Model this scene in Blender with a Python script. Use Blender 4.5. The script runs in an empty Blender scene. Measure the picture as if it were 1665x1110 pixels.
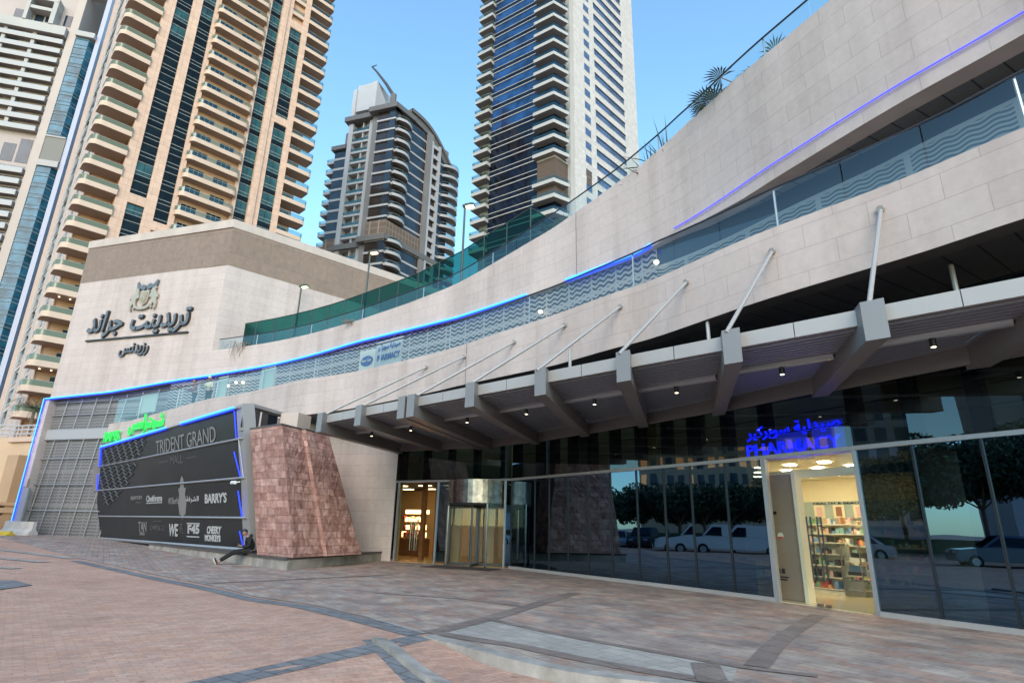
import bpy, bmesh, math, random
import numpy as np
from mathutils import Vector, Matrix
random.seed(7); rng = np.random.default_rng(7)
sc = bpy.context.scene
COL = sc.collection
# ------------------------------------------------------------------ camera
W_, H_, CX, CY, F = 1665, 1110, 832.5, 555., 950.
VPX, VPY, CH = 900., -2460., 1.6
_up = np.array([VPX-CX, CY-VPY, -F]); _up /= np.linalg.norm(_up)
_fw = np.array([0, 0, -1.]); _fw = _fw-_up*np.dot(_fw, _up); _fw /= np.linalg.norm(_fw)
_rt = np.cross(_fw, _up)
R = np.array([_rt, _fw, _up])
cam = bpy.data.cameras.new("camera"); cam.sensor_width = 36; cam.lens = F/W_*36
cam.clip_start = .05; cam.clip_end = 3000
co = bpy.data.objects.new("camera", cam); COL.objects.link(co)
co.matrix_world = Matrix(R.tolist()).to_4x4(); co.matrix_world.translation = (0, 0, CH)
sc.camera = co
# ------------------------------------------------------------------ light
SUN_EL, SUN_AZ = math.radians(27), math.radians(178)      # azimuth clockwise from +Y: behind the viewer
world = bpy.data.worlds.new("World"); sc.world = world; world.use_nodes = True
wn = world.node_tree.nodes; bg = wn['Background']
sky = wn.new('ShaderNodeTexSky'); sky.sky_type = 'NISHITA'; sky.sun_disc = False
sky.sun_elevation = SUN_EL; sky.sun_rotation = SUN_AZ; sky.air_density = 1.0; sky.dust_density = .4; sky.ozone_density = 1.2
tint = wn.new('ShaderNodeMix'); tint.data_type = 'RGBA'; tint.blend_type = 'MULTIPLY'; tint.inputs[0].default_value = 1; tint.inputs[7].default_value = (.80, 1.02, 1.0, 1)
world.node_tree.links.new(sky.outputs[0], tint.inputs[6]); world.node_tree.links.new(tint.outputs[2], bg.inputs[0]); bg.inputs[1].default_value = .15
sun = bpy.data.lights.new("sun", 'SUN'); sun.energy = .85; sun.angle = math.radians(40); sun.color = (1, .80, .66)
so = bpy.data.objects.new("sun", sun); COL.objects.link(so)
sd = Vector((math.sin(SUN_AZ)*math.cos(SUN_EL), math.cos(SUN_AZ)*math.cos(SUN_EL), math.sin(SUN_EL)))
so.rotation_euler = sd.to_track_quat('Z', 'Y').to_euler()
sc.view_settings.view_transform = 'Standard'; sc.view_settings.look = 'None'
sc.view_settings.exposure = 1.55; sc.view_settings.gamma = 1
sc.cycles.use_denoising = True
sc.cycles.max_bounces = 8; sc.cycles.transparent_max_bounces = 24; sc.cycles.caustics_reflective = False; sc.cycles.caustics_refractive = False
sc.cycles.sample_clamp_indirect = 6
# ------------------------------------------------------------------ surveying the place: sight lines cut with ground and walls
def ray(px, py): return R@np.array([px-CX, CY-py, -F])
CAMP = np.array([0, 0, CH])
def onz(px, py, z=0.):
    d = ray(px, py); return CAMP+d*((z-CH)/d[2])
def ondepth(px, py, Y):
    d = ray(px, py); return CAMP+d*(Y/d[1])
def onplane(px, py, P, n):
    d = ray(px, py); P = np.asarray(P, float); n = np.asarray(n, float)
    if len(P) == 2: P = np.append(P, 0)
    if len(n) == 2: n = np.append(n, 0)
    return CAMP+d*(np.dot(P-CAMP, n)/np.dot(d, n))
def hz(X):
    u = np.array([VPX-CX, CY-VPY, -F]); return CY+(F*F+u[0]*(X-CX))/u[1]
def vpdir(X):
    d = R@np.array([X-CX, CY-hz(X), -F]); d = d[:2]; return d/np.linalg.norm(d)
def v2(a): return np.asarray(a, float)
def P3(xy, z): return np.array([xy[0], xy[1], z])
# ------------------------------------------------------------------ materials
def newmat(name):
    m = bpy.data.materials.new(name); m.use_nodes = True
    nt = m.node_tree; return m, nt, nt.nodes, nt.links, nt.nodes['Principled BSDF']
def M(name, col, rough=.6, metal=0., noise=None, bump=None, spec=.5, streak=0., coat=0.):
    m, nt, n, l, b = newmat(name)
    b.inputs['Base Color'].default_value = (*col, 1); b.inputs['Roughness'].default_value = rough
    b.inputs['Metallic'].default_value = metal; b.inputs['Specular IOR Level'].default_value = spec
    b.inputs['Coat Weight'].default_value = coat
    tc = n.new('ShaderNodeTexCoord'); src = None
    if noise:
        sc_, amt = noise
        t = n.new('ShaderNodeTexNoise'); t.inputs['Scale'].default_value = sc_; t.inputs['Detail'].default_value = 6
        l.new(tc.outputs['Object'], t.inputs['Vector'])
        r = n.new('ShaderNodeValToRGB'); r.color_ramp.elements[0].position = .3; r.color_ramp.elements[1].position = .7
        r.color_ramp.elements[0].color = (*[c*(1-amt) for c in col], 1); r.color_ramp.elements[1].color = (*[min(1, c*(1+amt)) for c in col], 1)
        l.new(t.outputs[0], r.inputs[0]); src = r.outputs[0]
        if streak:
            mp = n.new('ShaderNodeMapping'); mp.inputs['Scale'].default_value = (1.6, 1.6, .07)
            t2 = n.new('ShaderNodeTexNoise'); t2.inputs['Scale'].default_value = 1; t2.inputs['Detail'].default_value = 4
            l.new(tc.outputs['Object'], mp.inputs[0]); l.new(mp.outputs[0], t2.inputs['Vector'])
            r2 = n.new('ShaderNodeValToRGB'); r2.color_ramp.elements[0].position = .35; r2.color_ramp.elements[1].position = .6
            r2.color_ramp.elements[0].color = (1-streak, 1-streak, 1-streak*1.1, 1)
            l.new(t2.outputs[0], r2.inputs[0])
            mx = n.new('ShaderNodeMix'); mx.data_type = 'RGBA'; mx.blend_type = 'MULTIPLY'; mx.inputs[0].default_value = 1
            l.new(src, mx.inputs[6]); l.new(r2.outputs[0], mx.inputs[7]); src = mx.outputs[2]
        l.new(src, b.inputs['Base Color'])
    if bump:
        t = n.new('ShaderNodeTexNoise'); t.inputs['Scale'].default_value = bump[0]; t.inputs['Detail'].default_value = 5
        l.new(tc.outputs['Object'], t.inputs['Vector'])
        bp = n.new('ShaderNodeBump'); bp.inputs['Strength'].default_value = bump[1]; bp.inputs['Distance'].default_value = .02
        l.new(t.outputs[0], bp.inputs['Height']); l.new(bp.outputs[0], b.inputs['Normal'])
    return m
def emit(name, col, s):
    m, nt, n, l, b = newmat(name)
    b.inputs['Base Color'].default_value = (*col, 1)
    b.inputs['Emission Color'].default_value = (*col, 1); b.inputs['Emission Strength'].default_value = s
    return m
def blockmat(name, c1, c2, mortar, bw, rh, ms=.012, coord='UV', rot=0., rough=.75, big=(.15, .12), bump=.3, tint=None, fine=14., streak=0., offset=.5, bias=0., warp=0., dist=.02, cells=None, fr=(.82, 1.08)):
    """coursed stone / paving: sizes in metres"""
    m, nt, n, l, b = newmat(name)
    tc = n.new('ShaderNodeTexCoord'); mp = n.new('ShaderNodeMapping'); mp.inputs['Rotation'].default_value = (0, 0, rot)
    l.new(tc.outputs[coord], mp.inputs[0])
    br = n.new('ShaderNodeTexBrick'); br.inputs['Scale'].default_value = 1; br.inputs['Brick Width'].default_value = bw
    br.inputs['Row Height'].default_value = rh; br.inputs['Mortar Size'].default_value = ms; br.inputs['Mortar Smooth'].default_value = .2
    br.inputs['Bias'].default_value = bias; br.offset = offset
    br.inputs['Color1'].default_value = (*c1, 1); br.inputs['Color2'].default_value = (*c2, 1); br.inputs['Mortar'].default_value = (*mortar, 1)
    if warp:
        wt = n.new('ShaderNodeTexNoise'); wt.inputs['Scale'].default_value = 2.2; wt.inputs['Detail'].default_value = 2; l.new(mp.outputs[0], wt.inputs['Vector'])
        wm = n.new('ShaderNodeVectorMath'); wm.operation = 'MULTIPLY_ADD'; wm.inputs[1].default_value = (warp, warp, 0)
        l.new(wt.outputs['Color'], wm.inputs[0]); l.new(mp.outputs[0], wm.inputs[2]); l.new(wm.outputs[0], br.inputs['Vector'])
    else: l.new(mp.outputs[0], br.inputs['Vector'])
    src = br.outputs['Color']
    t = n.new('ShaderNodeTexNoise'); t.inputs['Scale'].default_value = big[0]; t.inputs['Detail'].default_value = 5; t.inputs['Roughness'].default_value = .65
    l.new(tc.outputs['Object'], t.inputs['Vector'])
    r = n.new('ShaderNodeValToRGB'); r.color_ramp.elements[0].position = .32; r.color_ramp.elements[1].position = .68
    lo = tint or (1-big[1],)*3
    r.color_ramp.elements[0].color = (*lo, 1); r.color_ramp.elements[1].color = (1, 1, 1, 1)
    l.new(t.outputs[0], r.inputs[0])
    mx = n.new('ShaderNodeMix'); mx.data_type = 'RGBA'; mx.blend_type = 'MULTIPLY'; mx.inputs[0].default_value = 1
    l.new(src, mx.inputs[6]); l.new(r.outputs[0], mx.inputs[7]); src = mx.outputs[2]
    tf = n.new('ShaderNodeTexNoise'); tf.inputs['Scale'].default_value = fine; tf.inputs['Detail'].default_value = 6; tf.inputs['Roughness'].default_value = .7
    l.new(tc.outputs['Object'], tf.inputs['Vector'])
    rf = n.new('ShaderNodeValToRGB'); rf.color_ramp.elements[0].position = .3; rf.color_ramp.elements[1].position = .7
    rf.color_ramp.elements[0].color = (fr[0],)*3+(1,); rf.color_ramp.elements[1].color = (fr[1],)*3+(1,)
    l.new(tf.outputs[0], rf.inputs[0])
    m2 = n.new('ShaderNodeMix'); m2.data_type = 'RGBA'; m2.blend_type = 'MULTIPLY'; m2.inputs[0].default_value = 1
    l.new(src, m2.inputs[6]); l.new(rf.outputs[0], m2.inputs[7]); src = m2.outputs[2]
    if cells:       # stones of several hues, cell by cell
        cm = n.new('ShaderNodeMapping'); cm.inputs['Scale'].default_value = (1/(bw*1.15), 1/(rh*1.3), 1); l.new(mp.outputs[0], cm.inputs[0])
        vo = n.new('ShaderNodeTexVoronoi'); vo.distance = 'CHEBYCHEV'; vo.inputs['Scale'].default_value = 1; vo.inputs['Randomness'].default_value = .85; l.new(cm.outputs[0], vo.inputs['Vector'])
        cr = n.new('ShaderNodeValToRGB'); cr.color_ramp.interpolation = 'CONSTANT'; sp_ = n.new('ShaderNodeSeparateColor'); l.new(vo.outputs['Color'], sp_.inputs[0]); l.new(sp_.outputs[0], cr.inputs[0])
        for i, c in enumerate(cells):
            e = cr.color_ramp.elements[i] if i < 2 else cr.color_ramp.elements.new(i/len(cells))
            e.position = i/len(cells); e.color = (*c, 1)
        mc = n.new('ShaderNodeMix'); mc.data_type = 'RGBA'; mc.blend_type = 'MULTIPLY'; mc.inputs[0].default_value = 1
        l.new(src, mc.inputs[6]); l.new(cr.outputs[0], mc.inputs[7]); src = mc.outputs[2]
    if cells and coord == 'Object':
        vs = n.new('ShaderNodeTexVoronoi'); vs.inputs['Scale'].default_value = 1.15; l.new(tc.outputs['Object'], vs.inputs['Vector'])
        rs = n.new('ShaderNodeValToRGB'); rs.color_ramp.elements[0].position = .03; rs.color_ramp.elements[1].position = .075; rs.color_ramp.elements[0].color = (.55, .54, .54, 1); l.new(vs.outputs['Distance'], rs.inputs[0])
        to = n.new('ShaderNodeTexNoise'); to.inputs['Scale'].default_value = .55; to.inputs['Detail'].default_value = 8; to.inputs['Roughness'].default_value = .7; l.new(tc.outputs['Object'], to.inputs['Vector'])
        ro = n.new('ShaderNodeValToRGB'); ro.color_ramp.elements[0].position = .30; ro.color_ramp.elements[1].position = .46; ro.color_ramp.elements[0].color = (.80, .79, .79, 1); l.new(to.outputs[0], ro.inputs[0])
        for q_ in (rs, ro):
            mq = n.new('ShaderNodeMix'); mq.data_type = 'RGBA'; mq.blend_type = 'MULTIPLY'; mq.inputs[0].default_value = 1
            l.new(src, mq.inputs[6]); l.new(q_.outputs[0], mq.inputs[7]); src = mq.outputs[2]
    if streak:
        ms_ = n.new('ShaderNodeMapping'); ms_.inputs['Scale'].default_value = (1.1, 1.1, .06)
        l.new(tc.outputs['Object'], ms_.inputs[0])
        t3 = n.new('ShaderNodeTexNoise'); t3.inputs['Scale'].default_value = 1; t3.inputs['Detail'].default_value = 5
        l.new(ms_.outputs[0], t3.inputs['Vector'])
        r3 = n.new('ShaderNodeValToRGB'); r3.color_ramp.elements[0].position = .34; r3.color_ramp.elements[1].position = .56
        r3.color_ramp.elements[0].color = (1-streak, 1-streak*1.05, 1-streak*1.15, 1)
        l.new(t3.outputs[0], r3.inputs[0])
        m3 = n.new('ShaderNodeMix'); m3.data_type = 'RGBA'; m3.blend_type = 'MULTIPLY'; m3.inputs[0].default_value = 1
        l.new(src, m3.inputs[6]); l.new(r3.outputs[0], m3.inputs[7]); src = m3.outputs[2]
    l.new(src, b.inputs['Base Color']); b.inputs['Roughness'].default_value = rough; b.inputs['Specular IOR Level'].default_value = .3
    ad = n.new('ShaderNodeMath'); ad.operation = 'MULTIPLY_ADD'; ad.inputs[1].default_value = -.6
    l.new(br.outputs['Fac'], ad.inputs[0]); l.new(tf.outputs[0], ad.inputs[2])
    bp = n.new('ShaderNodeBump'); bp.inputs['Strength'].default_value = bump; bp.inputs['Distance'].default_value = dist
    l.new(ad.outputs[0], bp.inputs['Height']); l.new(bp.outputs[0], b.inputs['Normal'])
    return m
def glassmat(name, tint, refl=.12, gloss=(1, 1, 1), rough=.0, ior=1.5, wob=0.):
    """thin pane: tinted see-through plus mirror by Fresnel"""
    m, nt, n, l, b = newmat(name); n.remove(b)
    out = n['Material Output']
    tr = n.new('ShaderNodeBsdfTransparent'); tr.inputs[0].default_value = (*tint, 1)
    gl = n.new('ShaderNodeBsdfGlossy'); gl.inputs[0].default_value = (*gloss, 1); gl.inputs['Roughness'].default_value = rough
    ge = n.new('ShaderNodeNewGeometry'); dt = n.new('ShaderNodeVectorMath'); dt.operation = 'DOT_PRODUCT'
    l.new(ge.outputs['Normal'], dt.inputs[0]); l.new(ge.outputs['Incoming'], dt.inputs[1])
    def mt(op, x, y):
        k = n.new('ShaderNodeMath'); k.operation = op
        for i, q in enumerate((x, y)):
            if isinstance(q, (int, float)): k.inputs[i].default_value = q
            elif q is not None: l.new(q, k.inputs[i])
        k.use_clamp = True; return k
    f0 = ((ior-1)/(ior+1))**2+refl      # Schlick, the same from either side of the pane
    pw = mt('POWER', mt('SUBTRACT', 1., mt('ABSOLUTE', dt.outputs['Value'], None).outputs[0]).outputs[0], 5.)
    ad = mt('ADD', mt('MULTIPLY', pw.outputs[0], 1-f0).outputs[0], f0)
    mx = n.new('ShaderNodeMixShader'); l.new(ad.outputs[0], mx.inputs[0]); l.new(tr.outputs[0], mx.inputs[1]); l.new(gl.outputs[0], mx.inputs[2])
    if wob:
        tc = n.new('ShaderNodeTexCoord'); t = n.new('ShaderNodeTexNoise'); t.inputs['Scale'].default_value = .7; t.inputs['Detail'].default_value = 1
        l.new(tc.outputs['Object'], t.inputs['Vector'])
        bp = n.new('ShaderNodeBump'); bp.inputs['Strength'].default_value = wob; bp.inputs['Distance'].default_value = .05
        l.new(t.outputs[0], bp.inputs['Height']); l.new(bp.outputs[0], gl.inputs['Normal'])
    l.new(mx.outputs[0], out.inputs[0]); return m
def darkglass(name, col, ior=1.6, rough=.02, var=0., wob=.0):
    m, nt, n, l, b = newmat(name)
    b.inputs['Base Color'].default_value = (*col, 1); b.inputs['Roughness'].default_value = rough; b.inputs['IOR'].default_value = ior
    tc = n.new('ShaderNodeTexCoord')
    if var:
        t = n.new('ShaderNodeTexNoise'); t.inputs['Scale'].default_value = .35; t.inputs['Detail'].default_value = 3
        l.new(tc.outputs['Object'], t.inputs['Vector'])
        r = n.new('ShaderNodeValToRGB'); r.color_ramp.elements[0].position = .35; r.color_ramp.elements[1].position = .65
        r.color_ramp.elements[0].color = (*[c*(1-var) for c in col], 1); r.color_ramp.elements[1].color = (*[c*(1+var) for c in col], 1)
        l.new(t.outputs[0], r.inputs[0]); l.new(r.outputs[0], b.inputs['Base Color'])
    if wob:
        t = n.new('ShaderNodeTexNoise'); t.inputs['Scale'].default_value = .5; t.inputs['Detail'].default_value = 1
        l.new(tc.outputs['Object'], t.inputs['Vector'])
        bp = n.new('ShaderNodeBump'); bp.inputs['Strength'].default_value = wob; bp.inputs['Distance'].default_value = .05
        l.new(t.outputs[0], bp.inputs['Height']); l.new(bp.outputs[0], b.inputs['Normal'])
    return m
def wavemat(name, light, dark, per=.17, lam=.62, amp=.045, cell=1.25, cellh=2.0, duty=.5, metal=0.):
    """perforated metal screen cut in rows of waves; UV in metres"""
    m, nt, n, l, b = newmat(name)
    tc = n.new('ShaderNodeTexCoord'); sp = n.new('ShaderNodeSeparateXYZ'); l.new(tc.outputs['UV'], sp.inputs[0])
    def mt(op, a, b_=None, c=None):
        k = n.new('ShaderNodeMath'); k.operation = op
        for i, q in enumerate((a, b_, c)):
            if q is None: continue
            if isinstance(q, (int, float)): k.inputs[i].default_value = q
            else: l.new(q, k.inputs[i])
        return k.outputs[0]
    s = mt('SINE', mt('MULTIPLY', sp.outputs[0], 2*math.pi/lam))
    v = mt('MULTIPLY_ADD', s, amp, sp.outputs[1])
    fr = mt('FRACT', mt('DIVIDE', v, per))
    hole = mt('LESS_THAN', fr, duty)
    fu = mt('FRACT', mt('DIVIDE', sp.outputs[0], cell)); fv = mt('FRACT', mt('DIVIDE', sp.outputs[1], cellh))
    solid = mt('MAXIMUM', mt('LESS_THAN', fu, .07), mt('LESS_THAN', fv, .05))
    hole = mt('MULTIPLY', hole, mt('SUBTRACT', 1., solid))
    mx = n.new('ShaderNodeMix'); mx.data_type = 'RGBA'; l.new(hole, mx.inputs[0])
    mx.inputs[6].default_value = (*light, 1); mx.inputs[7].default_value = (*dark, 1)
    l.new(mx.outputs[2], b.inputs['Base Color']); b.inputs['Roughness'].default_value = .45; b.inputs['Metallic'].default_value = metal
    bp = n.new('ShaderNodeBump'); bp.inputs['Strength'].default_value = .8; bp.inputs['Distance'].default_value = .02; bp.invert = True
    l.new(hole, bp.inputs['Height']); l.new(bp.outputs[0], b.inputs['Normal'])
    return m
GRID = math.atan2(.715, .699)
m_lime = blockmat('limestone', (.52, .418, .382), (.56, .455, .415), (.40, .325, .295), 1.25, .52, .008, big=(.2, .08), bump=.12, streak=.15, fine=5., fr=(.91, 1.04))
m_limeplain = M('limestone_plain', (.475, .385, .335), .75, noise=(.8, .08), streak=.1)
m_soffit = M('soffit_panel', (.17, .16, .15), .5, noise=(.5, .1))
m_taupe = blockmat('taupe_cladding', (.24, .165, .122), (.26, .18, .135), (.17, .115, .09), 1.1, 1.6, .012, big=(.1, .08), bump=.1, fine=3., rough=.5)
m_red = blockmat('red_sandstone', (.36, .20, .165), (.53, .34, .29), (.26, .145, .12), .42, .26, .006, big=(2.6, .30), bump=1., fine=4., dist=.05, warp=.06, cells=[(1, 1, 1), (.82, .78, .78), (1.12, 1.1, 1.08), (.92, .86, .84)], tint=(.66, .58, .56))
m_brick = blockmat('pink_brick', (.56, .335, .24), (.66, .42, .31), (.45, .29, .22), .21, .105, .006, coord='Object', rot=-GRID+.12, big=(.35, .2), bump=.25, tint=(.80, .76, .75), fine=10., cells=[(1, 1, 1), (.94, .9, .9), (1.04, 1.0, .97), (.9, .92, .93), (1, .94, .9)])
m_apron = blockmat('grey_flagstone', (.30, .27, .26), (.43, .38, .355), (.22, .20, .195), .42, .21, .012, coord='Object', rot=.985, big=(.4, .4), bump=.5, tint=(.62, .60, .63), fine=6.)
m_apron2 = blockmat('pinkish_flagstone', (.46, .365, .30), (.56, .445, .36), (.37, .30, .245), .46, .19, .008, coord='Object', rot=.985, big=(1.2, .4), bump=.7, warp=.05, cells=[(1, 1, 1), (.86, .84, .84), (1.05, .90, .84), (.78, .80, .84), (1.04, 1.03, 1.0), (.93, .80, .75), (.9, .92, .92)], tint=(.58, .54, .56), fine=7.)
m_border = blockmat('dark_border_stone', (.25, .19, .16), (.32, .25, .21), (.18, .14, .125), .5, .5, .01, coord='Object', rot=.985, big=(.8, .3), bump=.5, fine=9.)
m_gutter = blockmat('grey_sett', (.21, .205, .21), (.29, .28, .275), (.13, .125, .12), .34, .22, .012, coord='Object', rot=.55, big=(.6, .3), bump=.6, fine=9.)
m_kerb = M('kerb_stone', (.36, .32, .285), .8, noise=(3.5, .25), bump=(25, .4), streak=.25)
m_plinth = M('plinth_granite', (.315, .28, .25), .7, noise=(2.5, .22), bump=(30, .2), streak=.3)
m_plinthtop = M('plinth_top', (.075, .062, .058), .5, noise=(3, .2))
m_asph = M('asphalt', (.055, .056, .06), .85, noise=(3, .2), bump=(60, .4))
m_white = M('white_line', (.62, .62, .6), .7, noise=(2, .2))
m_steel = M('painted_steel', (.215, .205, .205), .45, noise=(.9, .06), metal=.15)
m_fascia = M('fascia_panel', (.34, .315, .30), .4, noise=(.7, .07), metal=.1)
m_louvre = M('louvre_slat', (.33, .35, .41), .45, metal=.3)
m_dark = M('dark_void', (.012, .013, .015), .8)
m_alu = M('aluminium', (.42, .42, .43), .35, metal=.6)
m_alud = M('dark_mullion', (.012, .014, .018), .35, metal=.0)
m_rail = M('dark_handrail', (.05, .055, .065), .35, metal=.5)
m_rod = M('tie_rod_paint', (.36, .34, .33), .4, metal=.2)
m_chrome = M('polished_steel', (.40, .375, .36), .16, metal=1.)
m_cw = glassmat('curtain_glass', (.035, .045, .05), .16, (.40, .68, 1.), 0, 1.6, wob=.06)
m_cwu = glassmat('upper_curtain_glass', (.26, .30, .31), .04, (.60, .78, .9), 0, 1.55, wob=.05)
m_door = glassmat('clear_glass', (.95, .96, .94), .005, (1, 1, 1), 0, 1.4)
m_bal = glassmat('balustrade_glass', (.84, .90, .88), .035, (.85, .92, .95), 0, 1.5)
m_green = glassmat('green_netting', (.04, .20, .165), .02, (.4, .7, .62), .3, 1.3)
m_led = emit('blue_led', (.012, .04, 1.), .8); m_led2 = emit('blue_led_core', (.05, .33, 1.), .78)
m_screen = wavemat('wave_screen', (.27, .25, .24), (.035, .035, .035), per=.2, lam=.42, amp=.045)
m_screenw = wavemat('pale_wave_screen', (.17, .19, .20), (.04, .05, .06), per=.115, lam=.5, amp=.026, cell=2.2, cellh=5.)
m_mesh = wavemat('mesh_screen', (.21, .195, .19), (.11, .105, .10), per=.2, lam=.3, amp=.03, cell=1.35, cellh=2.2)
m_ban = M('banner_vinyl', (.020, .019, .019), .5, noise=(.7, .25), spec=.3)
m_banw = M('banner_white', (.40, .39, .38), .6); m_bang = M('banner_grey', (.20, .19, .18), .6); m_bang2 = M('banner_dim_grey', (.09, .088, .085), .6)
m_frame = M('banner_frame', (.31, .30, .30), .4, metal=.3)
m_letter = M('dark_bronze', (.055, .052, .05), .35, metal=.6); m_letterf = M('letter_face', (.15, .15, .155), .35, metal=.4)
m_gold = M('pale_gold', (.40, .335, .255), .4, metal=.3)
m_grnlit = emit('green_lit_letter', (.03, .55, .08), .22)
m_blulit = emit('blue_lit_letter', (.004, .012, 1.), 1.5)
# towers
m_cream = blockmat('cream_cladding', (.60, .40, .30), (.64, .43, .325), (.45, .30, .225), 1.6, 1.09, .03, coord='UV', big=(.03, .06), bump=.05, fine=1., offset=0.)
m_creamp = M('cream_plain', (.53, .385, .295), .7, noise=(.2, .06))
m_creamw = M('cream_recess_shade', (.52, .31, .19), .75, noise=(.2, .08))  # warm shade of the balcony recesses put into the cream
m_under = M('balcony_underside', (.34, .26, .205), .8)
m_tg = darkglass('teal_glass', (.015, .055, .05), 1.55, .03, .6)
m_tg2 = darkglass('dark_teal_glass', (.004, .008, .009), 1.28, .05, .5)
m_frm = M('window_frame', (.36, .36, .33), .5)
m_bglass = glassmat('balcony_glass', (.42, .56, .52), .05, (.7, .9, .85), .02, 1.45)
m_bgreen = M('bronze_rail_glass', (.105, .115, .06), .2, spec=.6)
m_blue = darkglass('blue_glass', (.010, .045, .14), 1.42, .04, .5)
m_navy = darkglass('navy_glass', (.004, .009, .020), 1.3, .05, .6)
m_wtile = blockmat('white_tile', (.50, .455, .43), (.54, .49, .465), (.39, .355, .335), 2.4, .82, .03, big=(.05, .05), bump=.05, fine=1.)
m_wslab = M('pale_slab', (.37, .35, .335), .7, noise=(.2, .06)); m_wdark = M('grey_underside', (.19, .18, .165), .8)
m_brown = blockmat('brown_louvre', (.14, .095, .07), (.17, .115, .085), (.05, .035, .03), 8, .28, .06, bump=.3, big=(.1, .1))
m_fin = M('white_fin', (.40, .37, .35), .5)
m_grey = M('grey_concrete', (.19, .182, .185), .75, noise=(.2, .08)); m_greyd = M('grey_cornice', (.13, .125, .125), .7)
m_lgrey = M('pale_grey', (.40, .39, .405), .65, noise=(.2, .05))
m_sglass = darkglass('slate_glass', (.022, .036, .055), 1.42, .05, .3); m_bglass2 = darkglass('brown_glass', (.03, .022, .02), 1.45, .05, .3)
m_cglass = darkglass('cyan_glass', (.02, .10, .16), 1.36, .04, .5)
m_grid = blockmat('brown_grid', (.15, .11, .09), (.18, .13, .10), (.30, .25, .21), 1.15, 1.7, .09, offset=0., bump=.2, big=(.1, .1))
m_lilac = M('lilac_pilaster', (.33, .34, .43), .5)
m_tan = M('warm_interior_wall', (.62, .40, .24), .8)
m_podium = M('podium_render', (.52, .37, .245), .8, noise=(.4, .07)); m_podd = M('podium_brown_render', (.40, .27, .165), .8, noise=(.4, .1))
m_leaf = M('palm_leaf', (.055, .085, .05), .55, noise=(1.5, .4)); m_trunk = M('palm_trunk', (.17, .11, .07), .9, noise=(4, .3), bump=(20, .6))
m_leafd = M('tree_leaf', (.045, .075, .035), .6, noise=(.8, .45))
m_dry = M('dry_plant', (.22, .15, .10), .9)
m_skin = M('skin', (.28, .15, .10), .55); m_skinl = M('light_skin', (.42, .25, .18), .55)
m_hair = M('hair', (.012, .010, .009), .6); m_black = M('black_cloth', (.007, .007, .008), .85, noise=(9, .35), bump=(30, .3)); m_black2 = M('black_denim', (.006, .0055, .006), .9, noise=(9, .3))
m_sole = M('shoe_sole', (.42, .40, .33), .7); m_shoe = M('shoe', (.03, .02, .02), .6); m_wcloth = M('white_cloth', (.66, .66, .64), .8); m_rcloth = M('maroon_cloth', (.20, .05, .05), .8)
m_yell = M('yellow_paint', (.60, .42, .04), .6); m_conc = M('concrete', (.50, .45, .42), .85, noise=(2, .15), bump=(20, .3))
m_gdoor = M('grey_door', (.30, .29, .285), .5, noise=(.8, .06))
m_lampp = M('lamp_post_paint', (.03, .045, .038), .5)
# interior
m_iw = M('interior_cream', (.74, .66, .46), .7); m_itile = M('interior_tile', (.66, .57, .36), .12, noise=(1.2, .06)); m_iceil = M('interior_ceiling', (.8, .76, .62), .8)
m_shelf = M('white_shelf', (.72, .70, .62), .5); m_aqua = M('aqua_panel', (.36, .43, .40), .6)
m_itan = M('tan_panel', (.27, .205, .15), .5); m_wood = M('lobby_wood', (.20, .085, .03), .4, noise=(2, .2)); m_lobw = M('lobby_wall', (.40, .30, .16), .7); m_lobf = M('lobby_floor', (.52, .34, .12), .25)
m_panel = emit('ceiling_light', (1., .88, .60), 15.); m_warm = emit('warm_light', (1., .62, .25), 2.); m_lobl = emit('lobby_light', (1., .76, .42), 1.7)
m_dl = emit('downlight_lens', (1., .80, .52), 2.2); m_lamp_w = emit('lamp_warm', (1., .62, .32), 1.2); m_lamp_g = emit('lamp_green', (.72, 1., .42), .8); m_lamp_c = emit('lamp_cool', (1., 1., .75), 1.)
prods = [M('pack_%s' % k, c, .5) for k, c in dict(blue=(.16, .30, .5), red=(.5, .10, .08), white=(.75, .75, .72), green=(.26, .42, .24), orange=(.65, .38, .18), pink=(.7, .45, .42), cream=(.7, .62, .45), teal=(.25, .45, .45), grey=(.35, .34, .32), black=(.05, .05, .05)).items()]
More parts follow.
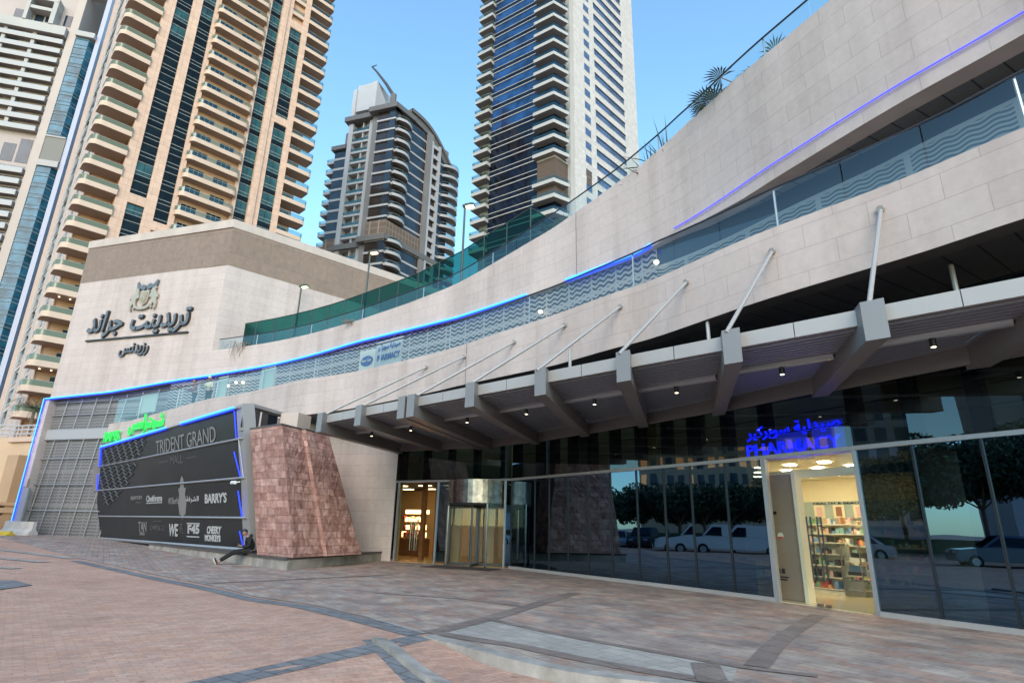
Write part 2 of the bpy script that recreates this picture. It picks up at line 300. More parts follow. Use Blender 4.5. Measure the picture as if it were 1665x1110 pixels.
# ------------------------------------------------------------------ mesh building
class MB:
    def __init__(s): s.v = []; s.f = []; s.uv = []; s.mi = []
    def face(s, pts, uv=None, mi=0):
        k = len(s.v); s.v.extend([tuple(map(float, p)) for p in pts]); s.f.append(tuple(range(k, k+len(pts))))
        s.uv.append(uv or [(0, 0)]*len(pts)); s.mi.append(mi)
    def quad(s, a, b, c, d, mi=0):
        a, b, c, d = map(v2, (a, b, c, d)); w = np.linalg.norm(b-a); h = np.linalg.norm(d-a)
        o = (a[0]*.7+a[1]*.7)
        s.face([a, b, c, d], [(o, a[2]), (o+w, b[2]), (o+w, c[2] if abs(c[2]-b[2]) > 1e-6 else c[2]+h), (o, d[2] if abs(d[2]-a[2]) > 1e-6 else d[2]+h)], mi)
    def pbox(s, o, ax, ay, az, mi=0):
        """box from a corner and three edge vectors"""
        o, ax, ay, az = map(v2, (o, ax, ay, az))
        if np.dot(np.cross(ax, ay), az) < 0: ax, ay = ay, ax
        p = [o, o+ax, o+ax+ay, o+ay]; q = [k+az for k in p]
        s.quad(p[3], p[2], p[1], p[0], mi); s.quad(*q, mi)
        for i in range(4): s.quad(p[i], p[(i+1) % 4], q[(i+1) % 4], q[i], mi)
    def cbox(s, c, ax, hx, ay, hy, z0, z1, mi=0):
        ax = v2([*ax[:2], 0]); ay = v2([*ay[:2], 0]); c = v2([c[0], c[1], 0])
        s.pbox(c-ax*hx-ay*hy+[0, 0, z0], ax*2*hx, ay*2*hy, [0, 0, z1-z0], mi)
    def prism(s, poly, z0, z1, mi=0, mib=None, mit=None):
        """vertical prism over a plan polygon"""
        n = len(poly); a = sum(poly[i][0]*poly[(i+1) % n][1]-poly[(i+1) % n][0]*poly[i][1] for i in range(n))
        if a < 0: poly = poly[::-1]
        s.face([P3(p, z0) for p in poly[::-1]], None, mi if mib is None else mib); s.face([P3(p, z1) for p in poly], None, mi if mit is None else mit)
        for i in range(n):
            p, q = poly[i], poly[(i+1) % n]; s.quad(P3(p, z0), P3(q, z0), P3(q, z1), P3(p, z1), mi)
    def plate(s, pts2, O, ax, ay, n, d, mi=0):
        """flat outline in the plane (O, ax, ay), d thick along n"""
        O, ax, ay, n = map(v2, (O, ax, ay, n)); f = [O+ax*x+ay*y+n*d for x, y in pts2]; b = [O+ax*x+ay*y for x, y in pts2]
        s.face(f, None, mi); s.face(b[::-1], None, mi); k = len(f)
        for i in range(k): s.face([b[i], b[(i+1) % k], f[(i+1) % k], f[i]], None, mi)
    def tube(s, p, q, r, n=8, r2=None, mi=0, cap=True):
        p, q = v2(p), v2(q); d = q-p; d = d/np.linalg.norm(d); a = np.cross(d, [0, 0, 1]) if abs(d[2]) < .95 else np.cross(d, [1, 0, 0])
        a /= np.linalg.norm(a); b = np.cross(d, a); r2 = r if r2 is None else r2
        A = [p+(a*math.cos(t)+b*math.sin(t))*r for t in np.linspace(0, 2*math.pi, n, False)]
        B = [q+(a*math.cos(t)+b*math.sin(t))*r2 for t in np.linspace(0, 2*math.pi, n, False)]
        for i in range(n): s.face([A[i], A[(i+1) % n], B[(i+1) % n], B[i]], None, mi)
        if cap: s.face(A[::-1], None, mi); s.face(B, None, mi)
    def lathe(s, c, prof, n=20, mi=0):
        for (r0, z0), (r1, z1) in zip(prof, prof[1:]):
            for i in range(n):
                t, u = 2*math.pi*i/n, 2*math.pi*(i+1)/n
                f = lambda r, z, k: (c[0]+r*math.cos(k), c[1]+r*math.sin(k), c[2]+z)
                s.face([f(r0, z0, t), f(r0, z0, u), f(r1, z1, u), f(r1, z1, t)], None, mi)
    def mesh(s, name, mats, weld=False, smooth=False):
        me = bpy.data.meshes.new(name); me.from_pydata(s.v, [], s.f)
        ul = me.uv_layers.new(name='UVMap'); flat = [c for f in s.uv for p in f for c in p]; ul.data.foreach_set('uv', flat)
        mats = mats if isinstance(mats, (list, tuple)) else [mats]
        for m in mats: me.materials.append(m)
        me.polygons.foreach_set('material_index', s.mi)
        if weld:
            bm = bmesh.new(); bm.from_mesh(me); bmesh.ops.remove_doubles(bm, verts=bm.verts, dist=1e-4); bmesh.ops.recalc_face_normals(bm, faces=bm.faces); bm.to_mesh(me); bm.free()
        if smooth: me.polygons.foreach_set('use_smooth', [True]*len(me.polygons))
        me.update(); return me
    def build(s, name, mats, parent=None, **kw): return link(name, s.mesh(name, mats, **kw), parent)
def link(name, me, parent=None, loc=None):
    o = bpy.data.objects.new(name, me); COL.objects.link(o)
    if parent is not None:
        o.parent = parent
        w = Vector((0, 0, 0)); k = parent
        if parent.type == 'EMPTY': o.matrix_parent_inverse = Matrix.Translation(-parent.location)
    if loc is not None: o.location = loc
    return o
def tag(o, label=None, cat=None, group=None, kind=None):
    if label: o['label'] = label
    if cat: o['category'] = cat
    if group: o['group'] = group
    if kind: o['kind'] = kind
    return o
def thing(name, loc, label, cat, group=None):
    o = bpy.data.objects.new(name, None); COL.objects.link(o); o.location = tuple(map(float, loc)); o.empty_display_size = .3
    return tag(o, label, cat, group)
def copy_tree(o, loc=None, rz=None, label=None, parent=None):
    c = o.copy(); COL.objects.link(c)
    if parent: c.parent = parent
    if loc is not None: c.location = tuple(map(float, loc))
    if rz is not None: c.rotation_euler = (0, 0, rz)
    if label: c['label'] = label
    for ch in list(o.children): copy_tree(ch, parent=c)
    return c
def text_mesh(s, bold=0.):
    cu = bpy.data.curves.new('lettering', 'FONT'); cu.body = s; cu.extrude = .05; cu.offset = bold; cu.resolution_u = 3
    o = bpy.data.objects.new('lettering', cu); COL.objects.link(o)
    dg = bpy.context.evaluated_depsgraph_get(); me = bpy.data.meshes.new_from_object(o.evaluated_get(dg)); bpy.data.objects.remove(o); return me
def put_text(s, c, ax, ay, w, h, d, mats, parent, bold=0., shear=0., name='lettering'):
    """writing centred on c, w x h metres, d thick, reading along ax with ay up"""
    me = text_mesh(s, bold); n = len(me.vertices); a = np.zeros(n*3); me.vertices.foreach_get('co', a); a = a.reshape(-1, 3)
    lo, hi = a.min(0), a.max(0); ax, ay, c = v2(ax), v2(ay), v2(c); nn = np.cross(ax, ay)
    x = (a[:, 0]-(lo[0]+hi[0])/2)/(hi[0]-lo[0])*w; y = (a[:, 1]-(lo[1]+hi[1])/2)/(hi[1]-lo[1])*h; z = (a[:, 2]+.05)/.1*d
    x = x+shear*y
    p = c+np.outer(x, ax)+np.outer(y, ay)+np.outer(z, nn); me.vertices.foreach_set('co', p.ravel()); me.materials.clear()
    mats = mats if isinstance(mats, (list, tuple)) else [mats]
    for m in mats: me.materials.append(m)
    me.update(); me.name = name
    return link(name, me, parent)
AR = {'ا': 'ﺍﺎ--', 'ت': 'ﺕﺖﺗﺘ', 'ر': 'ﺭﺮ--', 'ي': 'ﻱﻲﻳﻴ', 'د': 'ﺩﺪ--', 'ن': 'ﻥﻦﻧﻨ', 'ج': 'ﺝﺞﺟﺠ', 'ز': 'ﺯﺰ--', 'س': 'ﺱﺲﺳﺴ', 'ش': 'ﺵﺶﺷﺸ', 'و': 'ﻭﻮ--', 'م': 'ﻡﻢﻣﻤ', 'ص': 'ﺹﺺﺻﺼ', 'ل': 'ﻝﻞﻟﻠ', 'ة': 'ﺓﺔ--', 'ب': 'ﺏﺐﺑﺒ', 'ك': 'ﻙﻚﻛﻜ', 'ف': 'ﻑﻒﻓﻔ'}
def ar(s):
    o = []
    for i, c in enumerate(s):
        if c not in AR: o.append(c); continue
        pj = i > 0 and s[i-1] in AR and AR[s[i-1]][2] != '-'
        nj = i < len(s)-1 and s[i+1] in AR and AR[c][2] != '-'
        o.append(AR[c][3] if pj and nj else AR[c][1] if pj else AR[c][2] if nj else AR[c][0])
    return ''.join(reversed(o))
# ------------------------------------------------------------------ plan curves
class Path:
    """smooth plan curve; at(s), tangent, outward normal (towards the viewer's side)"""
    def __init__(s, pts, sub=10, straight=False):
        pts = [v2(p) for p in pts]
        if straight: d = pts
        else:
            d = []; q = [2*pts[0]-pts[1]]+pts+[2*pts[-1]-pts[-2]]
            for i in range(1, len(q)-2):
                for t in np.linspace(0, 1, sub, False):
                    a, b, c, e = q[i-1], q[i], q[i+1], q[i+2]
                    d.append(.5*(2*b+(c-a)*t+(2*a-5*b+4*c-e)*t*t+(3*b-a-3*c+e)*t**3))
            d.append(pts[-1])
        s.p = np.array(d); s.s = np.concatenate([[0], np.cumsum(np.linalg.norm(np.diff(s.p, axis=0), axis=1))]); s.L = s.s[-1]
    def at(s, t): return np.array([np.interp(t, s.s, s.p[:, 0]), np.interp(t, s.s, s.p[:, 1])])
    def tan(s, t): a = s.at(min(t+.2, s.L))-s.at(max(t-.2, 0)); return a/np.linalg.norm(a)
    def nor(s, t): a = s.tan(t); n = np.array([-a[1], a[0]]); return n*NSIGN
    def off(s, t, w): return s.at(t)+s.nor(t)*w
    def hit(s, px, py):
        """where the sight line through a point of the photo meets this wall: (s, z)"""
        d = ray(px, py); best = None
        for i in range(len(s.p)-1):
            A, B = s.p[i], s.p[i+1]; e = B-A; n = np.array([-e[1], e[0]]); k = np.dot(n, d[:2])
            if abs(k) < 1e-9: continue
            t = np.dot(n, A)/k
            if t <= 0: continue
            u = np.dot(d[:2]*t-A, e)/np.dot(e, e)
            if -1e-6 <= u <= 1+1e-6:
                if best is None or t < best[0]: best = (t, s.s[i]+u*np.linalg.norm(e), CH+d[2]*t)
        if best is None: raise ValueError('no hit %s %s' % (px, py))
        return best[1], best[2]
NSIGN = 1.   # all paths run from right to left, seen from the viewer: outward normal is (-ty, tx)*1
def edge(path, pix):
    a = sorted(path.hit(*p) for p in pix); return [k[0] for k in a], [k[1] for k in a]
def fun(e): return lambda t: float(np.interp(t, e[0], e[1]))
def strip(mb, path, s0, s1, zb, zt, w0, w1, step=.5, mi=0, mib=None, vo=0.):
    """curved wall between heights zb(s), zt(s), from offset w0 (front) to w1 (back)"""
    zb = zb if callable(zb) else (lambda t, k=zb: k); zt = zt if callable(zt) else (lambda t, k=zt: k)
    f0 = w0 if callable(w0) else (lambda t, k=w0: k); f1 = w1 if callable(w1) else (lambda t, k=w1: k)
    n = max(1, int(abs(s1-s0)/step)); ss = np.linspace(s0, s1, n+1); mib = mi if mib is None else mib
    for a, b in zip(ss, ss[1:]):
        A, B = path.off(a, f0(a)), path.off(b, f0(b)); C, D = path.off(b, f1(b)), path.off(a, f1(a))
        mb.face([P3(B, zb(b)), P3(A, zb(a)), P3(A, zt(a)), P3(B, zt(b))], [(b, zb(b)+vo), (a, zb(a)+vo), (a, zt(a)+vo), (b, zt(b)+vo)], mi)
        mb.face([P3(D, zb(a)), P3(C, zb(b)), P3(C, zt(b)), P3(D, zt(a))], [(a, zb(a)), (b, zb(b)), (b, zt(b)), (a, zt(a))], mi)
        mb.face([P3(A, zt(a)), P3(D, zt(a)), P3(C, zt(b)), P3(B, zt(b))], [(a, 0), (a, .3), (b, .3), (b, 0)], mi)
        mb.face([P3(B, zb(b)), P3(C, zb(b)), P3(D, zb(a)), P3(A, zb(a))], [(b, 0), (b, .3), (a, .3), (a, 0)], mib)
    for a, sg in ((s0, 1), (s1, -1)):
        A, D = path.off(a, f0(a)), path.off(a, f1(a)); f = [P3(A, zb(a)), P3(D, zb(a)), P3(D, zt(a)), P3(A, zt(a))]
        dw = abs(f1(a)-f0(a)); u = [(0, zb(a)), (dw, zb(a)), (dw, zt(a)), (0, zt(a))]
        mb.face(f if sg > 0 else f[::-1], u if sg > 0 else u[::-1], mi)
class Face:
    """a flat tower front through a sighted point at distance D, level lines running to vanishing point X"""
    def __init__(s, X, ref, D, base=80.):
        d = ray(*ref); s.p = d[:2]*(D/np.hypot(d[0], d[1])); s.d = vpdir(X)
        if s.d[0] < 0: s.d = -s.d
        s.n = np.array([s.d[1], -s.d[0]])
        if np.dot(s.n, s.p) > 0: s.n = -s.n
        s.k = D/base
    def __call__(s, u, z, w=0.): q = s.p+s.d*u+s.n*w; return np.array([q[0], q[1], z])
    def uz(s, px, py):
        q = onplane(px, py, s.p, s.n); return float(np.dot(q[:2]-s.p, s.d)), float(q[2])
    def z(s, z80): return CH+(z80-CH)*s.k
    def box(s, mb, u0, u1, w0, w1, z0, z1, mi=0):
        a = s(u0, z0, w0); b = s(u1, z0, w0); c = s(u1, z0, w1); d = s(u0, z0, w1)
        if w1 > w0: pass
        mb.pbox(a, b-a, d-a, [0, 0, z1-z0], mi)
# ================================================================== GROUND
def rise(x): return .018*max(0., -x-10.) if x > -60 else .9
TIP = onz(690, 1034)[:2]; BND = onz(345, 1110)[:2]                       # line of grey setts across the brick
bdir = (BND-TIP)/np.linalg.norm(BND-TIP); bnor = np.array([-bdir[1], bdir[0]])
if np.dot(bnor, -TIP) < 0: bnor = -bnor
def gz(x, y):
    t = np.dot(np.array([x, y])-TIP, bnor); k = min(1., max(0., t/1.6)); k = k*k*(3-2*k)
    return rise(x)-(.13*k if y < 12 and x > -12 else 0.)
def sheet(name, mat, xs, ys, dz, hole=None):
    mb = MB()
    for i in range(len(xs)-1):
        for j in range(len(ys)-1):
            q = [(xs[i], ys[j]), (xs[i+1], ys[j]), (xs[i+1], ys[j+1]), (xs[i], ys[j+1])]
            mb.face([(x, y, gz(x, y)+dz) for x, y in q])
    o = mb.build(name, mat, weld=True); tag(o, kind='structure'); return o
xs = np.concatenate([np.linspace(-900, -120, 6), np.linspace(-90, -20, 15), np.arange(-18, 14, .5), np.linspace(16, 900, 8)])
ys = np.concatenate([np.linspace(-600, -60, 5), np.linspace(-45, -3, 12), np.arange(-2, 30, .5), np.linspace(32, 90, 12), np.linspace(120, 1400, 6)])
sheet('ground', m_brick, xs, ys, 0.)
# flagstone apron between the plaza edge and the building line
def ruled(name, mat, A, B, na, nb, zf, dz, kind='structure'):
    A, B = Path(A, straight=True), Path(B, straight=True); mb = MB()
    pa = [A.at(t) for t in np.linspace(0, A.L, na)]; pb = [B.at(t) for t in np.linspace(0, B.L, na)]
    for i in range(na-1):
        for j in range(nb):
            f = lambda k, t: pa[k]*(1-t)+pb[k]*t
            q = [f(i, j/nb), f(i+1, j/nb), f(i+1, (j+1)/nb), f(i, (j+1)/nb)]
            mb.face([(p[0], p[1], zf(p[0])+dz) for p in q])
    o = mb.build(name, mat, weld=True); tag(o, kind=kind); return o
EDGE = [onz(*p)[:2] for p in [(1290, 1135), (1110, 1107), (960, 1092), (840, 1068), (760, 1048), (693, 1032), (588, 1002), (498, 982), (420, 971), (346, 953), (242, 933), (124, 912), (0, 884), (-120, 862)]]
EDGE = [np.array([9.0, 4.2])] + EDGE
INNER = [np.array(p) for p in [(11.5, 6.5), (9.3, 10.4), (7.9, 12.8), (6.7, 15.0), (5.35, 17.2), (4.5, 18.5), (3.5, 19.9), (1.8, 22.3), (.2, 24.8), (-3, 27.0), (-8, 29), (-16, 36), (-26, 41.5), (-40, 46), (-60, 52)]]
ruled('apron_paving', m_apron2, EDGE, INNER, 120, 12, rise, .004)
# the cooler, greyer flags away from the glass
G2 = [onz(*p)[:2] for p in [(1200, 1085), (1080, 1064), (930, 1035), (760, 1000), (640, 978), (470, 940)]]
def band_sheet(name, mat, pts, w, dz, side=0., n=60, skew=None):
    P = Path(pts); mb = MB(); ss = np.linspace(0, P.L, n)
    for a, b in zip(ss, ss[1:]):
        q = [P.off(a, side+w/2), P.off(b, side+w/2), P.off(b, side-w/2), P.off(a, side-w/2)]
        mb.face([(p[0], p[1], gz(*p)+dz if dz < 0.003 else rise(p[0])+dz) for p in q])
    o = mb.build(name, mat, weld=True); tag(o, kind='structure'); return o
ruled('pale_apron_strip', blockmat('pale_flagstone', (.42, .37, .32), (.52, .46, .40), (.34, .30, .265), .42, .26, .010, coord='Object', rot=.985, big=(.5, .25), bump=.5, fine=7.),
      [onz(*p)[:2] for p in [(1190, 1108), (1020, 1086), (905, 1063), (720, 1028)]], [onz(*p)[:2] for p in [(1200, 1084), (1080, 1063), (930, 1036), (800, 1008)]], 30, 3, rise, .008)
band_sheet('dark_paving_band', m_border, [onz(*p)[:2] for p in [(1215, 1118), (1050, 1091), (940, 1071), (840, 1050), (760, 1038), (690, 1025)]], .26, .012)
band_sheet('dark_paving_band', m_border, [onz(*p)[:2] for p in [(1330, 1100), (1200, 1084), (1080, 1063), (930, 1036), (795, 1007)]], .16, .016)
band_sheet('dark_paving_band', m_border, [onz(*p)[:2] for p in [(715, 1026), (800, 1004), (870, 983), (935, 964)]], .34, .012)
band_sheet('dark_paving_band', m_border, [onz(*p)[:2] for p in [(1160, 1112), (1147, 1080)]], .34, .02)
band_sheet('dark_paving_band', m_border, [onz(*p)[:2] for p in [(845, 985), (740, 973), (610, 964)]], .13, .012)
band_sheet('dark_paving_band', m_border, [onz(*p)[:2] for p in [(640, 934), (560, 938), (480, 942), (345, 948)]], .22, .012)
band_sheet('dark_paving_band', m_border, [onz(*p)[:2] for p in [(1330, 1000), (1270, 1040), (1230, 1084)]], .3, .013)
band_sheet('sett_gutter', m_gutter, [onz(*p)[:2] for p in [(693, 1030), (588, 1004), (498, 984), (420, 973), (346, 956), (242, 936), (130, 916)]], .36, .008, side=.16)
band_sheet('sett_gutter', m_gutter, [TIP, TIP+bdir*2, TIP+bdir*4.6, TIP+bdir*8], .42, .0025)
band_sheet('plaza_edge_line', m_kerb, [onz(*p)[:2] for p in [(690, 1030), (588, 1001), (498, 981), (420, 970), (346, 952), (242, 932), (124, 911)]], .07, .014)
# kerbs: real steps that grow as the brick falls away
def kerb(pts, w, name):
    P = Path(pts); mb = MB(); ss = np.linspace(0, P.L, 40)
    for a, b in zip(ss, ss[1:]):
        A, B, C, D = P.off(a, w/2), P.off(b, w/2), P.off(b, -w/2), P.off(a, -w/2)
        for q0, q1 in ((A, B), (D, C)): mb.face([P3(q0, -.25), P3(q1, -.25), P3(q1, .012), P3(q0, .012)])
        mb.face([P3(A, .012), P3(B, .012), P3(C, .02), P3(D, .02)])
    tag(mb.build(name, m_kerb, weld=True), kind='structure')
kerb([onz(*p)[:2] for p in [(1260, 1140), (1110, 1112), (960, 1095), (840, 1071), (760, 1050), (697, 1034)]], .20, 'kerb')
def kerb_low(pts, name):
    P = Path(pts); mb = MB(); ss = np.linspace(0, P.L, 40)
    for a, b in zip(ss, ss[1:]):
        A, B, C, D = P.off(a, .09), P.off(b, .09), P.off(b, -.09), P.off(a, -.09)
        h = lambda p, k: gz(*p)+k
        mb.face([P3(A, h(A, .05)), P3(B, h(B, .05)), P3(C, h(C, .065)), P3(D, h(D, .065))])
        for q0, q1 in ((A, B), (C, D)): mb.face([P3(q0, h(q0, -.1)), P3(q1, h(q1, -.1)), P3(q1, h(q1, .05 if q0 is A else .065)), P3(q0, h(q0, .05 if q0 is A else .065))])
    tag(mb.build(name, m_kerb, weld=True), kind='structure')
kerb_low([onz(*p, -.05)[:2] for p in [(614, 1049), (650, 1069), (700, 1094), (770, 1125), (850, 1155)]], 'kerb')
band_sheet('sett_gutter', m_gutter, [onz(*p, -.06)[:2] for p in [(604, 1046), (628, 1066), (672, 1094), (740, 1130)]], .3, .0026)
# road markings at the far left, manhole
for k, (a, b) in enumerate([((-40, 898), (118, 913)), ((-40, 912), (72, 919)), ((-40, 927), (28, 929))]):
    A, B = onz(*a)[:2], onz(*b)[:2]; band_sheet('crossing_stripe', m_kerb, [A, (A+B)/2, B], .42, .016)
mb = MB(); q = [onz(*p)[:2] for p in [(-40, 966), (-30, 946), (26, 947), (52, 953)]]
for dz in (.006, .016): mb.face([P3(p, gz(*p)+dz) for p in q])
tag(mb.build('utility_cover', m_gutter), 'grey rectangular utility cover set flush in the pink brick', 'manhole cover')
# road out to the left, where the reflected cars stand
mb = MB(); mb.face([(-120, -60, .62), (-15.2, -60, .62), (-15.2, 12.5, .62), (-120, 12.5, .62)])
o = mb.build('road', m_asph); o.location.z = -.605; tag(o, kind='structure')
# ================================================================== MALL
CB = Path([(10.9, 4.5), (8.31, 8.02), (7.2, 9.69), (5.4, 11.94), (3.74, 14.51), (2.71, 15.68), (1.24, 17.49), (-.4, 19.28), (-2.67, 21.7), (-5.25, 23.91), (-7.37, 25.57), (-10.38, 27.44), (-14.19, 30.3), (-17.12, 32.3), (-21., 35.1), (-24.2, 37.1), (-26.4, 38.5)])
bd = np.array([-.955, .297]); BC = np.array([-18.72, 36.48])
WP = Path([(11.2, 5.2), (9.51, 8.59), (8.33, 10.65), (7.02, 13.35), (5.28, 17.15), (2.14, 21.5), (.6, 23.16), (-2.12, 25.77), (-3.38, 26.81), (-8.17, 30.34), (-13.4, 34.1), tuple(BC), tuple(BC+bd*5), tuple(BC+bd*10), tuple(BC+bd*15.5)])
GP = Path([(11.6, 6.5), (9.24, 10.35), (7.8, 12.7), (6.6, 14.9), (5.25, 17.1), (3.45, 19.7), (.1, 24.5)])
EP = Path([(.1, 24.5), (-5.15, 27.4)], straight=True)
mall = thing('mall_building', (-5, 30, 0), 'curving pale limestone mall with sweeping terraces, blue light strips and a dark glass front', 'building')
LEDPX = [(1665, 23), (1451, 147), (1268, 262), (1098, 372), (1060, 398), (1037, 412), (922, 455), (857, 479), (760, 511), (720, 522), (588, 554), (480, 584), (384, 603), (295, 617), (180, 637), (75, 648)]
zled = fun(edge(WP, LEDPX))
ztop = fun(edge(WP, [(1350, 0), (1254, 81), (1186, 137), (1118, 199), (1049, 262), (1001, 299), (929, 350), (868, 389), (760, 452), (720, 471), (660, 494), (581, 521), (480, 548), (345, 570)]))
sW = lambda px, py: WP.hit(px, py)[0]
sR, sCor, sEnd = 0., sW(344, 572), sW(25, 862)
s1060, s1098 = sW(1060, 398), sW(1098, 372)
zbot = lambda t: zled(t)-.06-.34*min(1, max(0, (s1060-t)/4.))
mb = MB(); strip(mb, WP, 0, sCor, zbot, ztop, 0, -.5, mib=1, vo=.0); mb.build('upper_wall', [m_lime, m_limeplain], mall)
# block with taupe band
zc0, zc1 = 18.25, 21.1
mb = MB()
C0 = WP.at(sCor); C1 = WP.at(sEnd); rd = vpdir(1900); bk = rd*34
strip(mb, WP, sCor, sEnd, zled, lambda t: zc0, 0, -.6, step=1.)
A, B = C0, C0+bk; mb.face([P3(A, 11), P3(B, 11), P3(B, zc0), P3(A, zc0)], [(0, 11), (34, 11), (34, zc0), (0, zc0)])
sL0 = sW(75, 648)
mb.build('block_wall', m_lime, mall)
pl = [C0, C1, C1+bk, C0+bk]
def inset(poly, d):
    c = sum(poly)/len(poly); return [p+(c-p)/np.linalg.norm(c-p)*d for p in poly]
mb = MB()
q = inset(pl, -.03)
for i in range(4):
    a, b = q[i], q[(i+1) % 4]; L = np.linalg.norm(b-a); mb.face([P3(a, zc0), P3(b, zc0), P3(b, zc1), P3(a, zc1)], [(0, zc0), (L, zc0), (L, zc1), (0, zc1)])
mb.build('taupe_band', m_taupe, mall)
mb = MB(); mb.prism([tuple(p) for p in inset(pl, -.12)], zc1, zc1+.62); mb.build('parapet_cap', m_limeplain, mall)
# left end pier with grey doors, LED upright, mesh front
mb = MB(); strip(mb, WP, sL0-.0, sEnd, .3, zled, 0, -.6, step=1.); mb.build('end_pier', m_lime, mall)
mb = MB(); strip(mb, WP, sL0+.18, sEnd-.25, .3, 3.35, .03, -.1, step=1.); mb.build('service_door', m_gdoor, mall)
mb = MB(); strip(mb, WP, sL0+.05, sEnd+.0, 3.4, 3.95, .05, -.1, step=1.); mb.build('door_lintel', m_limeplain, mall)
sM1 = sW(235, 640)
mb = MB(); strip(mb, WP, sCor-9, sL0-.35, .2, lambda t: zled(t)+.35, -.55, -.59, step=1.); mb.build('mesh_front', m_mesh, mall)
mb = MB()
for t in np.arange(sL0-.5, sCor-2, -1.35):
    a, b = WP.off(t, -.42), WP.off(t-1.1, -.42); mb.tube(P3(a, .25), P3(b, zled(t)-.15), .032, 6)
for z in (1.9, 3.6, 5.3, 6.6, 7.3, 8.3, 9.2):
    for t in np.arange(sL0-.3, sCor-8, -1.2): mb.tube(P3(WP.off(t, -.40), z), P3(WP.off(t-1.2, -.40), z), .036, 6)
mb.build('mesh_frame', m_frame, mall)
mb = MB(); strip(mb, WP, sL0-.3, sL0-8, 6.62, 7.28, -.36, -.41, step=.4); mb.build('louvre_belt', M('louvre_belt', (.33, .32, .32), .5), mall)
# LED strips
def led(name, s0, s1, r, mat, dz=0., w=.06, step=.4, zf=None):
    zf = zf or zled; mb = MB(); ss = np.linspace(s0, s1, max(2, int(abs(s1-s0)/step)))
    for a, b in zip(ss, ss[1:]): mb.tube(P3(WP.off(a, w), zf(a)+dz), P3(WP.off(b, w), zf(b)+dz), r, 6, cap=False)
    return mb.build(name, mat, mall)
led('led_strip', sW(1665, 23)-2, s1098, .02, emit('violet_led', (.08, .08, .95), .42))
led('led_strip', sW(1060, 398), sW(922, 455), .05, m_led2); led('led_strip', sW(1060, 398), sW(922, 455), .05, m_led, -.09)
led('led_strip', sW(857, 479), sL0, .042, m_led2); led('led_strip', sW(857, 479), sL0, .035, m_led, -.085)
mb = MB(); mb.tube(P3(WP.off(sL0-.02, .1), rise(-32)), P3(WP.off(sL0-.02, .1), zled(sL0)), .04, 8); mb.build('led_strip', m_led, mall)
mb = MB(); mb.tube(P3(WP.off(sL0-.02, .17), rise(-32)), P3(WP.off(sL0-.02, .16), zled(sL0)), .026, 8); mb.build('led_strip', m_led2, mall)
# soffit under the upper wall on the right, terrace back wall with wave screens
wback = lambda t: -.18-.9*min(1., max(0., (s1060-t)/7.))
m_plank = blockmat('soffit_plank', (.15, .145, .14), (.165, .16, .155), (.04, .04, .04), .55, 40, .02, bump=.3, offset=0., big=(.2, .08), rough=.45)
mb = MB(); n = 60; ss = np.linspace(0, s1060, n)
for a, b in zip(ss, ss[1:]):
    A, B, C, D = WP.off(a, -.5), WP.off(b, -.5), WP.off(b, wback(b)-.6), WP.off(a, wback(a)-.6)
    mb.face([P3(A, zbot(a)+.05), P3(B, zbot(b)+.05), P3(C, zbot(b)+.05), P3(D, zbot(a)+.05)], [(a, 0), (b, 0), (b, 3), (a, 3)])
mb.build('terrace_ceiling', m_plank, mall)
FL = 7.9
mb = MB(); strip(mb, WP, 0, s1060, FL, lambda t: min(zbot(t)+.03, FL+2.2), lambda t: wback(t), lambda t: wback(t)-.04); mb.build('wave_screen', m_screenw, mall)
mb = MB(); strip(mb, WP, 0, s1060, lambda t: FL+2.21, lambda t: zbot(t)+.04, lambda t: wback(t)-.05, lambda t: wback(t)-.1); mb.build('terrace_glazing', darkglass('terrace_dark_glass', (.02, .026, .034), 1.6), mall)
mb = MB(); strip(mb, WP, s1060, sW(760, 511), FL, lambda t: zbot(t)+.03, -.18, -.24); mb.build('wave_screen', m_screen, mall)
mb = MB(); strip(mb, WP, sW(760, 511), sCor+3, FL, lambda t: zbot(t)+.03, -.18, -.24); mb.build('wave_screen', m_screen, mall)
# band (terrace parapet) and terrace floor
tE = edge(CB, [(1665, 207), (1451, 297), (1222, 384), (1060, 455), (987, 480), (897, 513), (814, 540), (720, 570), (630, 592), (565, 606), (480, 619.5), (396, 639), (335, 649), (270, 667), (210, 684)])
zbt = fun(tE)
zbb = fun(edge(CB, [(1665, 355), (1430, 431), (1199, 502), (900, 594), (740, 628), (485, 676)]))
mb = MB(); strip(mb, CB, 0, CB.L, zbb, zbt, 0, -.45, mib=1); mb.build('terrace_parapet', [m_lime, m_soffit], mall)
def between(name, mat, z, w1, za=None):
    mb = MB(); n = 90; ends = CB.L
    for i in range(n):
        t0, t1 = i/n, (i+1)/n
        A, B = CB.off(t0*CB.L, -.44), CB.off(t1*CB.L, -.44); C, D = WP.off(t1*sW(240, 630), w1), WP.off(t0*sW(240, 630), w1)
        zz = (lambda s: z) if za is None else za
        mb.face([P3(A, zz(t0*CB.L)), P3(B, zz(t1*CB.L)), P3(C, zz(t1*CB.L)), P3(D, zz(t0*CB.L))], [(t0*CB.L, 0), (t1*CB.L, 0), (t1*CB.L, 5), (t0*CB.L, 5)])
    return mb.build(name, mat, mall)
between('terrace_floor', m_conc, FL-.05, -2.2)
between('ground_soffit', blockmat('dark_soffit_plank', (.15, .145, .145), (.165, .16, .16), (.02, .02, .02), .55, 40, .02, bump=.3, offset=0., big=(.2, .08), rough=.4), 6.3, -3.0, za=lambda s: zbb(s)+.06)
